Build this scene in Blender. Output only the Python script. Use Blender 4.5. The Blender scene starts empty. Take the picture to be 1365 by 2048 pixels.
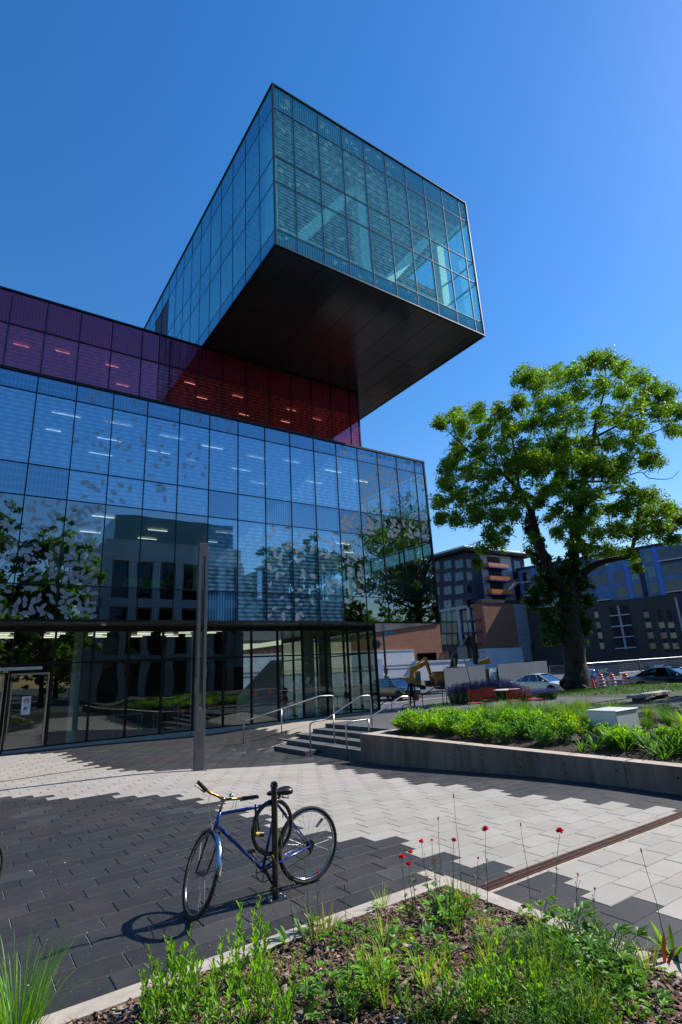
import bpy, math, random
import numpy as np
from mathutils import Vector, Matrix, noise
random.seed(7); RNG=np.random.default_rng(7)
sc=bpy.context.scene; COL=sc.collection
PI=math.pi
# ---------------------------------------------------------------- camera
AZ,PT,RL=math.radians(54.891),math.radians(16.350),math.radians(-3.084)
FPX=1079.9; CAM=Vector((0,0,1.9))
def _axes():
    f=Vector((math.cos(AZ)*math.cos(PT),math.sin(AZ)*math.cos(PT),math.sin(PT)))
    r0=Vector((math.sin(AZ),-math.cos(AZ),0)); u0=r0.cross(f)
    r=r0*math.cos(RL)+u0*math.sin(RL); u=u0*math.cos(RL)-r0*math.sin(RL)
    return r,u,f
CR,CU,CF=_axes()
def ray(x,y): return CR*((x-682.5)/FPX)-CU*((y-1024)/FPX)+CF
def onz(x,y,z): d=ray(x,y); return CAM+d*((z-CAM.z)/d.z)
def ony(x,y,Y): d=ray(x,y); return CAM+d*(Y/d.y)
def onx(x,y,X): d=ray(x,y); return CAM+d*(X/d.x)
def ond(x,y,D): return CAM+ray(x,y)*D      # D = depth along the view axis
cam=bpy.data.cameras.new('camera'); co=bpy.data.objects.new('camera',cam); COL.objects.link(co)
cam.sensor_fit='VERTICAL'; cam.sensor_height=36; cam.sensor_width=24; cam.lens=FPX/2048*36
cam.clip_start=.05; cam.clip_end=3000
M=Matrix((CR,CU,-CF)).transposed().to_4x4(); M.translation=CAM; co.matrix_world=M
sc.camera=co
# ---------------------------------------------------------------- light
SUN_EL=math.radians(43); SUN_AZ=math.radians(-10)     # azimuth measured from +X towards +Y
w=bpy.data.worlds.new('World'); sc.world=w; w.use_nodes=True
nt=w.node_tree; nt.nodes.clear()
so=nt.nodes.new('ShaderNodeOutputWorld'); bg=nt.nodes.new('ShaderNodeBackground'); sk=nt.nodes.new('ShaderNodeTexSky')
sk.sky_type='NISHITA'; sk.sun_disc=False; sk.sun_elevation=SUN_EL; sk.sun_rotation=math.pi/2-SUN_AZ
sk.air_density=1.6; sk.dust_density=.22; sk.ozone_density=6.0; sk.altitude=0
hs=nt.nodes.new('ShaderNodeHueSaturation'); hs.inputs['Saturation'].default_value=1.28
nt.links.new(sk.outputs[0],hs.inputs['Color']); tm=nt.nodes.new('ShaderNodeMix'); tm.data_type='RGBA'; tm.blend_type='MULTIPLY'; tm.inputs[0].default_value=1; tm.inputs[7].default_value=(.95,.95,1.1,1); nt.links.new(hs.outputs[0],tm.inputs[6]); nt.links.new(tm.outputs[2],bg.inputs[0]); nt.links.new(bg.outputs[0],so.inputs[0])
bg.inputs[1].default_value=.10
sd=bpy.data.lights.new('sun','SUN'); sd.energy=5.0; sd.angle=math.radians(.5); sd.color=(1,.95,.87)
s=bpy.data.objects.new('sun',sd); COL.objects.link(s)
SD=Vector((math.cos(SUN_AZ)*math.cos(SUN_EL),math.sin(SUN_AZ)*math.cos(SUN_EL),math.sin(SUN_EL)))
s.rotation_euler=SD.to_track_quat('Z','Y').to_euler()
sc.view_settings.view_transform='Standard'; sc.view_settings.look='None'; sc.view_settings.exposure=.5; sc.view_settings.gamma=1
sc.cycles.max_bounces=7; sc.cycles.diffuse_bounces=4; sc.cycles.glossy_bounces=4; sc.cycles.transmission_bounces=4
sc.cycles.transparent_max_bounces=14; sc.cycles.use_denoising=True
sc.cycles.caustics_reflective=False; sc.cycles.caustics_refractive=False
sc.cycles.sample_clamp_indirect=6
# ---------------------------------------------------------------- materials
MATS={}
class N:
    def __init__(s,name):
        s.m=bpy.data.materials.new(name); s.m.use_nodes=True; s.t=s.m.node_tree; s.t.nodes.clear()
        s.out=s.t.nodes.new('ShaderNodeOutputMaterial')
    def n(s,ty,**k):
        x=s.t.nodes.new('ShaderNode'+ty)
        for a,b in k.items():
            if a.startswith('_'): setattr(x,a[1:],b)
            else: x.inputs[a.replace('_',' ')].default_value=b
        return x
    def l(s,a,b): s.t.links.new(a,b); return b
    def math(s,op,a,b=None,clamp=False):
        x=s.t.nodes.new('ShaderNodeMath'); x.operation=op; x.use_clamp=clamp
        for i,v in enumerate((a,b)):
            if v is None: continue
            if isinstance(v,(int,float)): x.inputs[i].default_value=v
            else: s.l(v,x.inputs[i])
        return x.outputs[0]
    def mix(s,f,a,b):
        x=s.t.nodes.new('ShaderNodeMix'); x.data_type='RGBA'
        for k,v in ((0,f),(6,a),(7,b)):
            if isinstance(v,(int,float)): x.inputs[k].default_value=v
            elif isinstance(v,tuple): x.inputs[k].default_value=(*v,1)
            else: s.l(v,x.inputs[k])
        return x.outputs[2]
    def pos(s): return s.n('NewGeometry').outputs['Position']
    def noise(s,scale,det=4,vec=None,rough=.55):
        x=s.n('TexNoise'); x.inputs['Scale'].default_value=scale; x.inputs['Detail'].default_value=det; x.inputs['Roughness'].default_value=rough
        s.l(vec if vec is not None else s.pos(),x.inputs['Vector']); return x.outputs['Fac']
    def ramp(s,f,a,b,lo=0.,hi=1.):
        x=s.t.nodes.new('ShaderNodeMapRange'); s.l(f,x.inputs[0]); x.inputs[1].default_value=a; x.inputs[2].default_value=b
        x.inputs[3].default_value=lo; x.inputs[4].default_value=hi; return x.outputs[0]
    def done(s,sh): s.l(sh,s.out.inputs[0]); return s.m
def mat(name,c,rough=.6,metal=0.,var=.25,scale=6.,bump=0.,bscale=40.,spec=.5,emit=None,coat=0.,attr=False):
    """principled colour broken up by two noises (dirt and grain)"""
    if name in MATS: return MATS[name]
    n=N(name); p=n.n('BsdfPrincipled')
    c2=tuple(x*(1-var) for x in c); c3=tuple(min(1,x*(1+var*.5)) for x in c)
    f=n.ramp(n.noise(scale,5),.3,.7)
    col=n.mix(f,c2,c3)
    if attr:
        a=n.n('Attribute',_attribute_name='tone')
        col2=n.n('HueSaturation'); n.l(col,col2.inputs['Color']); n.l(a.outputs['Fac'],col2.inputs['Value']); col=col2.outputs[0]
    n.l(col,p.inputs['Base Color'])
    n.l(n.ramp(n.noise(scale*3.1,3),.3,.7,max(.02,rough-.08),min(1,rough+.08)),p.inputs['Roughness'])
    p.inputs['Metallic'].default_value=metal; p.inputs['Specular IOR Level'].default_value=spec; p.inputs['Coat Weight'].default_value=coat
    p.inputs['Coat Roughness'].default_value=.05
    if bump:
        b=n.n('Bump',Strength=bump,Distance=.02); n.l(n.noise(bscale,4),b.inputs['Height']); n.l(b.outputs[0],p.inputs['Normal'])
    if emit: p.inputs['Emission Color'].default_value=(*emit[0],1); p.inputs['Emission Strength'].default_value=emit[1]
    MATS[name]=n.done(p.outputs[0]); return MATS[name]
def leafmat(name,c,trans=.45,var=.4,rough=.5):
    if name in MATS: return MATS[name]
    n=N(name); a=n.n('Attribute',_attribute_name='tone')
    f=n.ramp(n.noise(1.3,3),.3,.7)
    col=n.mix(f,tuple(x*(1-var) for x in c),tuple(x*(1+var) for x in c))
    h=n.n('HueSaturation'); n.l(col,h.inputs['Color']); n.l(a.outputs['Fac'],h.inputs['Value'])
    p=n.n('BsdfPrincipled'); p.inputs['Roughness'].default_value=rough; p.inputs['Specular IOR Level'].default_value=.35
    n.l(h.outputs[0],p.inputs['Base Color'])
    t=n.n('BsdfTranslucent'); h2=n.n('HueSaturation',Hue=.485,Saturation=1.1,Value=1.5); n.l(h.outputs[0],h2.inputs['Color']); n.l(h2.outputs[0],t.inputs['Color'])
    m=n.n('MixShader'); m.inputs[0].default_value=trans; n.l(p.outputs[0],m.inputs[1]); n.l(t.outputs[0],m.inputs[2])
    MATS[name]=n.done(m.outputs[0]); return MATS[name]
# ---------------------------------------------------------------- mesh building
class MB:
    def __init__(s): s.v=[]; s.f=[]; s.m=[]; s.tone=[]
    def add(s,vs,fs,mi=0,tone=1.):
        b=len(s.v); s.v.extend([tuple(v) for v in vs]); s.f.extend([tuple(i+b for i in f) for f in fs]); s.m.extend([mi]*len(fs)); s.tone.extend([tone]*len(fs)); return s
    def quad(s,a,b,c,d,mi=0,tone=1.): return s.add((a,b,c,d),((0,1,2,3),),mi,tone)
    def box(s,x0,x1,y0,y1,z0,z1,mi=0,M=None,tone=1.):
        vs=[Vector((x,y,z)) for z in (z0,z1) for y in (y0,y1) for x in (x0,x1)]
        if M is not None: vs=[M@v for v in vs]
        return s.add(vs,((0,2,3,1),(4,5,7,6),(0,1,5,4),(2,6,7,3),(0,4,6,2),(1,3,7,5)),mi,tone)
    def bbox(s,x0,x1,y0,y1,z0,z1,b=.01,mi=0,M=None):
        """box with chamfered vertical edges and top edge"""
        def ring(z,i): return [(x0+i+b,y0+i,z),(x1-i-b,y0+i,z),(x1-i,y0+i+b,z),(x1-i,y1-i-b,z),(x1-i-b,y1-i,z),(x0+i+b,y1-i,z),(x0+i,y1-i-b,z),(x0+i,y0+i+b,z)]
        vs=[Vector(v) for v in ring(z0,0)+ring(z1-b,0)+ring(z1,b)]
        if M is not None: vs=[M@v for v in vs]
        fs=[tuple(range(7,-1,-1))]+[(k*8+i,k*8+(i+1)%8,k*8+8+(i+1)%8,k*8+8+i) for k in (0,1) for i in range(8)]+[tuple(range(16,24))]
        return s.add(vs,fs,mi)
    def tube(s,pts,r,n=8,mi=0,cap=True,tone=1.,closed=False):
        pts=[Vector(p) for p in pts]
        if not hasattr(r,'__len__'): r=[r]*len(pts)
        N_=len(pts); vs=[]; up=None
        for i,p in enumerate(pts):
            if closed: t=pts[(i+1)%N_]-pts[i-1]
            else: t=pts[min(i+1,N_-1)]-pts[max(i-1,0)]
            if t.length<1e-9: t=Vector((0,0,1))
            t.normalize()
            if up is None: up=Vector((0,0,1)) if abs(t.z)<.9 else Vector((1,0,0))
            a=up-t*up.dot(t)
            if a.length<1e-4: a=t.orthogonal()
            a.normalize(); up=a; b=t.cross(a)
            for k in range(n):
                an=2*PI*k/n; vs.append(p+(a*math.cos(an)+b*math.sin(an))*r[i])
        fs=[]
        for i in range(N_ if closed else N_-1):
            j=(i+1)%N_
            for k in range(n): fs.append((i*n+k,i*n+(k+1)%n,j*n+(k+1)%n,j*n+k))
        if cap and not closed: fs+= [tuple(range(n-1,-1,-1)),tuple(range((N_-1)*n,N_*n))]
        return s.add(vs,fs,mi,tone)
    def bar(s,a,b,w,h,mi=0,up=(0,0,1)):
        a=Vector(a);b=Vector(b);t=(b-a).normalized();u=Vector(up);sd_=t.cross(u).normalized()*w/2;uu=sd_.cross(t).normalized()*h/2
        vs=[a-sd_-uu,a+sd_-uu,a+sd_+uu,a-sd_+uu,b-sd_-uu,b+sd_-uu,b+sd_+uu,b-sd_+uu]
        return s.add(vs,((3,2,1,0),(4,5,6,7),(0,1,5,4),(1,2,6,5),(2,3,7,6),(3,0,4,7)),mi)
    def lathe(s,prof,c=(0,0,0),n=16,mi=0,M=None):
        vs=[]
        for r,z in prof:
            for k in range(n):
                a=2*PI*k/n; v=Vector((c[0]+r*math.cos(a),c[1]+r*math.sin(a),c[2]+z)); vs.append(M@v if M is not None else v)
        fs=[(i*n+k,i*n+(k+1)%n,(i+1)*n+(k+1)%n,(i+1)*n+k) for i in range(len(prof)-1) for k in range(n)]
        if prof[0][0]>1e-5: fs.append(tuple(range(n-1,-1,-1)))
        if prof[-1][0]>1e-5: fs.append(tuple(range((len(prof)-1)*n,len(prof)*n)))
        return s.add(vs,fs,mi)
    def prism(s,poly,d,mi=0,o=(0,0,0),ex=(1,0,0),ey=(0,0,1)):
        """polygon in plane (ex,ey) at o, extruded symmetrically by d along the normal"""
        ex=Vector(ex);ey=Vector(ey);nn=ex.cross(ey).normalized()*d/2;o=Vector(o);k=len(poly)
        vs=[o+ex*p[0]+ey*p[1]-nn for p in poly]+[o+ex*p[0]+ey*p[1]+nn for p in poly]
        fs=[tuple(range(k-1,-1,-1)),tuple(range(k,2*k))]+[(i,(i+1)%k,(i+1)%k+k,i+k) for i in range(k)]
        return s.add(vs,fs,mi)
    def sphere(s,c,r,n=10,mi=0,sc_=(1,1,1)):
        m=n//2
        return s.lathe([(max(1e-6,r*math.sin(PI*i/m))*sc_[0],-r*math.cos(PI*i/m)*sc_[2]) for i in range(m+1)],c,n,mi)
    def build(s,name,mats,parent=None,smooth=False,loc=None,auto=None):
        me=bpy.data.meshes.new(name); me.from_pydata(s.v,[],s.f)
        if not isinstance(mats,(list,tuple)): mats=[mats]
        for m in mats: me.materials.append(m)
        if len(mats)>1: me.polygons.foreach_set('material_index',s.m)
        if any(t!=1. for t in s.tone):
            a=me.attributes.new('tone','FLOAT','FACE'); a.data.foreach_set('value',s.tone)
        elif any('tone'==getattr(x,'attribute_name','') for m in mats for x in m.node_tree.nodes):
            a=me.attributes.new('tone','FLOAT','FACE'); a.data.foreach_set('value',[1.]*len(s.f))
        if smooth: me.polygons.foreach_set('use_smooth',[True]*len(s.f))
        me.update()
        if auto: 
            me.polygons.foreach_set('use_smooth',[True]*len(s.f)); me.set_sharp_from_angle(angle=auto)
        o=bpy.data.objects.new(name,me); COL.objects.link(o)
        if parent is not None: o.parent=parent
        if loc: o.location=loc
        return o
def tag(o,label=None,cat=None,group=None,kind=None):
    if label: o['label']=label
    if cat: o['category']=cat
    if group: o['group']=group
    if kind: o['kind']=kind
    return o
def thing(name,label,cat,loc=(0,0,0),rz=0.,group=None):
    o=bpy.data.objects.new(name,None); COL.objects.link(o); o.location=loc; o.rotation_euler=(0,0,rz); o.empty_display_size=.2
    return tag(o,label,cat,group)
def wthing(name,label,cat,group=None):
    """an Empty at the world origin for things whose parts are written in world coordinates"""
    return thing(name,label,cat,(0,0,0),0,group)
def dup(o,loc=None,rz=None,label=None,scale=None,parent=None,group=None):
    c=o.copy(); COL.objects.link(c)
    if parent is not None: c.parent=parent
    for ch in [x for x in bpy.data.objects if x.parent is o]: dup(ch,parent=c)
    if loc is not None: c.location=loc
    if rz is not None: c.rotation_euler=(o.rotation_euler[0],o.rotation_euler[1],rz)
    if scale is not None: c.scale=scale if hasattr(scale,'__len__') else (scale,)*3
    if label: c['label']=label
    if group: c['group']=group
    return c
def ss(t): t=max(0.,min(1.,t)); return t*t*(3-2*t)
def lerp(a,b,t): return a+(b-a)*t
def plazaz(X,Y):
    f=ss((X-3)/6.)
    return -.055-.05*f-.3*f*ss((Y-5)/8.)*(1-.8*ss((Y-16.5)/4.5))
def highz(X,Y):
    a=.2-.85*ss((Y-16)/14.)
    b=-.45-max(0,min(20,Y-20))*.014
    return lerp(a,b,ss((X-34.2)/1.2))
def gz(X,Y):
    if Y>16.5: return lerp(plazaz(X,Y),highz(X,Y),ss((X-7.)/5.))
    if X>9.05: return highz(X,Y) if X>11.4 else plazaz(X,Y)
    return plazaz(X,Y)
def text_mesh(body,size,M,mat_,name='lettering',parent=None,ext=.004):
    cu=bpy.data.curves.new('t','FONT'); cu.body=body; cu.size=size; cu.extrude=ext; cu.align_x='CENTER'; cu.align_y='CENTER'
    o=bpy.data.objects.new('t',cu); COL.objects.link(o)
    bpy.context.view_layer.update()
    me=bpy.data.meshes.new_from_object(o.evaluated_get(bpy.context.evaluated_depsgraph_get())); bpy.data.objects.remove(o)
    me.transform(M); me.materials.clear(); me.materials.append(mat_)
    r=bpy.data.objects.new(name,me); COL.objects.link(r)
    if parent is not None: r.parent=parent
    return r
# ================================================================ SETTING: ground, paving, street
m_conc=mat('concrete_light',(.42,.37,.31),.85,var=.2,scale=9,bump=.25,bscale=120)
def concwall():
    n=N('stained_concrete'); p=n.n('BsdfPrincipled',Roughness=.85); po=n.pos(); mp=n.n('Mapping'); mp.inputs['Scale'].default_value=(1,2.2,.45); n.l(po,mp.inputs[0])
    a=n.ramp(n.noise(1.3,6,mp.outputs[0],.7),.35,.7); c=n.mix(a,(.085,.068,.052),(.215,.18,.15))
    s2=n.ramp(n.noise(4.6,5,mp.outputs[0],.8),.66,.72); c=n.mix(n.math('MULTIPLY',s2,.5),c,(.36,.33,.30))
    g=n.ramp(n.noise(55,3),.35,.65,.85,1.12); h=n.n('HueSaturation'); n.l(c,h.inputs['Color']); n.l(g,h.inputs['Value']); n.l(h.outputs[0],p.inputs['Base Color'])
    b=n.n('Bump',Strength=.4,Distance=.01); n.l(n.noise(60,4),b.inputs['Height']); n.l(b.outputs[0],p.inputs['Normal']); return n.done(p.outputs[0])
m_concw=concwall()
m_dark=mat('paver_charcoal',(.030,.031,.034),.62,var=.3,scale=45,bump=.35,bscale=260,attr=True)
def paverlight():
    n=N('paver_pale'); p=n.n('BsdfPrincipled',Roughness=.8)
    f=n.ramp(n.noise(240,3),.35,.65); f2=n.ramp(n.noise(1.1,8,rough=.75),.42,.72)
    c=n.mix(f,(.285,.262,.232),(.40,.368,.328)); c=n.mix(n.math('MULTIPLY',f2,.6),c,(.25,.225,.195))
    a=n.n('Attribute',_attribute_name='tone'); h=n.n('HueSaturation'); n.l(c,h.inputs['Color']); n.l(a.outputs['Fac'],h.inputs['Value']); n.l(h.outputs[0],p.inputs['Base Color'])
    b=n.n('Bump',Strength=.3,Distance=.01); n.l(n.noise(200,3),b.inputs['Height']); n.l(b.outputs[0],p.inputs['Normal'])
    return n.done(p.outputs[0])
def paverdark():
    n=N('paver_charcoal_speckled'); p=n.n('BsdfPrincipled',Roughness=.55)
    f=n.ramp(n.noise(150,3),.35,.65); c=n.mix(f,(.015,.015,.017),(.040,.040,.043))
    v=n.n('TexVoronoi',Scale=26.); n.l(n.pos(),v.inputs['Vector']); sp=n.math('LESS_THAN',v.outputs['Distance'],.085)
    rv=n.math('GREATER_THAN',n.n('SeparateColor').outputs[0],.6)
    sc_=n.n('SeparateColor'); n.l(v.outputs['Color'],sc_.inputs[0]); sp=n.math('MULTIPLY',sp,n.math('GREATER_THAN',sc_.outputs[0],.55))
    c=n.mix(sp,c,(.33,.32,.31))
    d=n.ramp(n.noise(.9,8,rough=.75),.5,.75); c=n.mix(n.math('MULTIPLY',d,.5),c,(.085,.08,.072))
    a=n.n('Attribute',_attribute_name='tone'); h=n.n('HueSaturation'); n.l(c,h.inputs['Color']); n.l(a.outputs['Fac'],h.inputs['Value']); n.l(h.outputs[0],p.inputs['Base Color'])
    b=n.n('Bump',Strength=.5,Distance=.008); n.l(n.noise(170,3),b.inputs['Height']); n.l(b.outputs[0],p.inputs['Normal'])
    return n.done(p.outputs[0])
m_pl,m_pd=paverlight(),paverdark()
m_joint=mat('joint_sand',(.42,.37,.30),.95,var=.5,scale=30)
m_asph=mat('asphalt',(.055,.055,.058),.85,var=.35,scale=3,bump=.4,bscale=150)
m_walk=mat('sidewalk_concrete',(.32,.30,.27),.85,var=.25,scale=2,bump=.3,bscale=90)
m_lawn=mat('lawn_soil',(.03,.05,.015),.9,var=.5,scale=3,bump=.6,bscale=60)
def sheet(name,xs,ys,zf,dz,m,keep=None):
    vs=[(x,y,zf(x,y)+dz) for y in ys for x in xs]; k=len(xs); fs=[]
    for j in range(len(ys)-1):
        for i in range(k-1):
            if keep is None or keep((xs[i]+xs[i+1])/2,(ys[j]+ys[j+1])/2): fs.append((j*k+i,j*k+i+1,j*k+k+i+1,j*k+k+i))
    b=MB(); b.add(vs,fs); o=b.build(name,m,smooth=True); tag(o,kind='structure'); return o
def rng(a,b,s): n=max(1,round((b-a)/s)); return [a+(b-a)*i/n for i in range(n+1)]
# one big sheet to the horizon: asphalt, far edge dropping out of sight
XS=[-900,-300,-120,-60,-30]+rng(-15,9.04,.6)+rng(9.06,11.39,.5)+rng(11.41,34,.9)+rng(34.4,36,.4)+[40,50,60,90,150,400,900]
YS=[-900,-300,-120,-60,-35]+rng(-20,16.49,.6)+rng(16.51,34,.7)+[40,50,60,90,150,400,900]
sheet('ground',XS,YS,gz,-.035,mat('ground_dark',(.075,.073,.07),.85,var=.4,scale=.5,bump=.3,bscale=60))
sheet('joint_bed',rng(-14,9.04,.6)+rng(9.3,11.9,.5),rng(-8,16.49,.6)+rng(16.51,21.2,.5),gz,-.008,m_joint,keep=lambda x,y: (x<9.05 or y>16.6) and not (x<3.7 and y<4.0))
# street asphalt beyond the lawn, reaching round to the front of the crossing
sheet('street',[34.9]+rng(36,60,3)+[200],[-200,-60,-20]+rng(0,34,2)+[60,120,300],gz,-.012,m_asph)
sheet('road',rng(20,34.9,1.5),rng(33.6,60,2)+[90,300],gz,-.012,m_asph)
sheet('terrace',rng(11.45,30,.8),rng(12.9,33.2,.8),gz,-.008,mat('terrace_paving',(.075,.075,.08),.75,var=.3,scale=8,bump=.3,bscale=100),keep=lambda x,y: not(x<12.2 and y>16.5) and not (x<16.6 and y>21.3))
k=MB()
for i in range(24):
    y0=10.+i*1.0
    x0,x1=34.55,34.9
    k.add([(x0,y0,gz(34.0,y0)-.1),(x1,y0,gz(36,y0)-.1),(x1,y0,gz(34.0,y0)-.02),(x0,y0,gz(34.0,y0)-.02),(x0,y0+.98,gz(34.,y0)-.1),(x1,y0+.98,gz(36,y0)-.1),(x1,y0+.98,gz(34.,y0+1)-.02),(x0,y0+.98,gz(34.,y0+1)-.02)],((3,2,1,0),(4,5,6,7),(0,1,5,4),(1,2,6,5),(2,3,7,6),(3,0,4,7)))
tag(k.build('street_kerb',m_conc),kind='structure')
k=MB()
for i in range(14):
    x0=20+i*1.0
    k.box(x0,x0+.98,33.2,33.55,gz(x0,33)-.2,gz(x0,33)+.05)
tag(k.build('road_kerb',m_conc),kind='structure')
# ---- pavers: the pale field is traced on the ground, cells coloured by where their middle falls
WPX=[(-500,1500),(0,1512),(121,1507),(135,1514),(165,1524),(211,1537),(253,1541),(400,1541),(607,1527),(652,1531),(700,1540),(778,1555),(846,1567),(948,1577),(1012,1586),(1114,1594),(1192,1604),(1338,1615),(1365,1619),(1800,1680),(1800,1935),(1365,1830),(1290,1818),(1217,1790),(1169,1766),(1100,1752),(1011,1738),(935,1729),(894,1713),(856,1704),(817,1690),(751,1672),(688,1676),(641,1666),(593,1663),(531,1648),(496,1628),(440,1622),(411,1598),(354,1591),(305,1588),(253,1593),(202,1590),(155,1596),(50,1590),(0,1596),(-500,1640)]
def ground_hit(x,y):
    z=-.1
    for _ in range(6):
        p=onz(x,y,z); z=gz(p.x,p.y)
    return p
WP=[ground_hit(*q)[:2] for q in WPX]
WP=[(x,y) for x,y in WP]
def inside(x,y,P):
    c=False; j=len(P)-1
    for i in range(len(P)):
        if (P[i][1]>y)!=(P[j][1]>y) and x<(P[j][0]-P[i][0])*(y-P[i][1])/(P[j][1]-P[i][1])+P[i][0]: c=not c
        j=i
    return c
BEDX,BEDY=4.14,4.46      # outer corner of the kerb round the near bed
PL_,PW=.48,.275
b=MB(); rnd=random.Random(3)
GX0,GX1,GYc=4.6,9.0,4.02
for j in range(-30,77):
    y0=j*PW+.05; off=(j%3)*PL_/3
    if y0>21.0: continue
    for i in range(-34,20):
        x0=i*PL_+off; x1=x0+PL_; y1=y0+PW; cx,cy=(x0+x1)/2,(y0+y1)/2
        XM=11.9 if y0>16.62 else 8.97
        if x0<-14 or x0>XM-.02: continue
        if y0<BEDY-.02 and x0<BEDX-.02:
            if y1<=BEDY+.02 or x1<=BEDX+.02:
                if x1<=BEDX+.02 and y1<=BEDY+.02: continue
        X0,X1_,Y0,Y1=x0,x1,y0,y1
        if X0<BEDX and Y0<BEDY:
            if X1_-BEDX>0 and Y1<BEDY+.3 and X1_>BEDX and Y0<BEDY-.0: 
                if Y1<=BEDY: X0=BEDX
                elif X1_<=BEDX: Y0=BEDY
                else: X0=BEDX
            else: Y0=BEDY
        X1_=min(X1_,XM)
        if X1_-X0<.06 or Y1-Y0<.06: continue
        # drain channel cuts through
        if X0>BEDX-.01 and Y0<GYc+.075 and Y1>GYc-.075:
            if GYc-.075-Y0>Y1-(GYc+.075): Y1=GYc-.075
            else: Y0=GYc+.075
            if Y1-Y0<.05: continue
        light=inside(cx,cy,WP)
        g=.0034; t=(rnd.uniform(.93,1.06) if light else rnd.uniform(.82,1.15)*(1.5 if rnd.random()<.05 else 1))
        X0+=g;X1_-=g;Y0+=g;Y1-=g; e=.0035; dz=rnd.uniform(-.0012,.0012)
        P=[Vector((x,y,gz(x if y>16.6 else min(x,9.0),y)+dz)) for x,y in ((X0,Y0),(X1_,Y0),(X1_,Y1),(X0,Y1))]
        c=sum(P,Vector())/4
        top=[p+Vector((math.copysign(e,c.x-p.x),math.copysign(e,c.y-p.y),0)) for p in P]
        low=[p-Vector((0,0,.006)) for p in P]; bot=[p-Vector((0,0,.03)) for p in P]
        b.add(top+low+bot,((0,1,2,3),)+tuple((q,4+q,4+(q+1)%4,(q+1)%4) for q in range(4))+tuple((4+q,8+q,8+(q+1)%4,4+(q+1)%4) for q in range(4)),0 if light else 1,t)
pav=b.build('paving',[m_pl,m_pd]); tag(pav,kind='structure')
# litter specks (pale chips and leaf bits) lying on the paving
b=MB(); r2=random.Random(5)
for i in range(420):
    x,y=r2.uniform(-2.5,8.5),r2.uniform(4.6,17); 
    if r2.random()>4.5/(1+y*.5): continue
    a=r2.uniform(0,6.3); l=r2.uniform(.004,.016); w_=l*r2.uniform(.3,.7); z=gz(x,y)+.004
    dx,dy=math.cos(a)*l,math.sin(a)*l; ex,ey=-math.sin(a)*w_,math.cos(a)*w_
    b.add([(x-dx,y-dy,z),(x+ex,y+ey,z+.004),(x+dx,y+dy,z+.001),(x-ex,y-ey,z+.003)],((0,1,2,3),),r2.choice((0,0,1)),1.)
tag(b.build('litter',[mat('chip_pale',(.5,.46,.4),.9),mat('chip_brown',(.16,.10,.05),.9)]),'tiny pale chips and leaf bits scattered over the dark paving','litter',kind='stuff')
# ---- drain channel with slotted iron grates
dr=wthing('trench_drain','narrow rusty slotted iron grate crossing the pale paving','drain')
m_rust=mat('rusty_iron',(.105,.045,.035),.6,.3,var=.5,scale=14,bump=.3)
m_pit=mat('drain_pit',(.008,.008,.008),.9)
b=MB(); y0,y1=GYc-.07,GYc+.07
for i in range(9):
    xa=BEDX+.02+i*.52; xb=xa+.515; z0=gz(xa,GYc); z1=gz(min(xb,8.95),GYc)
    if xb>8.9: break
    z0+=.001; z1+=.001
    def zz(x): return lerp(z0,z1,(x-xa)/(xb-xa))
    for ya,yb in ((y0,y0+.016),(y1-.016,y1),(GYc-.006,GYc+.006)):
        b.add([(xa,ya,z0),(xb,ya,z1),(xb,yb,z1),(xa,yb,z0),(xa,ya,z0-.02),(xb,ya,z1-.02),(xb,yb,z1-.02),(xa,yb,z0-.02)],((0,1,2,3),(0,4,5,1),(1,5,6,2),(2,6,7,3),(3,7,4,0)))
    q=26
    for k_ in range(q+1):
        xx=xa+(xb-xa-.008)*k_/q; z=zz(xx)-.0005
        b.add([(xx,y0+.01,z),(xx+.009,y0+.01,z),(xx+.009,y1-.01,z),(xx,y1-.01,z),(xx,y0+.01,z-.02),(xx+.009,y0+.01,z-.02),(xx+.009,y1-.01,z-.02),(xx,y1-.01,z-.02)],((0,1,2,3),(0,4,5,1),(1,5,6,2),(2,6,7,3),(3,7,4,0)))
b.build('grate',m_rust,dr)
b=MB(); b.quad((BEDX,y0,gz(BEDX,4)-.024),(8.9,y0,gz(8.9,4)-.024),(8.9,y1,gz(8.9,4)-.024),(BEDX,y1,gz(BEDX,4)-.024)); b.build('channel',m_pit,dr)
d2=wthing('drain_channel','thin rusty drain line crossing the pale paving before the entrance','drain')
b=MB()
P0=ground_hit(-60,1573); P1=ground_hit(370,1518)
for k in range(40):
    a=P0.lerp(P1,k/40.); c=P0.lerp(P1,(k+.96)/40.); nn=Vector((-(P1-P0).y,(P1-P0).x,0)).normalized()*.05
    a.z=gz(a.x,a.y)+.002; c.z=gz(c.x,c.y)+.002; b.quad(a-nn,c-nn,c+nn,a+nn)
b.build('grate',m_rust,d2)
# ---- near bed: kerb and soil
k=MB(); kw=.17
kz=lambda x,y: gz(x,y)
def kerbseg(xa,xb,ya,yb):
    zt=lambda x,y: plazaz(x,y)+.006
    vs=[(xa,ya,plazaz(xa,ya)-.2),(xb,ya,plazaz(xb,ya)-.2),(xb,yb,plazaz(xb,yb)-.2),(xa,yb,plazaz(xa,yb)-.2),(xa,ya,zt(xa,ya)),(xb,ya,zt(xb,ya)),(xb,yb,zt(xb,yb)),(xa,yb,zt(xa,yb))]
    k.add(vs,((3,2,1,0),(4,5,6,7),(0,1,5,4),(1,2,6,5),(2,3,7,6),(3,0,4,7)))
x=BEDX
while x>-6:
    kerbseg(x-1.2+.004,x-.0,BEDY-kw,BEDY); x-=1.2
y=BEDY-kw-.004
while y>-6:
    kerbseg(BEDX-kw,BEDX,y-1.2+.004,y); y-=1.2
tag(k.build('bed_kerb',m_conc),kind='structure')
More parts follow.
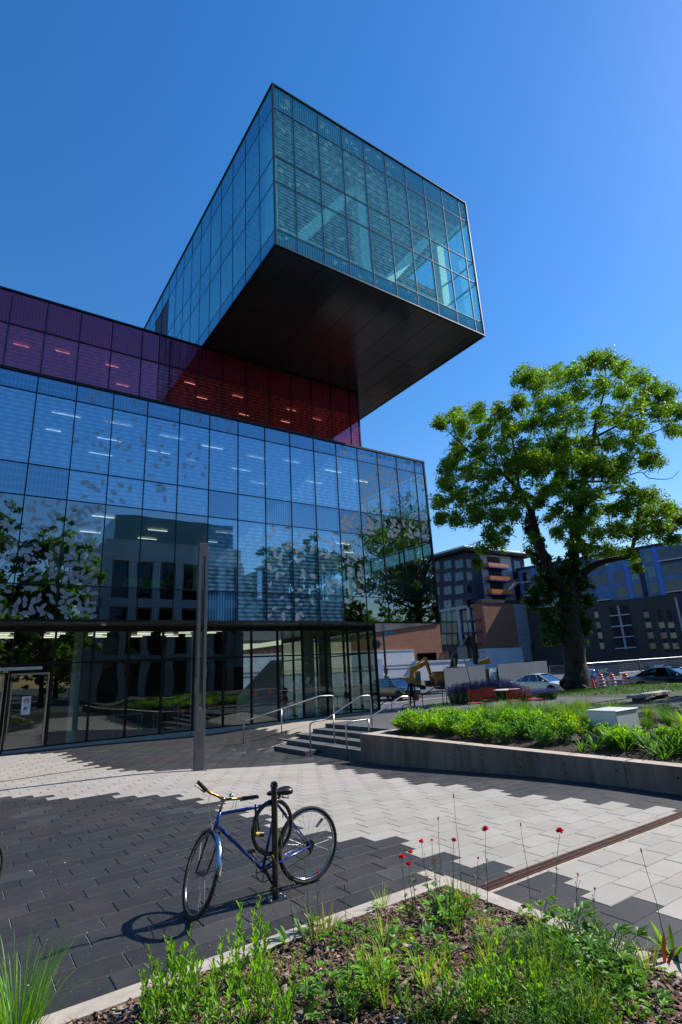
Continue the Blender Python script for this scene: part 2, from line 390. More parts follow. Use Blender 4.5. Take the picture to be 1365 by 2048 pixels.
def bedz(x,y):
    d=min(BEDX-kw-x,BEDY-kw-y)
    return plazaz(x,y)-.003+.10*ss(d/1.2)+.02*noise.noise(Vector((x*2.5,y*2.5,0)))
def mulchmat():
    n=N('mulch_soil'); p=n.n('BsdfPrincipled',Roughness=.95)
    v=n.n('TexVoronoi',Scale=60.); n.l(n.pos(),v.inputs['Vector']); s_=n.n('SeparateColor'); n.l(v.outputs['Color'],s_.inputs[0])
    c=n.mix(s_.outputs[0],(.018,.011,.008),(.10,.062,.042)); n.l(c,p.inputs['Base Color'])
    b_=n.n('Bump',Strength=.9,Distance=.03); n.l(v.outputs['Distance'],b_.inputs['Height']); n.l(b_.outputs[0],p.inputs['Normal'])
    return n.done(p.outputs[0])
m_mulch=mulchmat()
sheet('bed_soil',rng(-6,BEDX-kw-.002,.12),rng(-6,BEDY-kw-.002,.12),bedz,0,m_mulch)
# ================================================================ LIBRARY
def glass(name,tint,refl,gcol=(1,1,1),frit=None,wob=.006,rough=0.,power=3.5,grate=2.2):
    """pane: tinted see-through + mirror that grows at grazing angles + printed frit pattern (kind, colour, cover)"""
    n=N(name)
    tr=n.n('BsdfTransparent',Color=(*tint,1)); base=tr.outputs[0]
    if frit:
        kind,fc,cover=frit
        po=n.pos(); sx=n.n('SeparateXYZ'); n.l(po,sx.inputs[0]); u=n.math('ADD',sx.outputs[0],sx.outputs[1]); z=sx.outputs[2]
        if kind=='lines':
            w1=n.math('SINE',n.math('MULTIPLY',z,2*PI/.16)); 
            w2=n.math('SINE',n.math('ADD',n.math('MULTIPLY',u,2*PI/.42),n.math('MULTIPLY',n.math('SINE',n.math('MULTIPLY',z,2*PI/.6)),1.5)))
            f=n.math('ADD',n.math('MULTIPLY',w1,.5),n.math('MULTIPLY',w2,.28))
            f=n.ramp(f,-.25,.5)
        elif kind=='ovals':
            cb=n.n('CombineXYZ'); n.l(n.math('MULTIPLY',u,2*PI/.20),cb.inputs[0])
            a=n.math('SINE',n.math('MULTIPLY',u,2*PI/.24)); b_=n.math('SINE',n.math('MULTIPLY',z,2*PI/.56))
            f=n.ramp(n.math('ABSOLUTE',n.math('MULTIPLY',a,b_)),.05,.6)
            f=n.math('SUBTRACT',1.,f)
        elif kind=='vert':
            f=n.ramp(n.math('SINE',n.math('MULTIPLY',u,2*PI/.11)),-.8,.8)
        else: f=n.ramp(n.noise(.7,4),.2,.8)
        f=n.math('MULTIPLY',n.math('ADD',n.math('MULTIPLY',f,.65),n.math('MULTIPLY',n.noise(.35,3),.55)),cover,True)
        df=n.n('BsdfDiffuse',Color=(*fc,1)); tl=n.n('BsdfTranslucent',Color=(*fc,1)); ad=n.n('MixShader'); ad.inputs[0].default_value=.4
        n.l(df.outputs[0],ad.inputs[1]); n.l(tl.outputs[0],ad.inputs[2])
        mx=n.n('MixShader'); n.l(f,mx.inputs[0]); n.l(base,mx.inputs[1]); n.l(ad.outputs[0],mx.inputs[2]); base=mx.outputs[0]
    g=n.n('BsdfGlossy',Color=(*gcol,1),Roughness=rough)
    if wob:
        bp=n.n('Bump',Strength=wob,Distance=.5); n.l(n.noise(.55,1),bp.inputs['Height']); n.l(bp.outputs[0],g.inputs['Normal'])
    lw=n.n('LayerWeight',Blend=.5); f=n.math('ADD',n.math('MULTIPLY',n.math('POWER',lw.outputs['Facing'],power),1-refl),refl,True)
    mx=n.n('MixShader'); n.l(f,mx.inputs[0]); n.l(base,mx.inputs[1]); n.l(g.outputs[0],mx.inputs[2])
    m=n.done(mx.outputs[0]); return m
m_frame=mat('black_mullion',(.006,.006,.007),.45,.3,var=.2)
BT=(.30,.55,.82); BG=(.55,.80,1.)
gb={'lines':glass('blue_glass_lined',BT,.40,BG,('lines',(.26,.66,1.0),.85)),
    'clear':glass('blue_glass_clear',(.40,.56,.55),.32,(.72,.88,1.)),
    'ovals':glass('blue_glass_ovals',(.03,.09,.2),.30,BG,('ovals',(.10,.38,.75),.95)),
    'vert':glass('blue_glass_ribbed',(.03,.09,.2),.30,BG,('vert',(.09,.34,.68),.95)),
    'span':glass('dark_spandrel_glass',(.01,.015,.02),.25,(.7,.86,1.))}
gp=glass('purple_glass',(.60,.20,.20),.24,(.95,.36,.58),('lines',(.85,.10,.10),.78))
gps=glass('purple_glass_upper',(.05,.01,.015),.22,(.85,.30,.46),('vert',(.42,.035,.09),.95))
gt=glass('teal_glass',(.55,.97,.92),.10,(.5,.95,.95),('lines',(.38,.95,.86),.42))
gfar=glass('teal_glass_far',(.82,.97,.95),.08,(.6,.95,.95))
gtl=glass('teal_glass_lined',(.35,.75,.80),.36,(.5,.92,1.),('lines',(.20,.72,.78),.75))
gts=glass('teal_spandrel',(.03,.08,.09),.16,(.5,.9,.95),('vert',(.08,.34,.32),.9))
gtls=glass('teal_spandrel_side',(.03,.1,.15),.32,(.5,.9,1.),('vert',(.05,.28,.36),.9))
gg=glass('ground_floor_glass',(.58,.68,.63),.15,(.85,.95,.92),wob=.015,power=3.2)
def fritmat():
    n=N('leaf_frit'); po=n.pos(); sx=n.n('SeparateXYZ'); n.l(po,sx.inputs[0]); u=n.math('ADD',sx.outputs[0],sx.outputs[1])
    a=n.math('SINE',n.math('MULTIPLY',u,2*PI/.05)); b_=n.math('SINE',n.math('MULTIPLY',sx.outputs[2],2*PI/.05))
    f=n.ramp(n.math('MULTIPLY',a,b_),-.9,.3,.10,.80)
    t=n.n('BsdfTransparent'); d=n.n('BsdfDiffuse',Color=(.60,.65,.70,1)); d2=n.n('BsdfTranslucent',Color=(.5,.56,.62,1))
    ad=n.n('MixShader'); ad.inputs[0].default_value=.3; n.l(d.outputs[0],ad.inputs[1]); n.l(d2.outputs[0],ad.inputs[2])
    mx=n.n('MixShader'); n.l(f,mx.inputs[0]); n.l(t.outputs[0],mx.inputs[1]); n.l(ad.outputs[0],mx.inputs[2]); return n.done(mx.outputs[0])
m_frit=fritmat()
def fritdim():
    n=N('leaf_frit_pale'); t=n.n('BsdfTransparent'); d=n.n('BsdfDiffuse',Color=(.35,.70,.70,1)); mx=n.n('MixShader'); n.l(n.ramp(n.noise(9.,3),.3,.7,.15,.5),mx.inputs[0]); n.l(t.outputs[0],mx.inputs[1]); n.l(d.outputs[0],mx.inputs[2]); return n.done(mx.outputs[0])
m_fritd=fritdim()
lib=thing('library_building','angular glass library of stacked blue, purple and teal boxes with a jutting top box','library',(8,28,0))
LO=Vector((8,28,0))
class LB(MB):
    def build(s,name,mats,parent=lib,**k):
        s.v=[(v[0]-LO.x,v[1]-LO.y,v[2]-LO.z) for v in s.v]
        return super().build(name,mats,parent,**k)
lr=random.Random(11)
def pane(name,axis,c,a0,a1,z0,z1,m,leaves=0,sgn=-1,lscale=1.,g=.02):
    """axis 'y': plane Y=c from X=a0..a1 ; axis 'x': plane X=c from Y=a0..a1 ; sgn outward direction"""
    b=LB(); P=(lambda a,z,d=0:(a,c+sgn*d,z)) if axis=='y' else (lambda a,z,d=0:(c+sgn*d,a,z))
    b.quad(P(a0+g,z0+g),P(a1-g,z0+g),P(a1-g,z1-g),P(a0+g,z1-g))
    placed=[]
    for _ in range(leaves*3):
        if len(placed)>=leaves: break
        u=lr.uniform(a0+.1,a1-.1); z=lr.uniform(z0+.1,z1-.1)
        if any((u-q[0])**2+(z-q[1])**2<(.17*lscale)**2 for q in placed): continue
        placed.append((u,z)); L=lr.uniform(.14,.22)*lscale; w_=L*lr.uniform(.4,.55); an=lr.uniform(0,2*PI)
        pts=[]
        for t in range(14):
            s_=t/7.; sg=1 if s_<1 else -1; s_=s_ if s_<1 else 2-s_
            lx=(2*s_-1)*L; lz=sg*w_*math.sin(PI*min(.999,s_**.8))**.85*(1+.10*(-1)**t)
            uu=u+lx*math.cos(an)-lz*math.sin(an); zz=z+lx*math.sin(an)+lz*math.cos(an)
            pts.append(P(min(max(uu,a0+g),a1-g),min(max(zz,z0+g),z1-g),.006))
        b.add(pts,(tuple(range(14)),),1)
    return b.build(name,[m,m_fritd if name.startswith('teal') else m_frit])
def mull_v(b,axis,c,a,z0,z1,w=.035,sgn=-1,d=.05):
    if axis=='y': b.box(a-w/2,a+w/2,min(c+sgn*d,c+sgn*-.06),max(c+sgn*d,c-sgn*.06),z0,z1)
    else: b.box(min(c+sgn*d,c-sgn*.06),max(c+sgn*d,c-sgn*.06),a-w/2,a+w/2,z0,z1)
def mull_h(b,axis,c,a0,a1,z,h=.035,sgn=-1,d=.045):
    if axis=='y': b.box(a0,a1,min(c+sgn*d,c-sgn*.055),max(c+sgn*d,c-sgn*.055),z-h/2,z+h/2)
    else: b.box(min(c+sgn*d,c-sgn*.055),max(c+sgn*d,c-sgn*.055),a0,a1,z-h/2,z+h/2)
# ---- blue box
BY=19.8; BX=[1.15+1.266*k for k in range(-6,15)]+[19.55]
BZ=[3.95,5.08,8.02,9.14,11.80,12.46]
kinds_top=['ovals','ovals','leaf','leaf','ovals','leaf','leaf','vert','vert','vert','ovals','leaf','leaf','leaf','leaf','leaf']
n0=6
for i in range(len(BX)-1):
    k=i-n0+1     # bay number, 0 = bay that starts left of X 1.15
    x0,x1=BX[i],BX[i+1]
    right=k>=12
    # top spandrel
    kt=kinds_top[k] if 0<=k<len(kinds_top) else 'ovals'
    pane('blue_spandrel_panel','y',BY,x0,x1,BZ[4],BZ[5],gb['ovals'] if kt=='ovals' else gb['vert'],leaves=4 if kt=='leaf' else 0,lscale=.75)
    # upper windows
    if k>=12: pane('blue_window_panel','y',BY,x0,x1,BZ[3],BZ[4],gb['clear'],leaves=17 if k<=13 else 9)
    else: pane('blue_window_panel','y',BY,x0,x1,BZ[3],BZ[4],gb['lines'],leaves=9 if 2<=k<=5 else 0,lscale=.7)
    # middle spandrel
    ms={-1:'ovals',0:'ovals',1:'ovals',2:'L',3:'L',4:'L',5:'lines',6:'vert',7:'lines',8:'vert',9:'vert',10:'vert'}.get(k,'L')
    if k>=11: pane('blue_spandrel_panel','y',BY,x0,x1,BZ[2],BZ[3],gb['span'],leaves=12)
    else: pane('blue_spandrel_panel','y',BY,x0,x1,BZ[2],BZ[3],gb[ms] if ms in('ovals','vert') else gb['lines'],leaves=5 if ms=='L' else 0,lscale=.85)
    # lower windows
    if k<=2: pane('blue_window_panel','y',BY,x0,x1,BZ[1],BZ[2],gb['clear'],leaves={2:46,1:34,0:26}.get(k,16),lscale=.85)
    elif k<=5: pane('blue_window_panel','y',BY,x0,x1,BZ[1],BZ[2],gb['clear'])
    elif k<=10: pane('blue_window_panel','y',BY,x0,x1,BZ[1],BZ[2],gb['lines'],leaves=13 if k>=8 else 0)
    else: pane('blue_window_panel','y',BY,x0,x1,BZ[1],BZ[2],gb['clear'],leaves=20 if k==11 else 0)
    # bottom spandrel
    pane('blue_spandrel_panel','y',BY,x0,x1,BZ[0],BZ[1],gb['span'] if k<6 or k>10 else gb['vert'] if k==6 else gb['lines'],leaves=20 if k<=2 else (6 if k in(8,9,11) else 0),lscale=.8)
SX=19.55
SY=[19.8]+[19.8+1.3*k for k in range(1,9)]
for i in range(len(SY)-1):
    for j in range(5):
        pane('blue_side_panel','x',SX,SY[i],SY[i+1],BZ[j],BZ[j+1],gb['lines'] if j in(0,2,4) else (gb['clear'] if i>2 or j==1 else gb['lines']),sgn=1)
b=LB()
for x in BX[1:-1]: mull_v(b,'y',BY,x,BZ[0],BZ[5],w=.028,d=.03)
for z in BZ[1:-1]: mull_h(b,'y',BY,BX[0],SX,z,h=.028,d=.026)
for y in SY[1:]: mull_v(b,'x',SX,y,BZ[0],BZ[5],sgn=1)
for z in BZ[1:-1]: mull_h(b,'x',SX,SY[0],SY[-1],z,sgn=1)
mull_v(b,'y',BY,SX-.01,BZ[0],BZ[5],w=.09)
b.box(BX[0],SX+.05,BY-.06,BY+.06,BZ[5],BZ[5]+.10); b.box(BX[0],SX+.05,BY-.05,BY+.06,BZ[0]-.06,BZ[0])
b.box(SX-.06,SX+.055,BY+.06,SY[-1],BZ[5],BZ[5]+.10); b.box(SX-.06,SX+.05,BY+.06,SY[-1],BZ[0]-.06,BZ[0])
b.build('blue_box_mullion_grid',m_frame)
m_slab=mat('slab_edge',(.5,.5,.5),.8); m_ceil=mat('ceiling_white',(.62,.64,.62),.7,var=.08,scale=2); m_int=mat('interior_wall',(.16,.17,.18),.8,var=.3,scale=1)
m_floor=mat('interior_floor',(.16,.15,.14),.5,var=.25,scale=2); m_colm=mat('interior_column',(.5,.52,.5),.6,var=.1)
def metalsoffit():
    n=N('polished_soffit'); p=n.n('BsdfPrincipled',Metallic=.7,Roughness=.22); p.inputs['Base Color'].default_value=(.45,.46,.46,1)
    return n.done(p.outputs[0])
b=LB(); b.box(BX[0],SX-.07,BY+.06,30.2,3.9,3.98); b.build('blue_box_soffit',metalsoffit())
b=LB(); b.box(BX[0],SX-.1,BY+.08,30.2,BZ[5]-.02,BZ[5]+.06); b.build('blue_box_roof',mat('roof_membrane',(.08,.08,.085),.8))
b=LB()
b.box(BX[0],SX-.07,BY+.3,30.2,4.6,4.9); b.box(BX[0],SX-.07,BY+.3,30.2,8.15,8.75)
b.build('floor_slab',m_floor)
b=LB(); b.box(BX[0],SX-.2,BY+.25,30.1,8.05,8.1); b.box(BX[0],SX-.2,BY+.25,30.1,11.9,11.95); b.build('ceiling',m_ceil)
b=LB(); b.box(BX[0],14.5,29.9,30.1,4.9,12.3); b.box(SX-4.6,SX-.3,30.0,30.2,4.9,12.3)
b.build('back_wall',m_int)
def column(x,y,z0,z1,r=.28,m=m_colm):
    b=LB(); b.lathe([(r,z0),(r,z1)],(x,y,0),20); return b.build('column',m,smooth=False,auto=math.radians(40))
for x in (-2.5,2.6,8.2,12.0,16.9): column(x,22.6,8.75,11.9); column(x,22.6,4.9,8.05)
# strip lamps under the ceilings
m_lamp=mat('lit_strip_lamp',(1,.9,.75),.5,emit=((1,.90,.76),1.5))
lb=MB(); lb.box(-.5,.5,-.018,.018,-.03,0); lamp0=lb.build('strip_lamp',m_lamp,lib)
first=True
def lamp(x,y,z,s=1.):
    global first
    if first: o=lamp0; first=False
    else:
        o=lamp0.copy(); COL.objects.link(o); o.parent=lib
    o.location=(x-LO.x,y-LO.y,z); o.scale=(s,1,1)
for (x,ys) in ((-.6,(21.3,23.2,25.)),(2.3,(21.2,22.9)),(4.2,(21.1,22.8,24.6)),(6.4,(21.4,23.2)),(8.3,(21.6,23.5)),(10.6,(21.8,23.6,)),(12.3,(21.5,25.)),(14.9,(21.7,23.6)),(17.1,(22.3,))):
    for y in ys: lamp(x,y,11.86)
for (x,ys) in ((-.5,(21.4,23.4)),(3.9,(21.3,23.8)),(6.3,(22.5,24.1)),(9.,(21.8,23.6)),(15.2,(21.6,)),(16.8,(23.2,))):
    for y in ys: lamp(x,y,8.0,.8)
# ground-floor furniture seen through the lower windows: shelves and green seats upstairs
b=LB()
for x in (4.2,6.6,9.1):
    for z in (5.3,5.7,6.1): b.box(x,x+1.9,24.,24.35,z,z+.03)
    for q in range(40): b.box(x+.03+q*.047,x+.03+q*.047+lr.uniform(.02,.04),24.02,24.25,5.33,5.33+lr.uniform(.2,.3))
b.build('bookshelf',mat('bookshelf_grey',(.3,.3,.3),.7,var=.5,scale=8))
b=LB()
for x in (1.7,4.8): b.bbox(x,x+1.5,20.9,21.5,4.9,5.62,.08)
b.build('green_bench',mat('lime_upholstery',(.28,.42,.03),.7))
b=LB(); 
for (x0,x1,z0,z1) in ((15.9,17.0,4.9,6.4),(17.3,18.2,4.9,6.2)): b.box(x0,x1,20.8,20.85,z0,z1)
for i in range(5): b.box(17.05,18.25,20.5,20.9,5.1+i*.22,5.16+i*.22)
b.build('display_stand',mat('display_white',(.42,.46,.46),.6))
# ---- purple box
PY_=21.7; PX=[1.30+1.243*k for k in range(-6,13)]+[16.82]
for i in range(len(PX)-1):
    pane('purple_window_panel','y',PY_,PX[i],PX[i+1],12.55,15.43,gp)
    pane('purple_spandrel_panel','y',PY_,PX[i],PX[i+1],15.43,16.86,gps)
PSY=[21.7+1.4*k for k in range(9)]
for i in range(8):
    pane('purple_side_panel','x',16.82,PSY[i],PSY[i+1],12.55,16.86,gp,sgn=1)
b=LB()
for x in PX[1:-1]: mull_v(b,'y',PY_,x,12.5,16.9)
mull_h(b,'y',PY_,PX[0],16.82,15.43); b.box(PX[0],16.86,PY_-.055,PY_+.05,16.86,16.94); mull_v(b,'y',PY_,16.81,12.5,16.9,w=.07)
for y in PSY[1:]: mull_v(b,'x',16.82,y,12.5,16.9,sgn=1)
b.box(16.76,16.87,PY_+.05,PSY[-1],16.86,16.94)
b.build('purple_box_mullion_grid',m_frame)
b=LB(); b.box(PX[0],16.7,21.9,32.8,16.5,16.84); b.build('purple_box_roof',MATS['roof_membrane'])
b=LB(); b.box(PX[0],16.7,22.0,32.8,15.55,15.6); b.build('purple_box_ceiling',mat('ceiling_red_room',(.42,.30,.28),.7))
b=LB(); b.box(PX[0],16.7,21.85,32.8,12.58,12.75); b.build('purple_box_floor',m_floor)
b=LB(); b.box(PX[0],16.3,29.9,30.1,12.76,15.5); b.build('inner_wall',m_int)
for x in (2.,7.5,12.2,15.7): column(x,24.0,12.76,15.55,.3)
for (x,y) in ((.6,23.2),(2.1,22.9),(4.1,23.),(4.9,24.5),(7.6,22.8),(8.6,23.9),(10.1,22.9),(11.2,24.6),(13.2,22.9),(13.6,24.3),(15.,23.2)): lamp(x,y,15.5,.55)
# ---- teal top box
TY=14.27; TX0=7.77; TX1=18.97; TYB=42.
TX=[TX0]+[8.70+1.216*k for k in range(9)]+[TX1]
TZ=[16.96,17.66,19.91,21.17,23.65,24.87]
for i in range(len(TX)-1):
    for j in range(5):
        if j in (0,4): pane('teal_spandrel_panel','y',TY,TX[i],TX[i+1],TZ[j],TZ[j+1],gts,leaves=0 if (i in(1,6,7)) else (4 if j==4 else 2),lscale=.8)
        else: pane('teal_window_panel','y',TY,TX[i],TX[i+1],TZ[j],TZ[j+1],gt,leaves=(9 if i in(2,3,4) and j>=3 else 2),lscale=.8)
TYL=[TY]+[15.53+1.345*k for k in range(20)]
for i in range(len(TYL)-1):
    for j in range(5):
        if 10<=i<=11 and j in(2,3): continue
        pane('teal_side_panel' if j in (1,2,3) else 'teal_side_spandrel','x',TX0,TYL[i],TYL[i+1],TZ[j],TZ[j+1],gtls if j in(0,4) else gtl,sgn=-1)
b=LB(); b.box(TX0+.02,TX0+.1,TYL[10]+.02,TYL[12]-.02,TZ[2]+.02,TZ[4]-.02); b.build('dark_louvre',mat('louvre_navy',(.01,.02,.05),.6))
TYR=[TY+2.69*k for k in range(10)]
for i in range(len(TYR)-1):
    for j in range(5): pane('teal_far_side_panel','x',TX1,TYR[i],TYR[i+1],TZ[j],TZ[j+1],gts if j in(0,4) else gfar,sgn=1)
b=LB()
for x in TX[1:-1]: mull_v(b,'y',TY,x,TZ[0],TZ[5],w=.022,d=.02)
for z in TZ[1:-1]: mull_h(b,'y',TY,TX0,TX1,z,h=.022,d=.018)
for y in TYL[1:]: mull_v(b,'x',TX0,y,TZ[0],TZ[5],w=.02,d=.012)
for z in TZ[1:-1]: mull_h(b,'x',TX0,TY,TYL[-1],z,h=.02,d=.010)
for y in TYR[1:]: mull_v(b,'x',TX1,y,TZ[0],TZ[5],w=.05,sgn=1)
for z in TZ[1:-1]: mull_h(b,'x',TX1,TY,TYR[-1],z,h=.04,sgn=1)
for x in (TX0,TX1): mull_v(b,'y',TY,x,TZ[0],TZ[5],w=.05)
b.box(TX0-.05,TX1+.05,TY-.055,TY+.05,TZ[5],TZ[5]+.05); b.box(TX0-.055,TX0+.05,TY+.05,TYL[-1],TZ[5],TZ[5]+.05); b.box(TX1-.05,TX1+.055,TY+.05,TYL[-1],TZ[5],TZ[5]+.05)
b.box(TX0-.05,TX1+.05,TY-.05,TY+.05,TZ[0]-.05,TZ[0]); b.box(TX0-.055,TX0+.05,TY+.05,TYL[-1],TZ[0]-.05,TZ[0]); b.box(TX1-.05,TX1+.055,TY+.05,TYL[-1],TZ[0]-.05,TZ[0])
b.build('teal_box_mullion_grid',mat('teal_mullion',(.012,.028,.032),.4,.3))
def soffit():
    n=N('dark_soffit'); p=n.n('BsdfPrincipled',Roughness=.25,Metallic=.6); p.inputs['Base Color'].default_value=(.085,.085,.085,1)
    n.l(n.ramp(n.noise(.5,3),.3,.7,.15,.22),p.inputs['Roughness']); return n.done(p.outputs[0])
m_sof=soffit()
b=LB()
sx=[TX0+.06,8.6,9.8,11.0,12.25,13.5,14.75,16.0,17.2,18.4,TX1-.06]; sy=[TY+.07,18.04,21.65]+[21.65+3.7*k for k in range(1,6)]
for i in range(len(sx)-1):
    for j in range(len(sy)-1):
        b.box(sx[i]+.012,sx[i+1]-.012,sy[j]+.012,sy[j+1]-.012,16.93,16.98)
b.build('underside_panels',m_sof)
b=LB(); b.box(TX0+.08,TX1-.08,TY+.08,TYL[-1],16.985,17.3); b.build('teal_box_floor',mat('tower_floor',(.62,.62,.6),.7))
b=LB(); b.box(TX0+.08,TX1-.08,TY+.1,TYL[-1],24.3,24.8); b.build('teal_box_roof',MATS['roof_membrane'])
# slatted ceilings on two levels
m_slat=mat('ceiling_slat',(.70,.72,.70),.7); m_void=mat('ceiling_void',(.03,.032,.035),.9)
b=LB()
y=TY+.5
while y<30: b.box(TX0+.3,TX1-.3,y,y+.14,23.62,23.76); y+=.30
b.build('slatted_ceiling',m_slat)
b=LB(); b.box(TX0+.1,TX1-.1,TY+.3,TYL[-1],23.9,23.95); b.build('ceiling_void',m_void)
b=LB(); b.box(TX0+.1,TX1-.1,TY+2.1,30,20.35,20.7); 
b.build('mezzanine_slab',m_void)
b=LB()
y=TY+2.2
while y<30: b.box(TX0+.3,TX1-.3,y,y+.14,20.16,20.30); y+=.30
b.build('mezzanine_slats',m_slat)
m_trus=mat('tower_steel',(.8,.82,.8),.6,var=.08)
for x in (8.25,12.9,17.9):
    for y in (15.6,21.5): 
        b=LB(); b.box(x-.24,x+.24,y-.24,y+.24,17.3,23.9); b.build('tower_column',m_trus)
for (p,q) in (((8.5,15.6,17.6),(12.7,15.6,23.4)),((13.2,15.6,17.6),(17.7,15.6,23.4)),((8.25,15.9,23.3),(8.25,21.2,17.6)),((17.9,15.9,17.6),(17.9,21.2,23.3)),((17.9,21.8,23.3),(17.9,27,17.6))):
    b=LB(); b.bar(p,q,.42,.42,up=(0,1,0) if p[1]==q[1] else (1,0,0)); b.build('brace',m_trus)
b=LB(); b.box(TX0+.3,TX1-2.5,30.0,30.2,17.3,23.8); b.build('tower_core_wall',m_int)

# ---- ground floor, set back under the blue box
GY=21.4; GX=[2.68+1.232*k for k in range(-6,12)]; GX=[x for x in GX if x<16.3]+[16.64]
DOOR=(GX[5],GX[4])
for i in range(len(GX)-1):
    x0,x1=GX[i],GX[i+1]
    pane('ground_floor_pane','y',GY,x0,x1,2.68,3.72,gg)
    if not (x1<2.7 and x0>-.9): pane('ground_floor_pane','y',GY,x0,x1,.03,2.62,gg)
GSY=[21.4+1.35*k for k in range(8)]
for i in range(7):
    pane('ground_side_pane','x',16.64,GSY[i],GSY[i+1],2.68,3.72,gg,sgn=1); pane('ground_side_pane','x',16.64,GSY[i],GSY[i+1],.03,2.62,gg,sgn=1)
b=LB()
for x in GX[1:-1]: mull_v(b,'y',GY,x,0,3.95,w=.06,d=.07)
mull_h(b,'y',GY,GX[0],16.64,2.65,h=.06,d=.06); b.box(GX[0],16.68,GY-.065,GY+.05,3.70,3.95); b.box(GX[0],16.68,GY-.06,GY+.05,-.35,.05)
mull_v(b,'y',GY,16.64,0,3.95,w=.09,d=.06)
for y in GSY[1:]: mull_v(b,'x',16.64,y,0,3.95,w=.06,sgn=1,d=.07)
mull_h(b,'x',16.64,GY,GSY[-1],2.65,h=.06,sgn=1,d=.06); b.box(16.59,16.70,GY+.05,GSY[-1],3.70,3.95); b.box(16.59,16.70,GY+.05,GSY[-1],-.35,.05)
b.build('ground_floor_mullion_grid',m_frame)
b=LB()
for i in range(8): b.box(GX[5]+i*2.0,GX[5]+i*2.0+1.985,GY-.32,GY-.07,-.4,.012)
b.build('plinth_kerb',m_conc)
b=LB(); b.box(GX[0],16.58,GY+.06,34,-.3,-.002); b.build('ground_floor_slab',mat('ground_floor_stone',(.30,.29,.27),.35,var=.15,scale=1))
b=LB(); b.box(GX[0],16.5,GY+.1,33.8,3.93,3.945); b.build('ground_floor_ceiling',m_ceil)
b=LB(); b.box(GX[0],12.8,28.2,28.4,0,3.9); b.build('ground_floor_wall',mat('dark_wall',(.03,.03,.032),.8))
b=LB(); b.prism([(10.6,0),(12.9,0),(12.9,2.55),(12.35,2.55),(10.6,1.0)],.15,o=(0,24.0,0)); b.build('stair_flank',mat('white_plaster',(.75,.76,.74),.8,var=.05))
for x,y in ((3.5,21.85),(8.8,24.2),(13.9,23.2),(15.6,24.4)): column(x,y,0,3.93,.16 if x<4 else .3)
for x in (-.2,1.2,2.9,4.8,6.4,7.9,9.2):
    for y in (22.4,23.3,24.2,25.1,26.): lamp(x+lr.uniform(-.3,.3),y,3.88,.55)
b=LB()
for x,y in ((5.,22.6),(6.7,22.9),(9.4,22.7),(14.6,22.9)):
    b.box(x,x+1.1,y,y+.6,.70,.73)
    for xx in (x+.03,x+1.04):
        for yy in (y+.03,y+.54): b.box(xx,xx+.03,yy,yy+.03,0,.70)
b.build('reading_table',mat('table_grey',(.40,.42,.42),.5))
# entrance doors
m_steel=mat('brushed_steel',(.42,.41,.40),.32,1.,var=.1)
for x0 in (.10,1.40):
    d=pane('door','y',GY-.01,x0,x0+1.2,.05,2.35,gg)
    b=LB(); 
    for xa in (x0,x0+1.15): b.box(xa,xa+.05,GY-.06,GY+.03,.03,2.36)
    b.box(x0+.05,x0+1.15,GY-.055,GY+.03,2.30,2.36); b.box(x0+.05,x0+1.15,GY-.055,GY+.03,.03,.12)
    o=b.build('door_frame',m_steel,None); o.parent=d
    b=LB(); hx=x0+1.08 if x0<1 else x0+.12
    b.tube([(hx,GY-.12,.3),(hx,GY-.12,2.1)],.02,8); b.tube([(hx,GY-.12,.6),(hx,GY-.05,.6)],.012,6); b.tube([(hx,GY-.12,1.8),(hx,GY-.05,1.8)],.012,6)
    o=b.build('handle',m_steel,None); o.parent=d
pane('ground_floor_pane','y',GY,-.9,.05,.03,2.62,gg); pane('ground_floor_pane','y',GY,.05,2.62,2.38,2.62,gg)
b=LB(); b.box(1.05,2.35,GY-.14,GY-.065,2.46,2.56); b.build('door_sensor_bar',mat('pale_aluminium',(.55,.62,.6),.4,.5))
# paper notices on the doors
b=LB(); b.quad((.82,GY-.03,1.1),(1.02,GY-.03,1.1),(1.02,GY-.03,1.45),(.82,GY-.03,1.45),0); b.build('notice',mat('notice_paper',(.75,.78,.8),.7)); b=LB(); b.quad((1.86,GY-.03,1.05),(2.12,GY-.03,1.05),(2.12,GY-.03,1.62),(1.86,GY-.03,1.62),0)
for (cx,cz,r) in ((1.99,1.48,.085),(1.98,1.25,.055)):
    q=16; ring=[(cx+r*math.cos(2*PI*t/q),GY-.032,cz+r*math.sin(2*PI*t/q)) for t in range(q)]+[(cx+.7*r*math.cos(2*PI*t/q),GY-.032,cz+.7*r*math.sin(2*PI*t/q)) for t in range(q)]
    b.add(ring,[(t,(t+1)%q,q+(t+1)%q,q+t) for t in range(q)],1)
b.box(1.955,2.0,GY-.0335,GY-.0315,1.22,1.28,2); b.box(1.95,2.03,GY-.0335,GY-.0315,1.47,1.50,1)
b.build('notice',[mat('notice_paper',(.75,.78,.8),.7),mat('notice_red',(.5,.04,.03),.7),mat('notice_blue',(.03,.07,.35),.7)])
cb=LB(); cb.lathe([(.07,3.84),(.085,3.86),(.085,3.95)],(4.05,20.6,0),14); cb.build('soffit_camera',mat('white_plastic',(.7,.7,.68),.4))
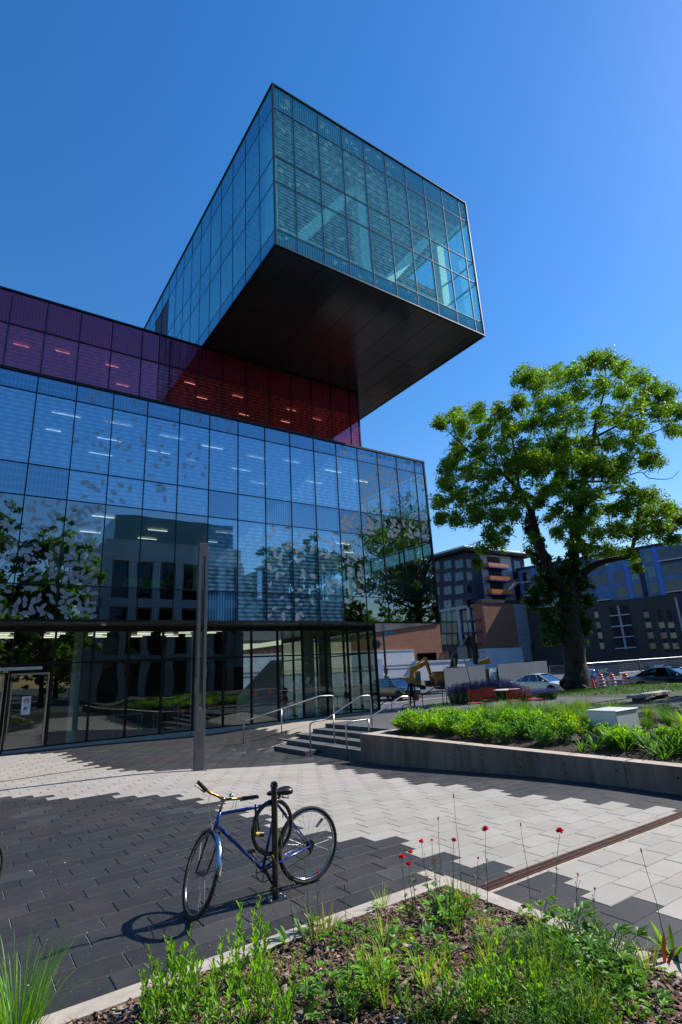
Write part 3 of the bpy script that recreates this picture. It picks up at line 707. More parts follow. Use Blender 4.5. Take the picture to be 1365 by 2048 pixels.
# ================================================================ RAISED PLANTER, STAIRS, RAILS
pw=wthing('planter_wall','long low concrete retaining wall with tie holes and pale stains, holding the raised bed','wall')
WX=9.0; WT=.27
b=MB()
yy=12.5
while yy>-8:
    y1=yy; y0=yy-3.6
    b.bbox(WX,WX+.30,y0+.006,y1,-.7,WT,.012); yy-=3.6
b.build('wall_face',m_concw,pw)
b=MB()
yy=12.497
while yy>-8: b.box(WX+.014,WX+.286,yy-3.58,yy-.02,WT-.002,WT+.003); yy-=3.6
b.build('wall_cap',mat('concrete_cap',(.46,.38,.30),.85,var=.25,scale=6,bump=.3,bscale=90),pw)
b=MB(); b.bbox(WX+.302,15.6,12.2,12.497,-.5,WT,.012); b.build('end_wall',m_conc,pw)
b=MB(); hr=random.Random(2)
for i in range(13):
    for z in (.12,-.02):
        y=12.1-i*.95; 
        if z>gz(9,y)+.1: b.lathe([(.018,0),(.018,.002)],(0,0,0),10,0,Matrix.Translation((WX-.0015,y,z))@Matrix.Rotation(PI/2,4,'Y'))
b.build('tie_holes',mat('hole_black',(.01,.01,.01),.9),pw)
def soilz(x,y): return WT-.05+.10*ss((x-9.3)/1.2)+.03*noise.noise(Vector((x*1.7,y*1.7,3)))
sheet('planter_soil',rng(9.301,15.6,.25),rng(-8,12.199,.25),soilz,0,m_mulch)
st=wthing('stairs','five dark grey concrete steps beside the end of the retaining wall','stairs')
m_step=mat('step_concrete',(.085,.09,.095),.75,var=.25,scale=6,bump=.3,bscale=100)
ends=[(14.6,17.7),(12.52,17.2),(12.52,16.85),(12.52,16.62),(12.52,16.62)]
for i in range(5):
    x0=8.55+.5*i; z=-.275+.119*i
    b=MB(); xa=max(x0,WX+.0) if False else x0
    b.bbox(x0,11.6,ends[i][0],ends[i][1],-.7,z,.008)
    b.build('step',m_step,st)
    b=MB(); b.box(x0+.004,x0+.05,ends[i][0]+.01,ends[i][1]-.01,z-.001,z+.003); b.build('nosing',mat('step_nosing',(.20,.20,.20),.7,var=.2),st)
m_rail=mat('stainless_rail',(.46,.46,.45),.33,1.,var=.08,scale=3)
def smoothpath(P,r=.06,n=5):
    out=[P[0]]
    for i in range(1,len(P)-1):
        a=(P[i-1]-P[i]); c=(P[i+1]-P[i]); ra=min(r,a.length*.45,c.length*.45); a=P[i]+a.normalized()*ra; c=P[i]+c.normalized()*ra
        for k in range(n+1):
            t=k/n; out.append(a*(1-t)**2+P[i]*2*t*(1-t)+c*t*t)
    out.append(P[-1]); return out
def handrail(label,pts,posts,r=.022,m=m_rail):
    t=thing('handrail',label,'handrail',tuple(pts[0]),0,'tubular handrails of the steps')
    o=Vector(pts[0]); b=MB(); b.tube([p-o for p in smoothpath(pts,.09)],r,10); b.build('rail_tube',m,t,smooth=True)
    for a,c in posts:
        b=MB(); b.tube([Vector(a)-o,Vector(c)-o],r*.95,10); b.tube([Vector(c)-o,Vector(c)-o+Vector((0,0,.012))],r*2,12); b.build('post',m,t,smooth=True)
def rail_at(label,Y,foot,bends,end,mids,m=m_rail,r=.022,gzf=None):
    f=gzf or gz
    P=[ony(*q,Y) for q in bends]
    p0=ony(*foot,Y); p0=Vector((P[0].x,Y,f(P[0].x,Y))); pts=[p0]+P
    e=P[-1]; pts.append(Vector((e.x,Y,end)))
    posts=[]
    for mx,my,zb in mids:
        q=ony(mx,my,Y); posts.append((q,Vector((q.x,Y,zb))))
    handrail(label,pts,posts,r,m)
rail_at('long steel handrail nearest the glass wall, rising along the dark ramp',17.9,(487,1497),[(488,1443),(500,1439),(640,1392),(667,1391)],.08,[(563,1419,-.15)])
rail_at('steel handrail rising over the middle of the steps',14.3,(622,1515),[(620,1447),(632,1442),(650,1440),(722,1392),(741,1391)],.2,[(667,1428,-.15)])
rail_at('steel handrail hard against the end of the concrete planter wall',12.9,(697,1522),[(692,1451),(702,1443),(735,1439),(803,1393),(818,1393)],.2,[(737,1437,.0)])
def grail(label,Y,bends,mids,m):
    P=[ony(*q,Y) for q in bends]; pts=[Vector((P[0].x,Y,gz(P[0].x,Y)))]+P+[Vector((P[-1].x,Y,gz(P[-1].x,Y)))]
    handrail(label,pts,[(ony(a,c,Y),Vector((ony(a,c,Y).x,Y,gz(ony(a,c,Y).x,Y)))) for a,c in mids],.02,m)
m_drail=mat('dark_rail_steel',(.05,.05,.055),.35,.8)
grail('dark steel handrail at the far terrace edge in front of the parked dark car',20.5,[(805,1412),(812,1409),(820,1408),(872,1373),(884,1374)],[(845,1392)],m_drail)
grail('dark steel handrail in front of the grey hoarding, behind the lavender',19.0,[(893,1391),(925,1368),(935,1366),(942,1367)],[],m_drail)
grail('short dark handrail just outside the glass corner of the library',20.9,[(742,1428),(775,1399),(783,1397)],[],m_drail)
# white block in the planting
P1=onz(1231,1422,.86); P0=onz(1172,1420.5,.86); P2=onz(1268,1415,.86)
bl=thing('white_block','plain white painted block standing among the grasses of the raised bed','block',(P1.x,P1.y,0))
b=MB(); b.bbox(0,P2.x-P1.x,0,P0.y-P1.y,.1,.84,.012); b.build('body',mat('white_block_paint',(.60,.62,.62),.45,var=.06),bl)
b=MB(); b.bbox(-.015,P2.x-P1.x+.015,-.015,P0.y-P1.y+.015,.842,.862,.006); b.build('lid',mat('white_block_lid',(.66,.67,.66),.4,var=.05),bl)
# lamp column of two flat bars
lp=ground_hit(398,1541); LH=ony(411,1087,lp.y).z
lc=thing('lamp_column','tall dark grey lamp column split into two slim bars by a long slot','lamp',(lp.x,lp.y,lp.z))
H=LH-lp.z; m_col=mat('lamp_paint',(.085,.09,.10),.45,.3,var=.15,scale=2)
zs0=ony(400,1418,lp.y).z-lp.z; zs1=ony(408,1114,lp.y).z-lp.z
b=MB(); b.bbox(-.12,.12,-.05,.05,0,zs0,.01); b.build('lower_shaft',m_col,lc)
for x0,x1 in ((-.12,-.045),(.045,.12)):
    b=MB(); b.box(x0,x1,-.05,.05,zs0+.001,zs1); b.build('side_bar',m_col,lc)
b=MB(); b.bbox(-.12,.12,-.05,.05,zs1+.001,H,.01); b.build('head',m_col,lc)
b=MB(); b.box(-.04,.04,-.03,.03,zs0+.002,zs0+.05); b.build('lens',mat('lamp_lens',(.5,.5,.45),.3),lc)
b=MB(); b.box(-.06,.06,-.053,-.0505,.5,.85); b.build('access_hatch',mat('hatch',(.065,.07,.08),.4,.3),lc)
b=MB(); b.bbox(-.16,.16,-.09,.09,-.03,.012,.004); 
for sx_ in (-.14,.14):
    for sy_ in (-.07,.07): b.lathe([(.01,.012),(.01,.025)],(sx_,sy_,0),6)
b.build('base_plate',m_col,lc)
b=MB(); b.box(-.135,-.1205,-.045,.045,1.72,2.05); b.build('bracket',m_rail,lc)
b=MB(); b.box(.1205,.14,-.03,.03,2.05,2.35); b.build('sensor',m_col,lc)
# ---------------------------------------------------------------- bicycle rack (post and ring)
bp=ground_hit(552,1799)
rk=thing('bike_rack','black steel post with a ring and a bolted foot, beside the blue bicycle','bike rack',tuple(bp))
m_blk=mat('gloss_black_paint',(.010,.010,.011),.22,.0,var=.1,coat=.4)
rh=ony(547,1563,bp.y).z-bp.z
b=MB(); b.lathe([(.030,.0),(.030,rh-.05),(.036,rh-.05),(.036,rh-.03),(.030,rh-.008),(.015,rh),(.0005,rh+.002)],n=20); b.build('post',m_blk,rk,auto=math.radians(40))
b=MB(); b.bbox(-.09,.09,-.06,.06,-.01,.010,.003); b.build('foot_plate',m_blk,rk)
b=MB()
for sx_ in (-.07,.07):
    for sy_ in (-.04,.04): b.lathe([(.011,.01),(.011,.022),(.006,.026)],(sx_,sy_,0),6)
b.build('anchor_bolts',mat('bolt_zinc',(.4,.4,.4),.35,1),rk)
rc=ony(549,1655,bp.y)-bp; R_=.218
b=MB(); ang=math.radians(8)
b.tube([(rc.x+R_*math.cos(t)*math.cos(ang),R_*math.cos(t)*math.sin(ang)+.035,rc.z+R_*math.sin(t)) for t in [2*PI*k/40 for k in range(40)]],.019,10,closed=True); b.build('ring',m_blk,rk,smooth=True)
# ---------------------------------------------------------------- bicycle
m_tyre=mat('tyre_rubber',(.014,.014,.014),.75,var=.3,scale=40,bump=.3,bscale=300)
m_rim=mat('chrome_rim',(.55,.56,.58),.18,1.,var=.15)
m_rimr=mat('rusty_chrome',(.38,.30,.24),.3,.9,var=.5,scale=20)
m_blue=mat('blue_frame_paint',(.008,.045,.30),.25,.1,var=.3,scale=10,coat=.5)
m_gold=mat('tarnished_brass_bar',(.40,.19,.05),.32,.9,var=.35,scale=14)
m_bk=mat('black_plastic',(.012,.012,.013),.45,var=.2)
m_chain=mat('oily_steel',(.05,.045,.04),.4,.9,var=.4,scale=50)
m_spoke=mat('spoke_steel',(.22,.22,.22),.45,1.)
WR=.335
def wheel(parent,hub,uv,rim=m_rim):
    """uv: forward and up directions in the wheel plane"""
    h=Vector(hub); u,v=uv; nrm=u.cross(v)
    o=bpy.data.objects.new('wheel',None); COL.objects.link(o); o.parent=parent; o.location=h
    C=lambda r,n=56: [u*(r*math.cos(2*PI*k/n))+v*(r*math.sin(2*PI*k/n)) for k in range(n)]
    b=MB(); b.tube(C(WR-.017),.018,10,closed=True); b.build('tyre',m_tyre,o,smooth=True)
    b=MB(); n=56
    vs=[]; 
    for k in range(n):
        a=2*PI*k/n; d=u*math.cos(a)+v*math.sin(a)
        for r,w_ in ((WR-.034,.011),(WR-.050,.009),(WR-.050,-.009),(WR-.034,-.011)): vs.append(d*r+nrm*w_)
    b.add(vs,[(k*4+j,k*4+(j+1)%4,((k+1)%n)*4+(j+1)%4,((k+1)%n)*4+j) for k in range(n) for j in range(4)]); b.build('rim',rim,o,smooth=True)
    b=MB()
    for k in range(32):
        a=2*PI*k/32; s_=1 if k%2 else -1; a2=a+s_*.95*(1 if (k//2)%2 else -1)
        b.tube([u*(.018*math.cos(a2))+v*(.018*math.sin(a2))+nrm*s_*.028,(u*math.cos(a)+v*math.sin(a))*(WR-.048)],.0011,4,cap=False)
    b.build('spokes',m_spoke,o)
    b=MB(); b.tube([nrm*-.045,nrm*-.03,nrm*-.029,nrm*.029,nrm*.03,nrm*.045],[.008,.008,.02,.02,.008,.008],12); b.build('hub',m_spoke,o,smooth=False)
    return o,u,nrm
def bicycle(label,HR,HF,uvf,SEAT,BBp,HT,HB,BARL,BARR,CEN,SADF,SADR):
    O=Vector((HR.x,HR.y,HR.z-WR)); L=lambda p:Vector(p)-O
    t=thing('bicycle',label,'bicycle',tuple(O))
    bx=(HF-HR); bx.z=0; bx.normalize(); sdv=bx.cross(Vector((0,0,1)))
    rw,_,_=wheel(t,L(HR),(bx,Vector((0,0,1)))); fw,fu,fn=wheel(t,L(HF),uvf,m_rimr); fv=uvf[1]
    b=MB(); T=lambda a,c,r,n=10:b.tube([L(a),L(c)],r,n)
    top=HT.lerp(HB,.12); dn=HT.lerp(HB,.75); st_=SEAT
    T(top,st_,.014); T(dn,BBp,.0155); T(st_.lerp(BBp,-.06),BBp,.014); T(HT,HB,.018)
    for s_ in (-1,1):
        b.tube([L(st_)+sdv*s_*.012,L(st_.lerp(HR,.5))+sdv*s_*.04,L(HR)+sdv*s_*.055],[.008,.008,.007],8)
        b.tube([L(BBp)+sdv*s_*.025,L(BBp.lerp(HR,.35))+sdv*s_*.04,L(HR)+sdv*s_*.055],[.010,.009,.008],8)
    b.tube([L(BBp)-sdv*.035,L(BBp)+sdv*.035],.021,12)
    b.build('frame',m_blue,t,smooth=True)
    b=MB(); crown=HB+ (HB-HT).normalized()*.03
    b.tube([L(HB),L(crown)],.017,10); b.tube([L(crown)-fn*.055,L(crown)+fn*.055],.014,8)
    for s_ in (-1,1):
        mid=crown.lerp(HF,.6)+fn*s_*.055-fu*.012
        b.tube([L(crown)+fn*s_*.05,L(mid),L(HF)+fn*s_*.05],[.012,.010,.007],8)
    b.build('fork',m_blk,t,smooth=True)
    b=MB(); stem=CEN
    b.tube([L(HT),L(HT.lerp(stem,.75)),L(stem)],[.012,.012,.013],10); b.tube([L(stem)-fn*.02,L(stem)+fn*.02],.02,12); b.build('stem',m_rimr,t,smooth=True)
    hb=bpy.data.objects.new('handlebar',None)
    P=[BARL,BARL.lerp(CEN,.45)+fu*.035+Vector((0,0,-.005)),CEN+(BARL-CEN).normalized()*.07-Vector((0,0,.004)),CEN,CEN+(BARR-CEN).normalized()*.07-Vector((0,0,.004)),BARR.lerp(CEN,.5)+fu*.035,BARR]
    Q=[]
    for i in range(len(P)-1):
        p0=P[max(0,i-1)];p1=P[i];p2=P[i+1];p3=P[min(len(P)-1,i+2)]
        for k in range(6):
            q=k/6; Q.append(.5*((2*p1)+(p2-p0)*q+(2*p0-5*p1+4*p2-p3)*q*q+(3*p1-p0-3*p2+p3)*q**3))
    Q.append(P[-1]); b=MB(); b.tube([L(q) for q in Q],.0115,10); hb=b.build('handlebar',m_gold,t,smooth=True)
    for e,k in ((0,1),(-1,-1)):
        seg=Q[:6] if e==0 else Q[-6:]
        b=MB(); b.tube([L(q) for q in seg],.0165,12); b.build('grip',m_bk,hb,smooth=True)
        c0=seg[-1] if e==0 else seg[0]; tip=Q[e]+fu*.075-Vector((0,0,.01))
        b=MB(); b.tube([L(c0),L(c0)+fu*.035-Vector((0,0,.012)),L(c0.lerp(tip,.6))+fu*.02,L(tip)],[.008,.008,.005,.005],8); b.build('brake_lever',m_spoke,hb,smooth=True)
    b=MB(); q=Q[-13]; b.lathe([(.0005,.030),(.015,.027),(.022,.016),(.023,.008),(.01,.0)][::-1],tuple(L(q)+Vector((0,0,.018))),14); b.build('bell',m_rim,hb,smooth=True)
    b=MB()
    for e in (Q[8],Q[-9]): b.tube([L(e)+fu*.03,L(e)+fu*.07-Vector((0,0,.06)),L(HB)+fu*.08+Vector((0,0,.06)),L(HB)+fu*.03-Vector((0,0,.02))],.0022,5)
    b.build('brake_cable',mat('cable_white',(.6,.6,.58),.5),t)
    b=MB(); b.tube([L(Q[-8]),L(Q[-8])+fu*.05-Vector((0,0,.07)),L(top.lerp(st_,.3))+Vector((0,0,-.015)),L(top.lerp(st_,.95))-Vector((0,0,.018))],.0024,5); b.build('rear_cable',m_bk,t)
    # fender over the top and back of the front wheel
    b=MB(); vs=[]; n=22
    for k in range(n):
        a=math.radians(66+ (k/(n-1))*122); d=fu*math.cos(a)+fv*math.sin(a)
        for j in range(5):
            w_=(j-2)/2; vs.append(L(HF)+d*(WR+.014-.012*w_*w_)+fn*w_*.027)
    b.add(vs,[(k*5+j,k*5+j+1,k*5+5+j+1,k*5+5+j) for k in range(n-1) for j in range(4)]); b.build('fender',m_rim,t,smooth=True)
    b=MB()
    for s_ in (-1,1): 
        a=math.radians(178); d=fu*math.cos(a)+fv*math.sin(a); b.tube([L(HF)+fn*s_*.045,L(HF)+d*(WR+.01)+fn*s_*.022],.003,5)
    b.build('fender_stay',m_spoke,t)
    # caliper brakes
    b=MB(); c=L(crown)+fu*.035; b.tube([c+fn*.05+Vector((0,0,-.05)),c+fn*.05,c+Vector((0,0,.02)),c-fn*.05,c-fn*.05+Vector((0,0,-.05))],.007,6)
    c=L(st_.lerp(HR,.28)); b.tube([c+sdv*.05-Vector((0,0,.04)),c+sdv*.05+Vector((0,0,.0)),c-sdv*.05,c-sdv*.05-Vector((0,0,.04))],.006,6)
    b.build('caliper_brake',m_rimr,t,smooth=True)
    # saddle
    b=MB(); ax=(SADR-SADF); ln=ax.length; ax.normalize(); sd2=ax.cross(Vector((0,0,1))).normalized()
    prof=[(0,.012,.012),(.08,.020,.022),(.25,.026,.026),(.45,.040,.03),(.62,.068,.036),(.8,.085,.042),(.93,.080,.040),(1,.05,.028)]
    vs=[]; n=14
    for s_,w_,h_ in prof:
        c=L(SADF)+ax*ln*s_
        for k in range(n):
            a=2*PI*k/n; vs.append(c+sd2*w_*math.cos(a)+Vector((0,0,(h_*math.sin(a) if math.sin(a)>0 else h_*.9*math.sin(a)))))
    b.add(vs,[(i*n+k,i*n+(k+1)%n,(i+1)*n+(k+1)%n,(i+1)*n+k) for i in range(len(prof)-1) for k in range(n)]+[tuple(range(n-1,-1,-1)),tuple(range((len(prof)-1)*n,len(prof)*n))])
    sad=b.build('saddle',mat('saddle_vinyl',(.012,.012,.013),.35,var=.2),t,smooth=True)
    b=MB(); pt=SADF.lerp(SADR,.55)
    b.tube([L(SEAT),L(pt)-Vector((0,0,.03))],.0125,10)
    for s_ in (-1,1): b.tube([L(pt)+ax*.06+sd2*s_*.045-Vector((0,0,.02)),L(pt)+ax*.07+sd2*s_*.045-Vector((0,0,.06)),L(pt)+sd2*s_*.03-Vector((0,0,.045))],.006,6)
    b.build('seat_post',m_spoke,sad,smooth=True)
    # crankset, chain, pedals, sprockets
    b=MB(); c=L(BBp)-sdv*.045
    cr=[c+bx*(.088*math.cos(2*PI*k/40))+Vector((0,0,.088*math.sin(2*PI*k/40))) for k in range(40)]
    b.tube(cr,.004,5,closed=True)
    for k in range(5): b.tube([c,c+(bx*math.cos(2*PI*k/5)+Vector((0,0,1))*math.sin(2*PI*k/5))*.086],.005,5)
    b.tube([c-sdv*.05+sdv*.05,c-sdv*.02],.02,10)
    b.build('chainring',m_chain,t)
    for s_,sg in ((-1,1),(1,-1)):
        b=MB(); c2=L(BBp)+sdv*s_*.06; e=c2+(bx*-.5*sg+Vector((0,0,-.86*sg)))*.165
        b.tube([c2,e],[.014,.010],8); cr_=b.build('crank',m_chain,t,smooth=True)
        b=MB(); f=e+sdv*s_*.05; b.box(-.045,.045,-.035,.035,-.012,.012,0,Matrix.Translation(f)@Matrix.Rotation(math.atan2(bx.y,bx.x),4,'Z')); b.build('pedal',m_bk,cr_)
    b=MB(); c=L(HR)-sdv*.04; c3=L(BBp)-sdv*.045
    b.tube([c3+Vector((0,0,.088)),c+Vector((0,0,.04))],.004,5); b.tube([c3-Vector((0,0,.088)),c-Vector((0,0,.07)),c-bx*.03-Vector((0,0,.04))],.004,5); b.build('chain',m_chain,t)
    b=MB()
    for k,r in enumerate((.045,.037,.03)): b.tube([c+sdv*(.006*k),c+sdv*(.006*k+.003)],r,20)
    b.tube([c-Vector((0,0,.02)),c-Vector((0,0,.075))-bx*.0],.01,8); b.build('sprockets',m_chain,t)
    b=MB(); a=math.radians(50); d=-bx*math.cos(a)+Vector((0,0,1))*math.sin(a); b.box(-.05,.05,-.006,.006,-.011,.011,0,Matrix.Translation(L(HR)+d*.215)@Matrix.Rotation(math.atan2(bx.y,bx.x),4,'Z')@Matrix.Rotation(math.radians(40),4,'Y')); b.build('wheel_reflector',mat('reflector_grey',(.20,.21,.23),.3),t)
    return t
by=bp.y+.09
def bkp(px_,py_,y=None): return ony(px_,py_,by if y is None else y)
HRp=bkp(620,1693); HRp.y+=.03; HRp.z=gz(HRp.x,by)+WR
HTp=bkp(443,1622); HBp=bkp(431,1658)
BD=Vector((HBp.x-HRp.x,HBp.y-HRp.y,0)).normalized()            # forward direction of the frame
aX=(Vector((0,0,1))*math.cos(math.radians(18))-BD*math.sin(math.radians(18))).normalized()
HTp=HBp+aX*.135
Rm=Matrix.Rotation(math.radians(-92),3,aX)
fU=Rm@BD; fV=Rm@Vector((0,0,1))
drop=WR*math.sqrt(fU.z**2+fV.z**2); rk_=(Rm@(BD-aX*BD.dot(aX)).normalized())*.045
t_=(HBp.z+rk_.z-(gz(HBp.x,HBp.y)+drop))/aX.z; HFp=HBp+rk_-aX*t_
CENp=HTp+aX*.105
nn=fU.cross(fV); nn=nn if nn.x<0 else -nn
BARLp=CENp+nn*.31-fU*.10+fV*.07; BARRp=CENp-nn*.30-fU*.12+fV*.05
bicycle('blue bicycle with rusty chrome fender leaning by the black rack post',HRp,HFp,(fU,fV),bkp(553,1606),bkp(526,1739),HTp,HBp,BARLp,BARRp,CENp,bkp(535,1588,by-.02),bkp(580,1580,by+.02))
# lock hanging in the ring
lk=thing('bicycle_lock','yellow and black cylinder lock with a bent shackle hanging inside the rack ring','lock',tuple(bkp(520,1668,bp.y)))
b=MB(); b.tube([(-.045,0,.006),(-.005,0,0)],.020,12); b.build('yellow_barrel',mat('lock_yellow',(.45,.30,.02),.4),lk,smooth=False,auto=.6)
b=MB(); b.tube([(-.004,0,0),(.035,0,-.008)],.022,12); b.build('keyhole_end',m_bk,lk,auto=.6)
b=MB(); b.tube(smoothpath([Vector(v) for v in ((-.035,0,.01),(-.045,0,.24),(-.038,0,.25),(-.03,.01,.20),(-.0,.01,.01))],.02),.008,8); b.build('shackle',m_bk,lk,smooth=True)
# second bicycle, only its front tyre reaches into the frame at the left
src=[o for o in bpy.data.objects if o.name=='bicycle'][0]
P=ground_hit(-20,1790)
c=dup(src,label='bicycle at the left edge with only a sliver of its dark tyre showing',rz=0.5)
off=Matrix.Rotation(.5,4,'Z')@Vector((HFp.x-HRp.x,HFp.y-HRp.y,0)); P=onz(-66,1752,.28); c.location=(P.x,P.y,gz(P.x,P.y))
# ================================================================ FAR SIDE OF THE STREET
def onplane(x,y,O,n): d=ray(x,y); return CAM+d*((Vector(O)-CAM).dot(n)/d.dot(n))
c6=lambda x,y:(720+x*.29304,1240+y*.29304)
c7=lambda x,y:(850+x*.37729,1060+y*.37729)
c8=lambda x,y:(1050+x*.23077,1200+y*.23077)
z2=lambda x,y:(740+x*.13187,1240+y*.13187)
z3=lambda x,y:(900+x*.14652,1330+y*.14652)
cf=lambda x,y:(1160+x*.15018,1290+y*.15018)
VN=Vector((math.cos(AZ),math.sin(AZ),0)); VR=Vector((math.sin(AZ),-math.cos(AZ),0))
def atD(q,D): return onplane(q[0],q[1],CAM+VN*D,VN)
def prism_px(b,pts,D,th,mi=0):
    P=[atD(q,D) for q in pts]; k=len(P); vs=[p-VN*th/2 for p in P]+[p+VN*th/2 for p in P]
    b.add(vs,[tuple(range(k)),tuple(range(2*k-1,k-1,-1))]+[(i,i+k,(i+1)%k+k,(i+1)%k) for i in range(k)],mi); return b
def brickmat(name,c1,c2,mortar,scale=1.):
    n=N(name); p=n.n('BsdfPrincipled',Roughness=.9); po=n.pos(); sx=n.n('SeparateXYZ'); n.l(po,sx.inputs[0]); cb=n.n('CombineXYZ')
    n.l(n.math('ADD',sx.outputs[0],sx.outputs[1]),cb.inputs[0]); n.l(sx.outputs[2],cb.inputs[1])
    br=n.n('TexBrick',Color1=(*c1,1),Color2=(*c2,1),Mortar=(*mortar,1),Scale=1./scale); br.inputs['Mortar Size'].default_value=.012; br.inputs['Brick Width'].default_value=.5; br.inputs['Row Height'].default_value=.17
    n.l(cb.outputs[0],br.inputs['Vector']); 
    c=n.mix(n.math('MULTIPLY',n.ramp(n.noise(.5,4),.3,.7),.4),br.outputs[0],tuple(x*.6 for x in c1)); n.l(c,p.inputs['Base Color']); return n.done(p.outputs[0])
m_brick=brickmat('red_brick',(.30,.105,.055),(.38,.15,.08),(.22,.15,.12)); m_brickd=brickmat('brown_brick',(.24,.09,.055),(.30,.12,.075),(.18,.12,.1))
m_wbrick=brickmat('white_painted_brick',(.60,.61,.64),(.68,.69,.72),(.50,.51,.54))
m_dglass=glass('dark_window_glass',(.02,.025,.03),.06,(.6,.75,1.),wob=.05)
m_lglass=glass('pale_window_glass',(.04,.05,.06),.09,(.5,.75,1.),('plain',(.035,.065,.085),.55),wob=.05)
m_navy=mat('navy_panel',(.007,.012,.040),.7,var=.3,scale=.6); m_bluep=mat('bright_blue_panel',(.006,.13,.36),.4,var=.35,scale=.4)
m_gpan=mat('grey_cladding',(.26,.28,.33),.5,.2,var=.12,scale=.5); m_anth=mat('anthracite_cladding',(.020,.021,.024),.6,var=.3,scale=.5)
m_trim=mat('pale_trim',(.45,.46,.48),.6); m_wfr=mat('window_frame_grey',(.12,.125,.13),.5)
def facade(t,o,O,n,rects):
    """rects: (px polygon corners tl,tr,br,bl) drawn on the plane through O with normal n; each a part named and recessed or proud"""
    for name,q,dep,m in rects:
        P=[onplane(*p,O,n) for p in q]; e=(P[1]-P[0]); e.z=0; e.normalize()
        z1=(P[0].z+P[1].z)/2; z0=(P[2].z+P[3].z)/2
        u0=((P[0]+P[3])/2-O).dot(e); u1=((P[1]+P[2])/2-O).dot(e)
        panel_on(t,o,O,n,e,name,u0,u1,z0,z1,dep,m)
def panel_on(t,o,O,n,e,name,u0,u1,z0,z1,dep,m,frame=False):
    nn=Vector(n).normalized(); nn=-nn if nn.dot(VN)>0 else nn     # towards the camera
    b=MB(); A=Vector((O.x,O.y,0))-o
    def C(u,z,d): return A+e*u+nn*d+Vector((0,0,z))
    d0,d1=(min(0,dep)-.02,max(.0,dep))
    vs=[C(u0,z0,d0),C(u1,z0,d0),C(u1,z1,d0),C(u0,z1,d0),C(u0,z0,d1),C(u1,z0,d1),C(u1,z1,d1),C(u0,z1,d1)]
    b.add(vs,((0,1,2,3),(7,6,5,4),(0,4,5,1),(1,5,6,2),(2,6,7,3),(3,7,4,0)))
    return b.build(name,m,t)
def window_on(t,o,O,n,e,u0,u1,z0,z1,mg=None,split=1,dep=.06,mf=None):
    nn=Vector(n).normalized(); nn=-nn if nn.dot(VN)>0 else nn
    A=Vector((O.x,O.y,0))-o; b=MB()
    def bar(ua,ub,za,zb,d):
        vs=[A+e*u+nn*dd+Vector((0,0,z)) for dd in (0.005,d) for (u,z) in ((ua,za),(ub,za),(ub,zb),(ua,zb))]
        b.add(vs,((0,1,2,3),(7,6,5,4),(0,4,5,1),(1,5,6,2),(2,6,7,3),(3,7,4,0)),1)
    f=.07
    bar(u0,u1,z0,z0+f,dep); bar(u0,u1,z1-f,z1,dep)
    for k in range(split+1): 
        u=lerp(u0,u1-f,k/split); bar(u,u+f,z0+f,z1-f,dep)
    b.quad(*[A+e*u+nn*.03+Vector((0,0,z)) for (u,z) in ((u0+f,z0+f),(u1-f,z0+f),(u1-f,z1-f),(u0+f,z1-f))],0)
    return b.build('window',[mg or m_dglass,mf or m_wfr],t)
# --- apartment block with orange balconies
AX=93.
ac=onx(*c7(218,140),AX); roofz=onx(*c7(192,98),AX).z
ap=thing('apartment_building','navy apartment block with pale flat roof and three orange balconies','building',(ac.x,ac.y,0)); ao=Vector((ac.x,ac.y,0))
yf=ac.y; xr=ony(*c7(527,170),yf).x; ylf=onx(*c7(20,140),AX).y
podz=onx(*c7(300,372),AX).z; pody=onx(*c7(310,395),AX).y
b=MB(); b.box(0,xr-ac.x,0,40,podz-.5,roofz-.9); b.build('wall',m_navy,ap)
b=MB(); b.bbox(-2.2,xr-ac.x+1.6,-1.8,42,roofz-.45,roofz,.15); b.build('roof',mat('roof_pale',(.50,.52,.56),.5),ap)
b=MB(); b.box(-1.9,xr-ac.x+1.3,-1.5,41.6,roofz-1.0,roofz-.46); b.build('fascia',m_navy,ap)
ex=Vector((1,0,0)); ey=Vector((0,1,0)); nX=Vector((1,0,0)); nY=Vector((0,1,0)); O=ac.copy()
g0=ony(*c7(292,150),yf).x-ac.x; g1=ony(*c7(452,150),yf).x-ac.x
panel_on(ap,ao,O,nY,ex,'grey_panel',g0,g1,podz+.3,roofz-1.1,.12,m_gpan)
ra,rb=ony(*c7(330,180),yf).x-ac.x,ony(*c7(398,180),yf).x-ac.x
panel_on(ap,ao,O,nY,ex,'balcony_shade_panel',ra,rb,podz+.5,roofz-1.6,.16,mat('recess_shade',(.012,.012,.015),.8))  # flat near-black panel, the shade of the recess put into its colour
fl=3.15; zr=roofz-1.6
m_or=mat('orange_balcony_glass',(.62,.20,.05),.3,var=.25,scale=1.5,coat=.3)
for k,(xa,ya,xb,yb) in enumerate(((335,172,440,200),(344,242,452,270),(352,313,462,345))):
    p=ony(*c7(xa,ya),yf-1.6); q=ony(*c7(xb,ya),yf-1.6); r_=ony(*c7(xa,yb),yf-1.6)
    x0,x1=p.x-ac.x,q.x-ac.x; z1=p.z; z0=ony(*c7(xa,yb-8),yf-1.6).z
    b=MB(); b.box(x0,x1,-1.75,-.13,z0-.25,z0); bb=b.build('balcony',mat('balcony_slab_blue',(.02,.03,.22),.5),ap)
    b=MB(); b.box(x0,x1,-1.74,-1.70,z0+.05,z1); b.box(x0,x0+.04,-1.69,-.13,z0+.05,z1); b.box(x1-.04,x1,-1.69,-.13,z0+.05,z1); b.build('railing_glass',m_or,bb)
fz=[(ony(*c7(470,y),yf).z) for y in (185,243,312)]
for z in fz:
    u0=ony(*c7(474,200),yf).x-ac.x; u1=ony(*c7(508,200),yf).x-ac.x
    window_on(ap,ao,O,nY,ex,u0,u1,z-1.0,z+1.1,m_lglass,2)
wr=random.Random(4)
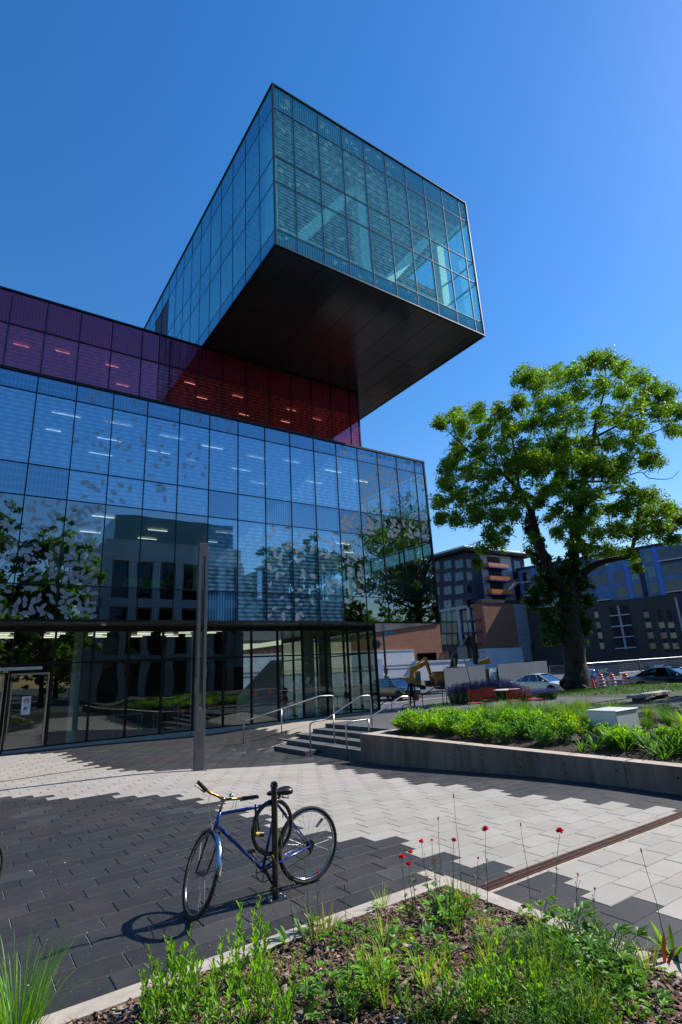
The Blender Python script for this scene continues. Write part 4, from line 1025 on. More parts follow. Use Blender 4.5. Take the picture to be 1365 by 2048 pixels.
for (yy_,hh) in ((182,26),(248,26),(318,26),(392,26)):
    for j,xx in enumerate((68,122,183)):
        P=onx(*c7(xx,yy_+(6-j*4)),AX); w_=[.9,1.6,1.7][j]
        zt=lerp(roofz,podz,(yy_-110)/300)
        window_on(ap,ao,O,nX,ey,P.y-ac.y-w_/2*1.5,P.y-ac.y+w_/2*1.5,P.z-.95,P.z+.95,wr.choice((m_lglass,m_lglass,m_dglass)),2)
    P=ony(*c7(236,yy_-4),yf); window_on(ap,ao,O,nY,ex,P.x-ac.x-.9,P.x-ac.x+.9,P.z-.95,P.z+.95,m_dglass,1)
# base storeys
b=MB(); b.box(-.01,60,pody-ac.y,45,-2,podz); b.build('base_wall',m_anth,ap)
O2=Vector((ac.x-.02,pody,0)); PB=Vector((ac.x,pody,0))
xb1=ony(*c7(478,500),pody).x-ac.x; zb0=ony(*c7(420,625),pody).z; xm1=ony(*c7(720,500),pody).x-ac.x
b=MB(); b.box(-.6,xb1,pody-ac.y-.35,pody-ac.y+2.5,zb0,podz-.6); b.build('brick_panel',m_brickd,ap)
b=MB(); b.box(-.55,xb1+.9,pody-ac.y-.3,pody-ac.y+2.5,-2,zb0-.01); b.build('white_brick_base',m_wbrick,ap)
b=MB(); b.box(-.9,xb1+25,pody-ac.y-.5,pody-ac.y+1,podz-.6,podz+.15); b.build('cornice',m_anth,ap)
def cladmat():
    n=N('metal_tile_cladding'); p=n.n('BsdfPrincipled',Roughness=.42,Metallic=.5); po=n.pos(); sx=n.n('SeparateXYZ'); n.l(po,sx.inputs[0]); cb=n.n('CombineXYZ')
    n.l(n.math('ADD',sx.outputs[0],sx.outputs[1]),cb.inputs[0]); n.l(sx.outputs[2],cb.inputs[1])
    br=n.n('TexBrick',Color1=(.30,.33,.40,1),Color2=(.36,.39,.46,1),Mortar=(.12,.13,.16,1),Scale=1.); br.offset=0; br.inputs['Mortar Size'].default_value=.03; br.inputs['Brick Width'].default_value=1.15; br.inputs['Row Height'].default_value=1.5
    n.l(cb.outputs[0],br.inputs['Vector']); n.l(br.outputs[0],p.inputs['Base Color']); return n.done(p.outputs[0])
b=MB(); b.box(xb1+.01,xm1+18,pody-ac.y-.25,pody-ac.y+2.0,zb0-3,podz-.62); b.build('metal_cladding',cladmat(),ap)
# mural window: framed hexagon showing a painted bay and town
MO=Vector((ac.x,pody-.28,0))
mp=[onplane(*c7(x,y),MO,nY) for x,y in ((562,605),(612,518),(652,518),(740,600),(735,740),(573,690))]
loc=[(p.x-ac.x,p.z) for p in mp]
def muralmat():
    n=N('mural_paint'); p=n.n('BsdfPrincipled',Roughness=.4); po=n.pos(); sx=n.n('SeparateXYZ'); n.l(po,sx.inputs[0]); z=sx.outputs[2]
    zz0=min(q[1] for q in loc); zz1=max(q[1] for q in loc)
    f=n.ramp(z,zz0,zz1); r=n.t.nodes.new('ShaderNodeValToRGB'); n.l(n.math('ADD',f,n.math('MULTIPLY',n.math('SUBTRACT',n.noise(.6,3),.5),.25)),r.inputs[0]); cr=r.color_ramp
    cr.elements[0].position=0; cr.elements[0].color=(.10,.03,.16,1); cr.elements[1].position=1; cr.elements[1].color=(.03,.30,.66,1)
    for po_,co_ in ((.22,(.45,.10,.05,1)),(.34,(.50,.33,.06,1)),(.45,(.05,.20,.10,1)),(.52,(.10,.28,.45,1)),(.66,(.02,.16,.42,1)),(.8,(.10,.50,.75,1))): e_=cr.elements.new(po_); e_.color=co_
    cr.interpolation='CONSTANT'
    v=n.n('TexVoronoi',Scale=.9); n.l(po,v.inputs['Vector']); hs_=n.n('HueSaturation',Saturation=1.1); n.l(v.outputs['Color'],hs_.inputs['Color'])
    k=n.math('MULTIPLY',n.math('LESS_THAN',f,.6),.35); n.l(n.mix(k,r.outputs[0],hs_.outputs[0]),p.inputs['Base Color']); return n.done(p.outputs[0])
b=MB(); b.prism(loc,.1,o=(0,pody-.34-ac.y,0)); mu=b.build('mural',muralmat(),ap)
b=MB(); 
for i in range(len(loc)-1 if True else 0):
    a,c=loc[i],loc[(i+1)]; b.bar((a[0],pody-.42-ac.y,a[1]),(c[0],pody-.42-ac.y,c[1]),.18,.28,up=(0,1,0))
a,c=loc[-1],loc[0]; b.bar((a[0],pody-.42-ac.y,a[1]),(c[0],pody-.42-ac.y,c[1]),.18,.28,up=(0,1,0)); b.build('mural_frame',m_blk,ap)
q=onplane(*c7(635,660),MO,nY)
text_mesh('C m',1.1,Matrix.Translation(Vector((q.x-ac.x,pody-.42-ac.y,q.z)))@Matrix.Rotation(PI/2,4,'X'),mat('sign_white',(.7,.7,.68),.5),'lettering',ap)
# dark street front of the base: pale frame and deep bays
for (xx,w_) in ((182,.9),(238,.8)):
    P=onx(*c7(xx,430),AX); Q=onx(*c7(xx+14,640),AX)
    b=MB(); b.box(-.5,.0,P.y-ac.y-w_/2,P.y-ac.y+w_/2,Q.z,podz-1.2); b.build('grey_pier',m_gpan,ap)
b=MB(); b.box(-.52,.0,pody-ac.y-.2,onx(*c7(60,430),AX).y-ac.y,podz-1.25,podz-.61); b.build('grey_lintel',m_gpan,ap)
for r_ in range(3):
    for xx in (102,130,160,215,268,292):
        P=onx(*c7(xx,455+r_*62),AX); window_on(ap,ao,Vector((AX-.02,ac.y,0)),nX,ey,P.y-ac.y-.8,P.y-ac.y+.8,P.z-1.2,P.z+1.1,m_dglass if wr.random()<.7 else m_lglass,1)
    P=onx(*c7(270,478+r_*62),AX); b=MB(); b.box(-1.3,-.06,P.y-ac.y-2.4,P.y-ac.y+2.4,P.z-.15,P.z+.1); b.build('balcony',MATS['balcony_slab_blue'],ap)
# --- brick building with white lower wall (faces the sun side, long wall along X)
BYp=82.; bc=ony(*z2(1055,50),BYp); b0=ony(*z2(50,195),BYp)
br=thing('brick_building','red brick building over a white painted wall, seen under the overhang','building',(bc.x,BYp,0)); XL=-60
o_=Vector((bc.x,BYp,0)); sl=(bc.z-b0.z)/(bc.x-b0.x)
b=MB(); b.prism([(XL,-2),(0,-2),(0,bc.z),(XL,bc.z+sl*XL)],12,o=(0,6,0)); b.build('wall',m_brick,br)
b=MB(); b.prism([(XL,bc.z+sl*XL+.01),(0,bc.z+.01),(.2,bc.z+.25),(XL,bc.z+sl*XL+.25)],12.4,o=(0,6,0)); b.build('coping',mat('coping_dark',(.05,.04,.04),.7),br)
def bxy(q,off=0): p=ony(*z2(*q),BYp-off); return p.x-bc.x,p.z
x1,z1=bxy((665,465),.5); b=MB(); b.box(XL,x1,-.5,-.01,-2,z1); b.build('white_wall',m_wbrick,br)
b=MB(); b.box(XL,x1+.1,-.56,-.4,z1,z1+.25); b.build('white_coping',m_trim,br)
x2,z3_=bxy((1100,640),1.2); b=MB(); b.box(x1-.5,14,-1.2,-.51,-2,z3_); b.build('white_low_wall',m_wbrick,br)
b=MB(); b.box(x1-.4,14,-1.3,-.4,z3_+.001,z3_+.45); b.build('terrace_slab',m_trim,br)
xa,za=bxy((720,505)); xb,zb=bxy((1015,615)); b=MB(); b.box(xa,xb,-.1,.03,zb,za); b.build('window',m_dglass,br)
b=MB(); u=xa
while u<12: b.box(u,u+.06,-1.15,-1.12,z3_+.46,z3_+1.75); u+=1.6
b.box(xa,12,-1.16,-1.11,z3_+1.7,z3_+1.78); b.build('terrace_railing',m_blk,br)
xa,za=bxy((100,590),.5); xb,zb=bxy((210,960),.5); b=MB(); b.box(xa,xb,-.56,-.505,zb,za); b.build('steel_door',mat('door_bluegrey',(.35,.40,.55),.5),br)
x3,z3=bxy((1195,475)); b=MB(); b.box(0.01,x3,.0,6,-2,z3); b.build('brick_step',m_brick,br)
for q in (690,740):
    xx,zz=bxy((300,q),.5); b=MB(); b.box(XL,x1-.2,-.54,-.505,zz-.08,zz+.08); b.build('wall_band',mat('band_grey',(.25,.26,.30),.6),br)
# --- long blue and anthracite building on the right
dR=Vector((-math.sin(math.radians(11)),math.cos(math.radians(11)),0)); nR=Vector((dR.y,-dR.x,0)); OR=Vector((112,62,0))
rb_=thing('blue_apartment_building','long dark building with bright blue panelled upper storeys behind the big tree','building',(OR.x,OR.y,0)); e=-dR
U=lambda x,y:((onplane(*c7(x,y),OR,nR)-OR).dot(e),onplane(*c7(x,y),OR,nR).z)
uL,_=U(505,300); uR=U(1365,300)[0]+60; zT=U(1365,62)[1]; zM=(U(880,395)[1]+U(1365,330)[1])/2
def rbox(name,u0,u1,z0,z1,d0,d1,m):
    b=MB(); vs=[e*u-nR*d+Vector((0,0,z)) for d in (d0,d1) for (u,z) in ((u0,z0),(u1,z0),(u1,z1),(u0,z1))]
    b.add(vs,((0,1,2,3),(7,6,5,4),(0,4,5,1),(1,5,6,2),(2,6,7,3),(3,7,4,0))); return b.build(name,m,rb_)
rbox('wall',uL,uR,zM,zT,-18,0,m_bluep)
rbox('base_wall',U(870,500)[0]-14,uR,-2,zM-.02,-19,1.2,m_anth)
rbox('parapet',uL-.3,uR,zT,zT+.5,-18.3,.3,m_navy)
wr=random.Random(8)
m_brb=mat('vivid_blue_panel',(.015,.14,.60),.4,var=.2); OW=OR.copy(); nf=3.1; rows=int((zT-zM)/nf)
u=uL+1
while u<U(1365,300)[0]+14:
    w_=wr.choice((1.6,2.2,3.4,4.6))
    for r_ in range(rows):
        z0=zM+.6+r_*nf
        if wr.random()<.84: window_on(rb_,OR*1.0,OW,nR,e,u,u+w_,z0,z0+2.3,wr.choice((m_dglass,m_dglass,m_dglass,m_lglass)),max(1,int(w_/1.2)))
        if wr.random()<.45 and w_>2: rbox('balcony',u,u+w_,z0-.35,z0-.12,.05,1.5,m_trim)
    if wr.random()<.6:
        rbox('blue_pier',u+w_+.1,u+w_+.95,zM,zT,.0,.08,wr.choice((m_navy,m_brb,m_brb)))
    u+=w_+wr.uniform(.9,1.6)
# lower storeys: framed open decks and slots
for xx,w_ in ((985,150),(1340,60)):
    a,z1=U(xx,410 if xx<1300 else 360); c_,z0=U(xx+w_,630)
    rbox('bay_shade_panel',a,c_,z0,z1,1.21,1.25,MATS['recess_shade'])  # flat panel, shade inside the open decks put into its dark colour
    for k in range(4): rbox('deck_edge',a,c_,lerp(z0,z1,k/4.)+.2,lerp(z0,z1,k/4.)+.42,1.25,1.7,m_trim)
    rbox('grey_mullion',(a+c_)/2-.2,(a+c_)/2+.2,z0,z1,1.25,1.5,m_gpan)
for xx in (925,1190,1260,1310):
    a,z1=U(xx,420); c_,z0=U(xx+24,640)
    rbox('slot_shade_panel',a,c_,z0,z1,1.21,1.24,MATS['recess_shade'])  # raised flat strip, shade of the slot put into its colour
    for k in range(4):
        if wr.random()<.8: window_on(rb_,OR*1.0,OR-nR*1.25,nR,e,a+.1,c_-.1,lerp(z0,z1,k/4.)+.3,lerp(z0,z1,(k+1)/4.)-.5,wr.choice((m_dglass,m_lglass)),1)
# --- grey hoarding along the works
hl=onz(*c6(590,500),-.65); HYp=hl.y; hx1=ony(1094,1325,HYp).x
ho=thing('hoarding','long plain grey construction hoarding behind the white car','hoarding',(hl.x,hl.y,-.7))
m_ho=mat('hoarding_grey',(.25,.25,.26),.5,var=.12,scale=.6)
n_=6; Lh=(hx1-hl.x)/n_; ya=ony(*c6(853,330),HYp).x-hl.x; yb=ony(*c6(943,330),HYp).x-hl.x
for k in range(n_):
    y0=k*Lh; y1=y0+Lh-.01
    segs=[(y0,y1)]
    if y0<yb and y1>ya: segs=[(y0,min(y1,ya)),(max(y0,yb),y1)]
    for (p,q) in segs:
        if q-p>.03: b=MB(); b.box(p,q,0,.06,0,2.3+.035*k); b.build('board',m_ho,ho)
b=MB(); b.box(ya-.4,yb+.3,.3,.34,.1,2.0); b.build('dark_screen',m_blk,ho)
b=MB(); b.box(ya+.8,yb-.05,.2,.24,.5,2.05); b.build('poster',mat('poster_pale',(.5,.6,.65),.5,var=.8,scale=3),ho)
# --- wire fence with banners
F0=atD(cf(60,247),50); F1=atD(cf(790,195),54); F2=atD(cf(1365,155),58); F3=F2+(F2-F1)*1.4
FL=atD(c7(660,722),50); FLb=atD(c7(745,716),50)
m_galv=mat('galvanised_steel',(.42,.43,.45),.4,.8,var=.1); m_ban=mat('banner_navy',(.02,.045,.12),.6,var=.4,scale=1)
def fence_panel(A,B,label,banner=None,txt=None):
    e=(B-A); L=math.hypot(e.x,e.y); ez=Vector((0,0,1)); d=Vector((e.x,e.y,0)).normalized(); z0=-.62
    t=thing('fence_panel',label,'fence',(A.x,A.y,z0),0,'temporary wire fence panels'); H0=A.z-z0; H1=B.z-z0
    b=MB(); b.tube([(0,0,0),(0,0,H0),tuple(d*L+ez*H1),tuple(d*L)],.028,6); b.tube([ez*(H0*.5),d*L+ez*(H1*.5)],.018,6); b.build('frame',m_galv,t)
    b=MB(); 
    for k in range(1,14): b.tube([ez*(H0*k/14),d*L+ez*(H1*k/14)],.004,3,cap=False)
    for k in range(1,int(L/.12)): b.tube([d*(.12*k),d*(.12*k)+ez*lerp(H0,H1,.12*k/L)],.003,3,cap=False)
    b.build('mesh',m_galv,t)
    b=MB(); b.box(-.25,.25,-.12,.12,-.04,.08,0,Matrix.Rotation(math.atan2(d.y,d.x)+PI/2,4,'Z')); b.build('foot_block',m_conc,t)
    if banner:
        u0,u1,h0,h1=banner; nn=Vector((d.y,-d.x,0)); nn=-nn if nn.dot(VN)>0 else nn
        b=MB(); vs=[d*u+ez*h+nn*.04 for u,h in ((u0,h0),(u1,h0),(u1,h1),(u0,h1))]+[d*u+ez*h+nn*.055 for u,h in ((u0,h0),(u1,h0),(u1,h1),(u0,h1))]
        b.add(vs,((0,1,2,3),(7,6,5,4),(0,4,5,1),(1,5,6,2),(2,6,7,3),(3,7,4,0))); bo=b.build('banner',m_ban,t)
        if txt:
            c=d*((u0+u1)/2+txt[2])+ez*((h0+h1)/2)+nn*.062; R=Matrix((d if d.dot(VR)>0 else -d,ez,(d if d.dot(VR)>0 else -d).cross(ez))).transposed().to_4x4(); R.translation=c
            text_mesh(txt[0],txt[1],R,mat('banner_white',(.6,.62,.65),.6),'lettering',bo)
    return t
fence_panel(F0,F1,'wire fence panel with a dim navy banner, between the tree trunk and its neighbour',(1.2,4.6,.75,1.75),('BANC',.55,-.6))
fence_panel(F1,F2,'wire fence panel whose navy banner reads BANC, above the black car',(1.3,4.6,.75,1.75),('BANC',.62,.1))
fence_panel(F2,F3,'wire fence panel at the right edge, mostly outside the view')
fence_panel(FL,FLb,'short wire fence panel between the hoarding and the tree trunk')
jb=thing('jersey_barrier','low grey concrete barrier behind the traffic barrels','barrier',tuple(atD(cf(90,585),48)))
A=atD(cf(70,585),48);B_=atD(cf(760,560),50); d=(B_-A); L=d.length; M4=Matrix.Rotation(math.atan2(d.y,d.x),4,'Z')
b=MB(); nseg=3
for k in range(nseg):
    x0=L*k/nseg; x1=L*(k+1)/nseg-.03
    pr_=[(-.3,0),(.3,0),(.28,.12),(.12,.35),(.09,.85),(-.09,.85),(-.12,.35),(-.28,.12)]
    b.add([M4@Vector((x,p[0],p[1]-.3)) for x in (x0,x1) for p in pr_],[tuple(range(8)),tuple(range(15,7,-1))]+[(i,i+8,(i+1)%8+8,(i+1)%8) for i in range(8)])
jo=b.build('barrier_body',mat('barrier_concrete',(.24,.24,.24),.8,var=.2),jb)
# --- barrels and cone
m_orr=mat('barrel_red_orange',(.62,.035,.02),.4,var=.25,scale=6); m_ref=mat('reflective_band',(.55,.56,.58),.35,var=.2,scale=20); m_rub=mat('base_rubber',(.02,.02,.02),.8)
def barrel(q,D,label,tilt=0):
    P=atD(q,D); t=thing('traffic_barrel',label,'barrel',(P.x,P.y,P.z),0,'red traffic barrels along the works')
    b=MB(); prof=[(.29,.05),(.285,.27),(.26,.275),(.255,.48),(.235,.485),(.23,.70),(.21,.705),(.20,.93),(.15,.99),(.05,1.0)]
    b.lathe(prof,n=16); b.build('drum',m_orr,t,auto=.6)
    for z0,z1,r in ((.10,.24,.2925),(.30,.45,.2645),(.51,.67,.2405),(.73,.83,.2160)): b=MB(); b.lathe([(r,z0),(r-.003,z1)],n=16); b.build('band',m_ref,t,smooth=True)
    b=MB(); b.lathe([(.38,0),(.38,.04),(.30,.07)],n=8); b.build('base',m_rub,t)
    b=MB(); b.tube([(-.08,0,.99),(-.08,0,1.06),(.08,0,1.06),(.08,0,.99)],.02,6); b.build('handle',m_orr,t)
barrel(cf(300,580),41,'red and white striped traffic barrel next to the orange cone'); barrel(cf(450,578),41.5,'red striped traffic barrel standing in the middle of the row of three'); barrel(cf(632,575),41.5,'red striped traffic barrel nearest the tail of the black car')
barrel((1060,1386),44,'small far traffic barrel above the bonnet of the white car')
P=atD(cf(190,590),40.5); t=thing('traffic_cone','bright orange traffic cone beside the tree trunk','cone',(P.x,P.y,P.z))
b=MB(); b.lathe([(.15,.03),(.055,.72),(.04,.75)],n=14); b.build('body',mat('cone_orange',(.9,.10,.02),.4),t,auto=.6)
b=MB(); b.lathe([(.089,.46),(.068,.60)],n=14); b.build('collar',m_ref,t); b=MB(); b.bbox(-.2,.2,-.2,.2,0,.03,.01); b.build('base',m_orr,t)
# --- cars
m_cglass=glass('car_glass',(.04,.055,.06),.12,(.75,.9,1.),wob=0)
m_hl=mat('headlight_glass',(.7,.72,.74),.1,.3); m_tl=mat('taillight_red',(.35,.01,.01),.2)
def car(label,paint,loc,rz,L,W,H,st,suv=False):
    t=thing('parked_car',label,'car',loc,rz)
    S=st['body']; rings=[]; b=MB(); n=0
    for x,zb,zt,wf in S:
        w_=W/2*wf; rings.append([(x,-w_*.86,zb),(x,-w_*.99,zb+.10),(x,-w_,lerp(zb,zt,.55)),(x,-w_*.95,zt-.05),(x,-w_*.80,zt),(x,0,zt+.025),(x,w_*.80,zt),(x,w_*.95,zt-.05),(x,w_,lerp(zb,zt,.55)),(x,w_*.99,zb+.10),(x,w_*.86,zb)])
    k=len(rings[0]); vs=[v for r in rings for v in r]
    fs=[(i*k+j,(i+1)*k+j,(i+1)*k+(j+1)%k,i*k+(j+1)%k) for i in range(len(rings)-1) for j in range(k)]+[tuple(range(k)),tuple(range(len(vs)-1,len(vs)-k-1,-1))]
    b.add(vs,fs); b.build('body',paint,t,auto=math.radians(35))
    G=st['glass']; b=MB(); rings=[]        # (x, z, half width) bottom then roof line
    base,roof=G
    nb=len(base)
    vs=[]
    for (x,z,wf),(x2,z2_,wf2) in zip(base,roof):
        vs+= [(x,-W/2*wf,z),(x2,-W/2*wf2,z2_),(x2,W/2*wf2,z2_),(x,W/2*wf,z)]
    fs=[]
    for i in range(nb-1):
        for j in range(3):
            if j!=1: fs.append((i*4+j,(i+1)*4+j,(i+1)*4+j+1,i*4+j+1))
    fs+=[(0,1,2,3),((nb-1)*4+3,(nb-1)*4+2,(nb-1)*4+1,(nb-1)*4)]
    b.add(vs,fs); b.build('side_windows',m_cglass,t)
    b=MB(); vs=[]
    rf=[(x,z,wf) for (x,z,wf) in roof]
    for (x,z,wf) in rf:
        w_=W/2*wf; vs+=[(x,-w_-.01,z-.03),(x,-w_,z+.01),(x,-w_*.8,z+.045),(x,0,z+.06),(x,w_*.8,z+.045),(x,w_,z+.01),(x,w_+.01,z-.03)]
    b.add(vs,[(i*7+j,(i+1)*7+j,(i+1)*7+j+1,i*7+j+1) for i in range(len(rf)-1) for j in range(6)]); b.build('roof',paint,t,smooth=True)
    for s_ in (-1,1):
        for i in st['pillars']:
            b=MB(); (x,z,wf),(x2,zz,wf2)=base[i],roof[i]; b.bar((x,s_*(W/2*wf+.004),z),(x2,s_*(W/2*wf2+.004),zz),.07 if i in (0,nb-1) else .05,.03,up=(0,1,0)); b.build('pillar',paint,t)
    for x in st['axles']:
        for s_ in (-1,1):
            r=st['r']; y=s_*(W/2-.10)
            b=MB(); b.lathe([(r*.72,-.10),(r*.97,-.10),(r,-.06),(r,.06),(r*.97,.10),(r*.72,.10)],(0,0,0),24,0,Matrix.Translation((x,y,r))@Matrix.Rotation(PI/2,4,'X')); wo=b.build('wheel',m_tyre,t,auto=.6)
            b=MB(); MM=Matrix.Translation((x,y+s_*.095,r))@Matrix.Rotation(PI/2,4,'X')
            b.lathe([(r*.73,-.012),(r*.68,.0),(r*.12,.005),(.001,.01)],(0,0,0),24,0,MM)
            b.build('rim',mat('alloy_rim',(.22,.22,.23),.35,.8,var=.5,scale=12),wo)
            b=MB(); b.lathe([(r*1.16,-.02),(r*1.16,.02)],(0,0,0),20,0,Matrix.Translation((x,s_*(W/2-.015),r+.02))@Matrix.Rotation(PI/2,4,'X')); b.build('wheel_arch',m_rub,t)
    for s_ in (-1,1):
        b=MB(); x,z=st['hl']; b.sphere((x-.08,s_*W*.36,z),.16,12,0,(1,1,.5)); b.build('headlight',m_hl,t,smooth=True)
        b=MB(); x,z=st['tl']; b.box(x-.03,x+.12,s_*W*.36-.14,s_*W*.36+.14,z-.07,z+.08); b.build('taillight',m_tl,t)
        b=MB(); x,z=st['mir']; b.sphere((x,s_*(W/2+.06),z),.11,10,0,(.7,1,.75)); b.build('mirror',paint,t,smooth=True)
        for x in st['doors']:
            b=MB(); b.box(x-.10,x+.08,s_*(W/2+.002)-.012,s_*(W/2+.002)+.012,st['dz'],st['dz']+.03); b.build('door_handle',m_hl if 'white' in label else m_blk,t)
    b=MB(); x,z=st['grille']; b.box(x-.05,x+.02,-W*.3,W*.3,z-.12,z+.08); b.build('grille',m_bk,t)
    return t
SUV=dict(body=[(-2.3,.42,.95,.80),(-2.25,.34,1.05,.9),(-1.9,.28,1.10,.98),(-.9,.25,1.10,1.),(.6,.25,1.08,1.),(1.05,.26,1.06,1.),(1.7,.28,1.0,.97),(2.15,.30,.90,.9),(2.32,.36,.74,.78)],
 glass=([(-2.15,1.05,.86),(-1.6,1.09,.92),(-.6,1.09,.94),(.35,1.08,.94),(1.12,1.05,.88)],[(-1.85,1.60,.72),(-1.5,1.66,.76),(-.6,1.70,.78),(.1,1.68,.78),(.38,1.62,.72)]),pillars=(0,1,2,3,4),axles=(-1.4,1.45),r=.36,hl=(2.15,.80),tl=(-2.3,.95),mir=(.85,1.12),doors=(-.5,.5),dz=.93,grille=(2.28,.68))
SED=dict(body=[(-2.3,.45,.85,.78),(-2.22,.34,1.0,.88),(-1.7,.26,1.02,.97),(-.9,.22,1.0,1.),(.6,.22,.98,1.),(1.1,.22,.95,1.),(1.7,.24,.86,.96),(2.15,.28,.74,.88),(2.32,.34,.60,.74)],
 glass=([(-1.75,1.0,.78),(-1.25,1.01,.88),(-.4,1.0,.92),(.45,.98,.92),(1.30,.93,.84)],[(-1.05,1.34,.62),(-.85,1.40,.68),(-.35,1.45,.72),(.15,1.44,.72),(.35,1.40,.66)]),pillars=(0,1,2,3,4),axles=(-1.38,1.42),r=.33,hl=(2.12,.66),tl=(-2.25,.86),mir=(.9,1.0),doors=(-.6,.4),dz=.84,grille=(2.28,.52))
m_pb=mat('paint_near_black',(.008,.009,.012),.2,.2,var=.1,coat=.8); m_pw=mat('paint_white',(.62,.62,.60),.25,.1,var=.05,coat=.8); m_pn=mat('paint_dark_blue',(.006,.008,.018),.2,.2,var=.1,coat=.8)
car('dark grey family SUV waiting on the street in front of the yellow excavator',m_pb,(30.6,37.0,-.65),-PI/2,4.7,1.9,1.7,SUV)
wy=onx(1124,1376,35.0).y+2.3
car('white saloon car half hidden by the lavender',m_pw,(35.9,wy,-.56),-PI/2,4.6,1.85,1.45,SED)
rx=onx(1255,1355,35.5).y
car('black saloon car at the right edge, tail towards the traffic barrels',m_pn,(36.4,rx-2.2,-.40),-PI/2,4.6,1.85,1.5,SED)
rq=atD(cf(160,420),52); car('blue car almost hidden behind the concrete barrier',mat('paint_mid_blue',(.02,.10,.30),.25,.2,coat=.8),(rq.x,rq.y,-.62),0.3,4.5,1.8,1.45,SED)
# ================================================================ EXCAVATORS, POLES, SIGNS, PEOPLE, FURNITURE
m_yel=mat('excavator_yellow',(.62,.28,.015),.45,var=.3,scale=2); m_dk=mat('excavator_black',(.018,.016,.015),.5,var=.3,scale=3); m_mud=mat('dull_steel',(.10,.095,.09),.55,.5,var=.4,scale=6)
def P6(b,pts,D,th,f=z2): return prism_px(b,[f(*p) for p in pts],D,th)
def part(t,o,name,m,pts,D,th,f=z2):
    b=P6(MB(),pts,D,th,f); b.v=[tuple(Vector(v)-o) for v in b.v]; return b.build(name,m,t)
D=57; o=atD(z2(640,1040),D); o.z=-.65
t=thing('excavator','yellow excavator with bent arm and bucket working behind the SUV','excavator',tuple(o))
part(t,o,'boom',m_yel,[(600,880),(605,735),(640,705),(700,690),(830,630),(845,640),(850,680),(740,745),(665,790),(655,880)],D,.5)
part(t,o,'boom_cylinder',m_yel,[(705,665),(820,575),(835,590),(715,690)],D+.5,.2)
part(t,o,'arm',m_yel,[(818,570),(850,560),(868,590),(935,810),(945,860),(905,850),(848,690)],D-.3,.4)
part(t,o,'arm_cylinder',m_dk,[(865,640),(880,636),(930,820),(915,824)],D-.7,.15)
bu=part(t,o,'bucket',m_mud,[(905,850),(960,860),(985,900),(1000,1000),(960,1010),(925,960)],D-.3,1.1)
part(t,o,'blade',m_mud,[(835,920),(940,915),(980,1010),(850,1010)],D+.4,1.2)
cb=part(t,o,'cab',m_yel,[(680,800),(700,775),(755,775),(770,960),(765,1010),(690,1010)],D+.2,1.3)
part(cb,Vector((0,0,0)) if False else o,'cab_window',mat('cab_glass',(.05,.14,.17),.1,coat=.5),[(692,810),(748,805),(758,940),(700,945)],D-.5,.05)
part(t,o,'engine_housing',m_yel,[(480,870),(600,865),(680,880),(680,1000),(480,1000)],D+.6,1.8)
part(t,o,'track',m_dk,[(470,1000),(500,985),(800,985),(830,1010),(825,1050),(480,1050)],D,2.4)
D=55; o=atD(z2(1040,1000),D); o.z=-.65
t=thing('excavator','second excavator with orange-brown rear housing, partly behind the hoarding end','excavator',tuple(o))
part(t,o,'engine_housing',mat('excavator_ochre',(.42,.17,.02),.5,var=.3,scale=2),[(950,830),(965,800),(1120,790),(1140,800),(1140,910),(1000,915)],D,2.)
part(t,o,'hood',m_dk,[(965,785),(1120,775),(1120,798),(960,808)],D,1.8)
part(t,o,'track',m_dk,[(1000,960),(1140,945),(1150,1040),(1010,1050)],D,2.2)
part(t,o,'counterweight',m_mud,[(1000,916),(1140,912),(1140,944),(1000,958)],D,2.)
D=60; o=atD(c6(680,420),D); o.z=-.65
t=thing('excavator','black armed excavator rearing above the grey hoarding','excavator',tuple(o))
bo=part(t,o,'boom',m_dk,[(615,318),(628,250),(645,222),(700,168),(735,112),(752,104),(768,120),(782,150),(760,178),(728,205),(692,232),(668,262),(660,318)],D,.55,c6)
part(t,o,'arm',m_dk,[(752,104),(770,108),(790,158),(803,240),(806,302),(778,304),(768,240),(762,180)],D-.5,.4,c6)
part(t,o,'hydraulic_cylinder',m_rim,[(640,262),(650,262),(652,312),(642,312)],D-.9,.15,c6)
part(t,o,'bracket',m_yel,[(806,290),(820,278),(868,262),(876,256),(888,290),(888,300),(812,304)],D,.5,c6)
part(t,o,'body',m_dk,[(600,319),(830,319),(840,420),(590,430)],D+.3,2.2,c6)
A_=atD(c6(672,222),D-.32); B2=atD(c6(716,180),D-.32); dd=(B2-A_).normalized()
R=Matrix((dd,(-VN).cross(dd),-VN)).transposed().to_4x4(); R.translation=(A_+B2)/2-o
text_mesh('DEERE',.42,R,mat('sign_white',(.7,.7,.68),.5),'lettering',bo)
# street pole with signal gear
pq=onz(*z2(275,1190),-.62); D=(pq-CAM).dot(VN); o=pq.copy()
t=thing('traffic_pole','thick black traffic pole with round sign and signal boxes at the street corner','pole',tuple(o))
b=MB(); b.tube([(0,0,0),(0,0,8)],[.11,.09],14); b.build('shaft',m_blk,t,smooth=True)
b=MB(); b.lathe([(.22,0),(.22,.03),(.14,.05),(.13,.35),(.11,.36)],n=14); b.build('base',m_blk,t)
b=MB(); 
for z,w_ in ((1.4,.30),(2.1,.22)): b.bbox(-w_/2,w_/2,-.16,.16,z,z+.5,.02)
b.build('signal_box',m_bk,t)
P=atD(z2(98,370),D)-o; b=MB(); b.tube([P,P-VN*.02],[.40,.40],28); 
b.v=[tuple(v) for v in b.v]; s_=b.build('round_sign',mat('sign_blue_grey',(.10,.22,.30),.3,.5),t)
b=MB(); b.tube([P,Vector((0,0,P.z))],.03,8); b.build('sign_arm',m_blk,t)
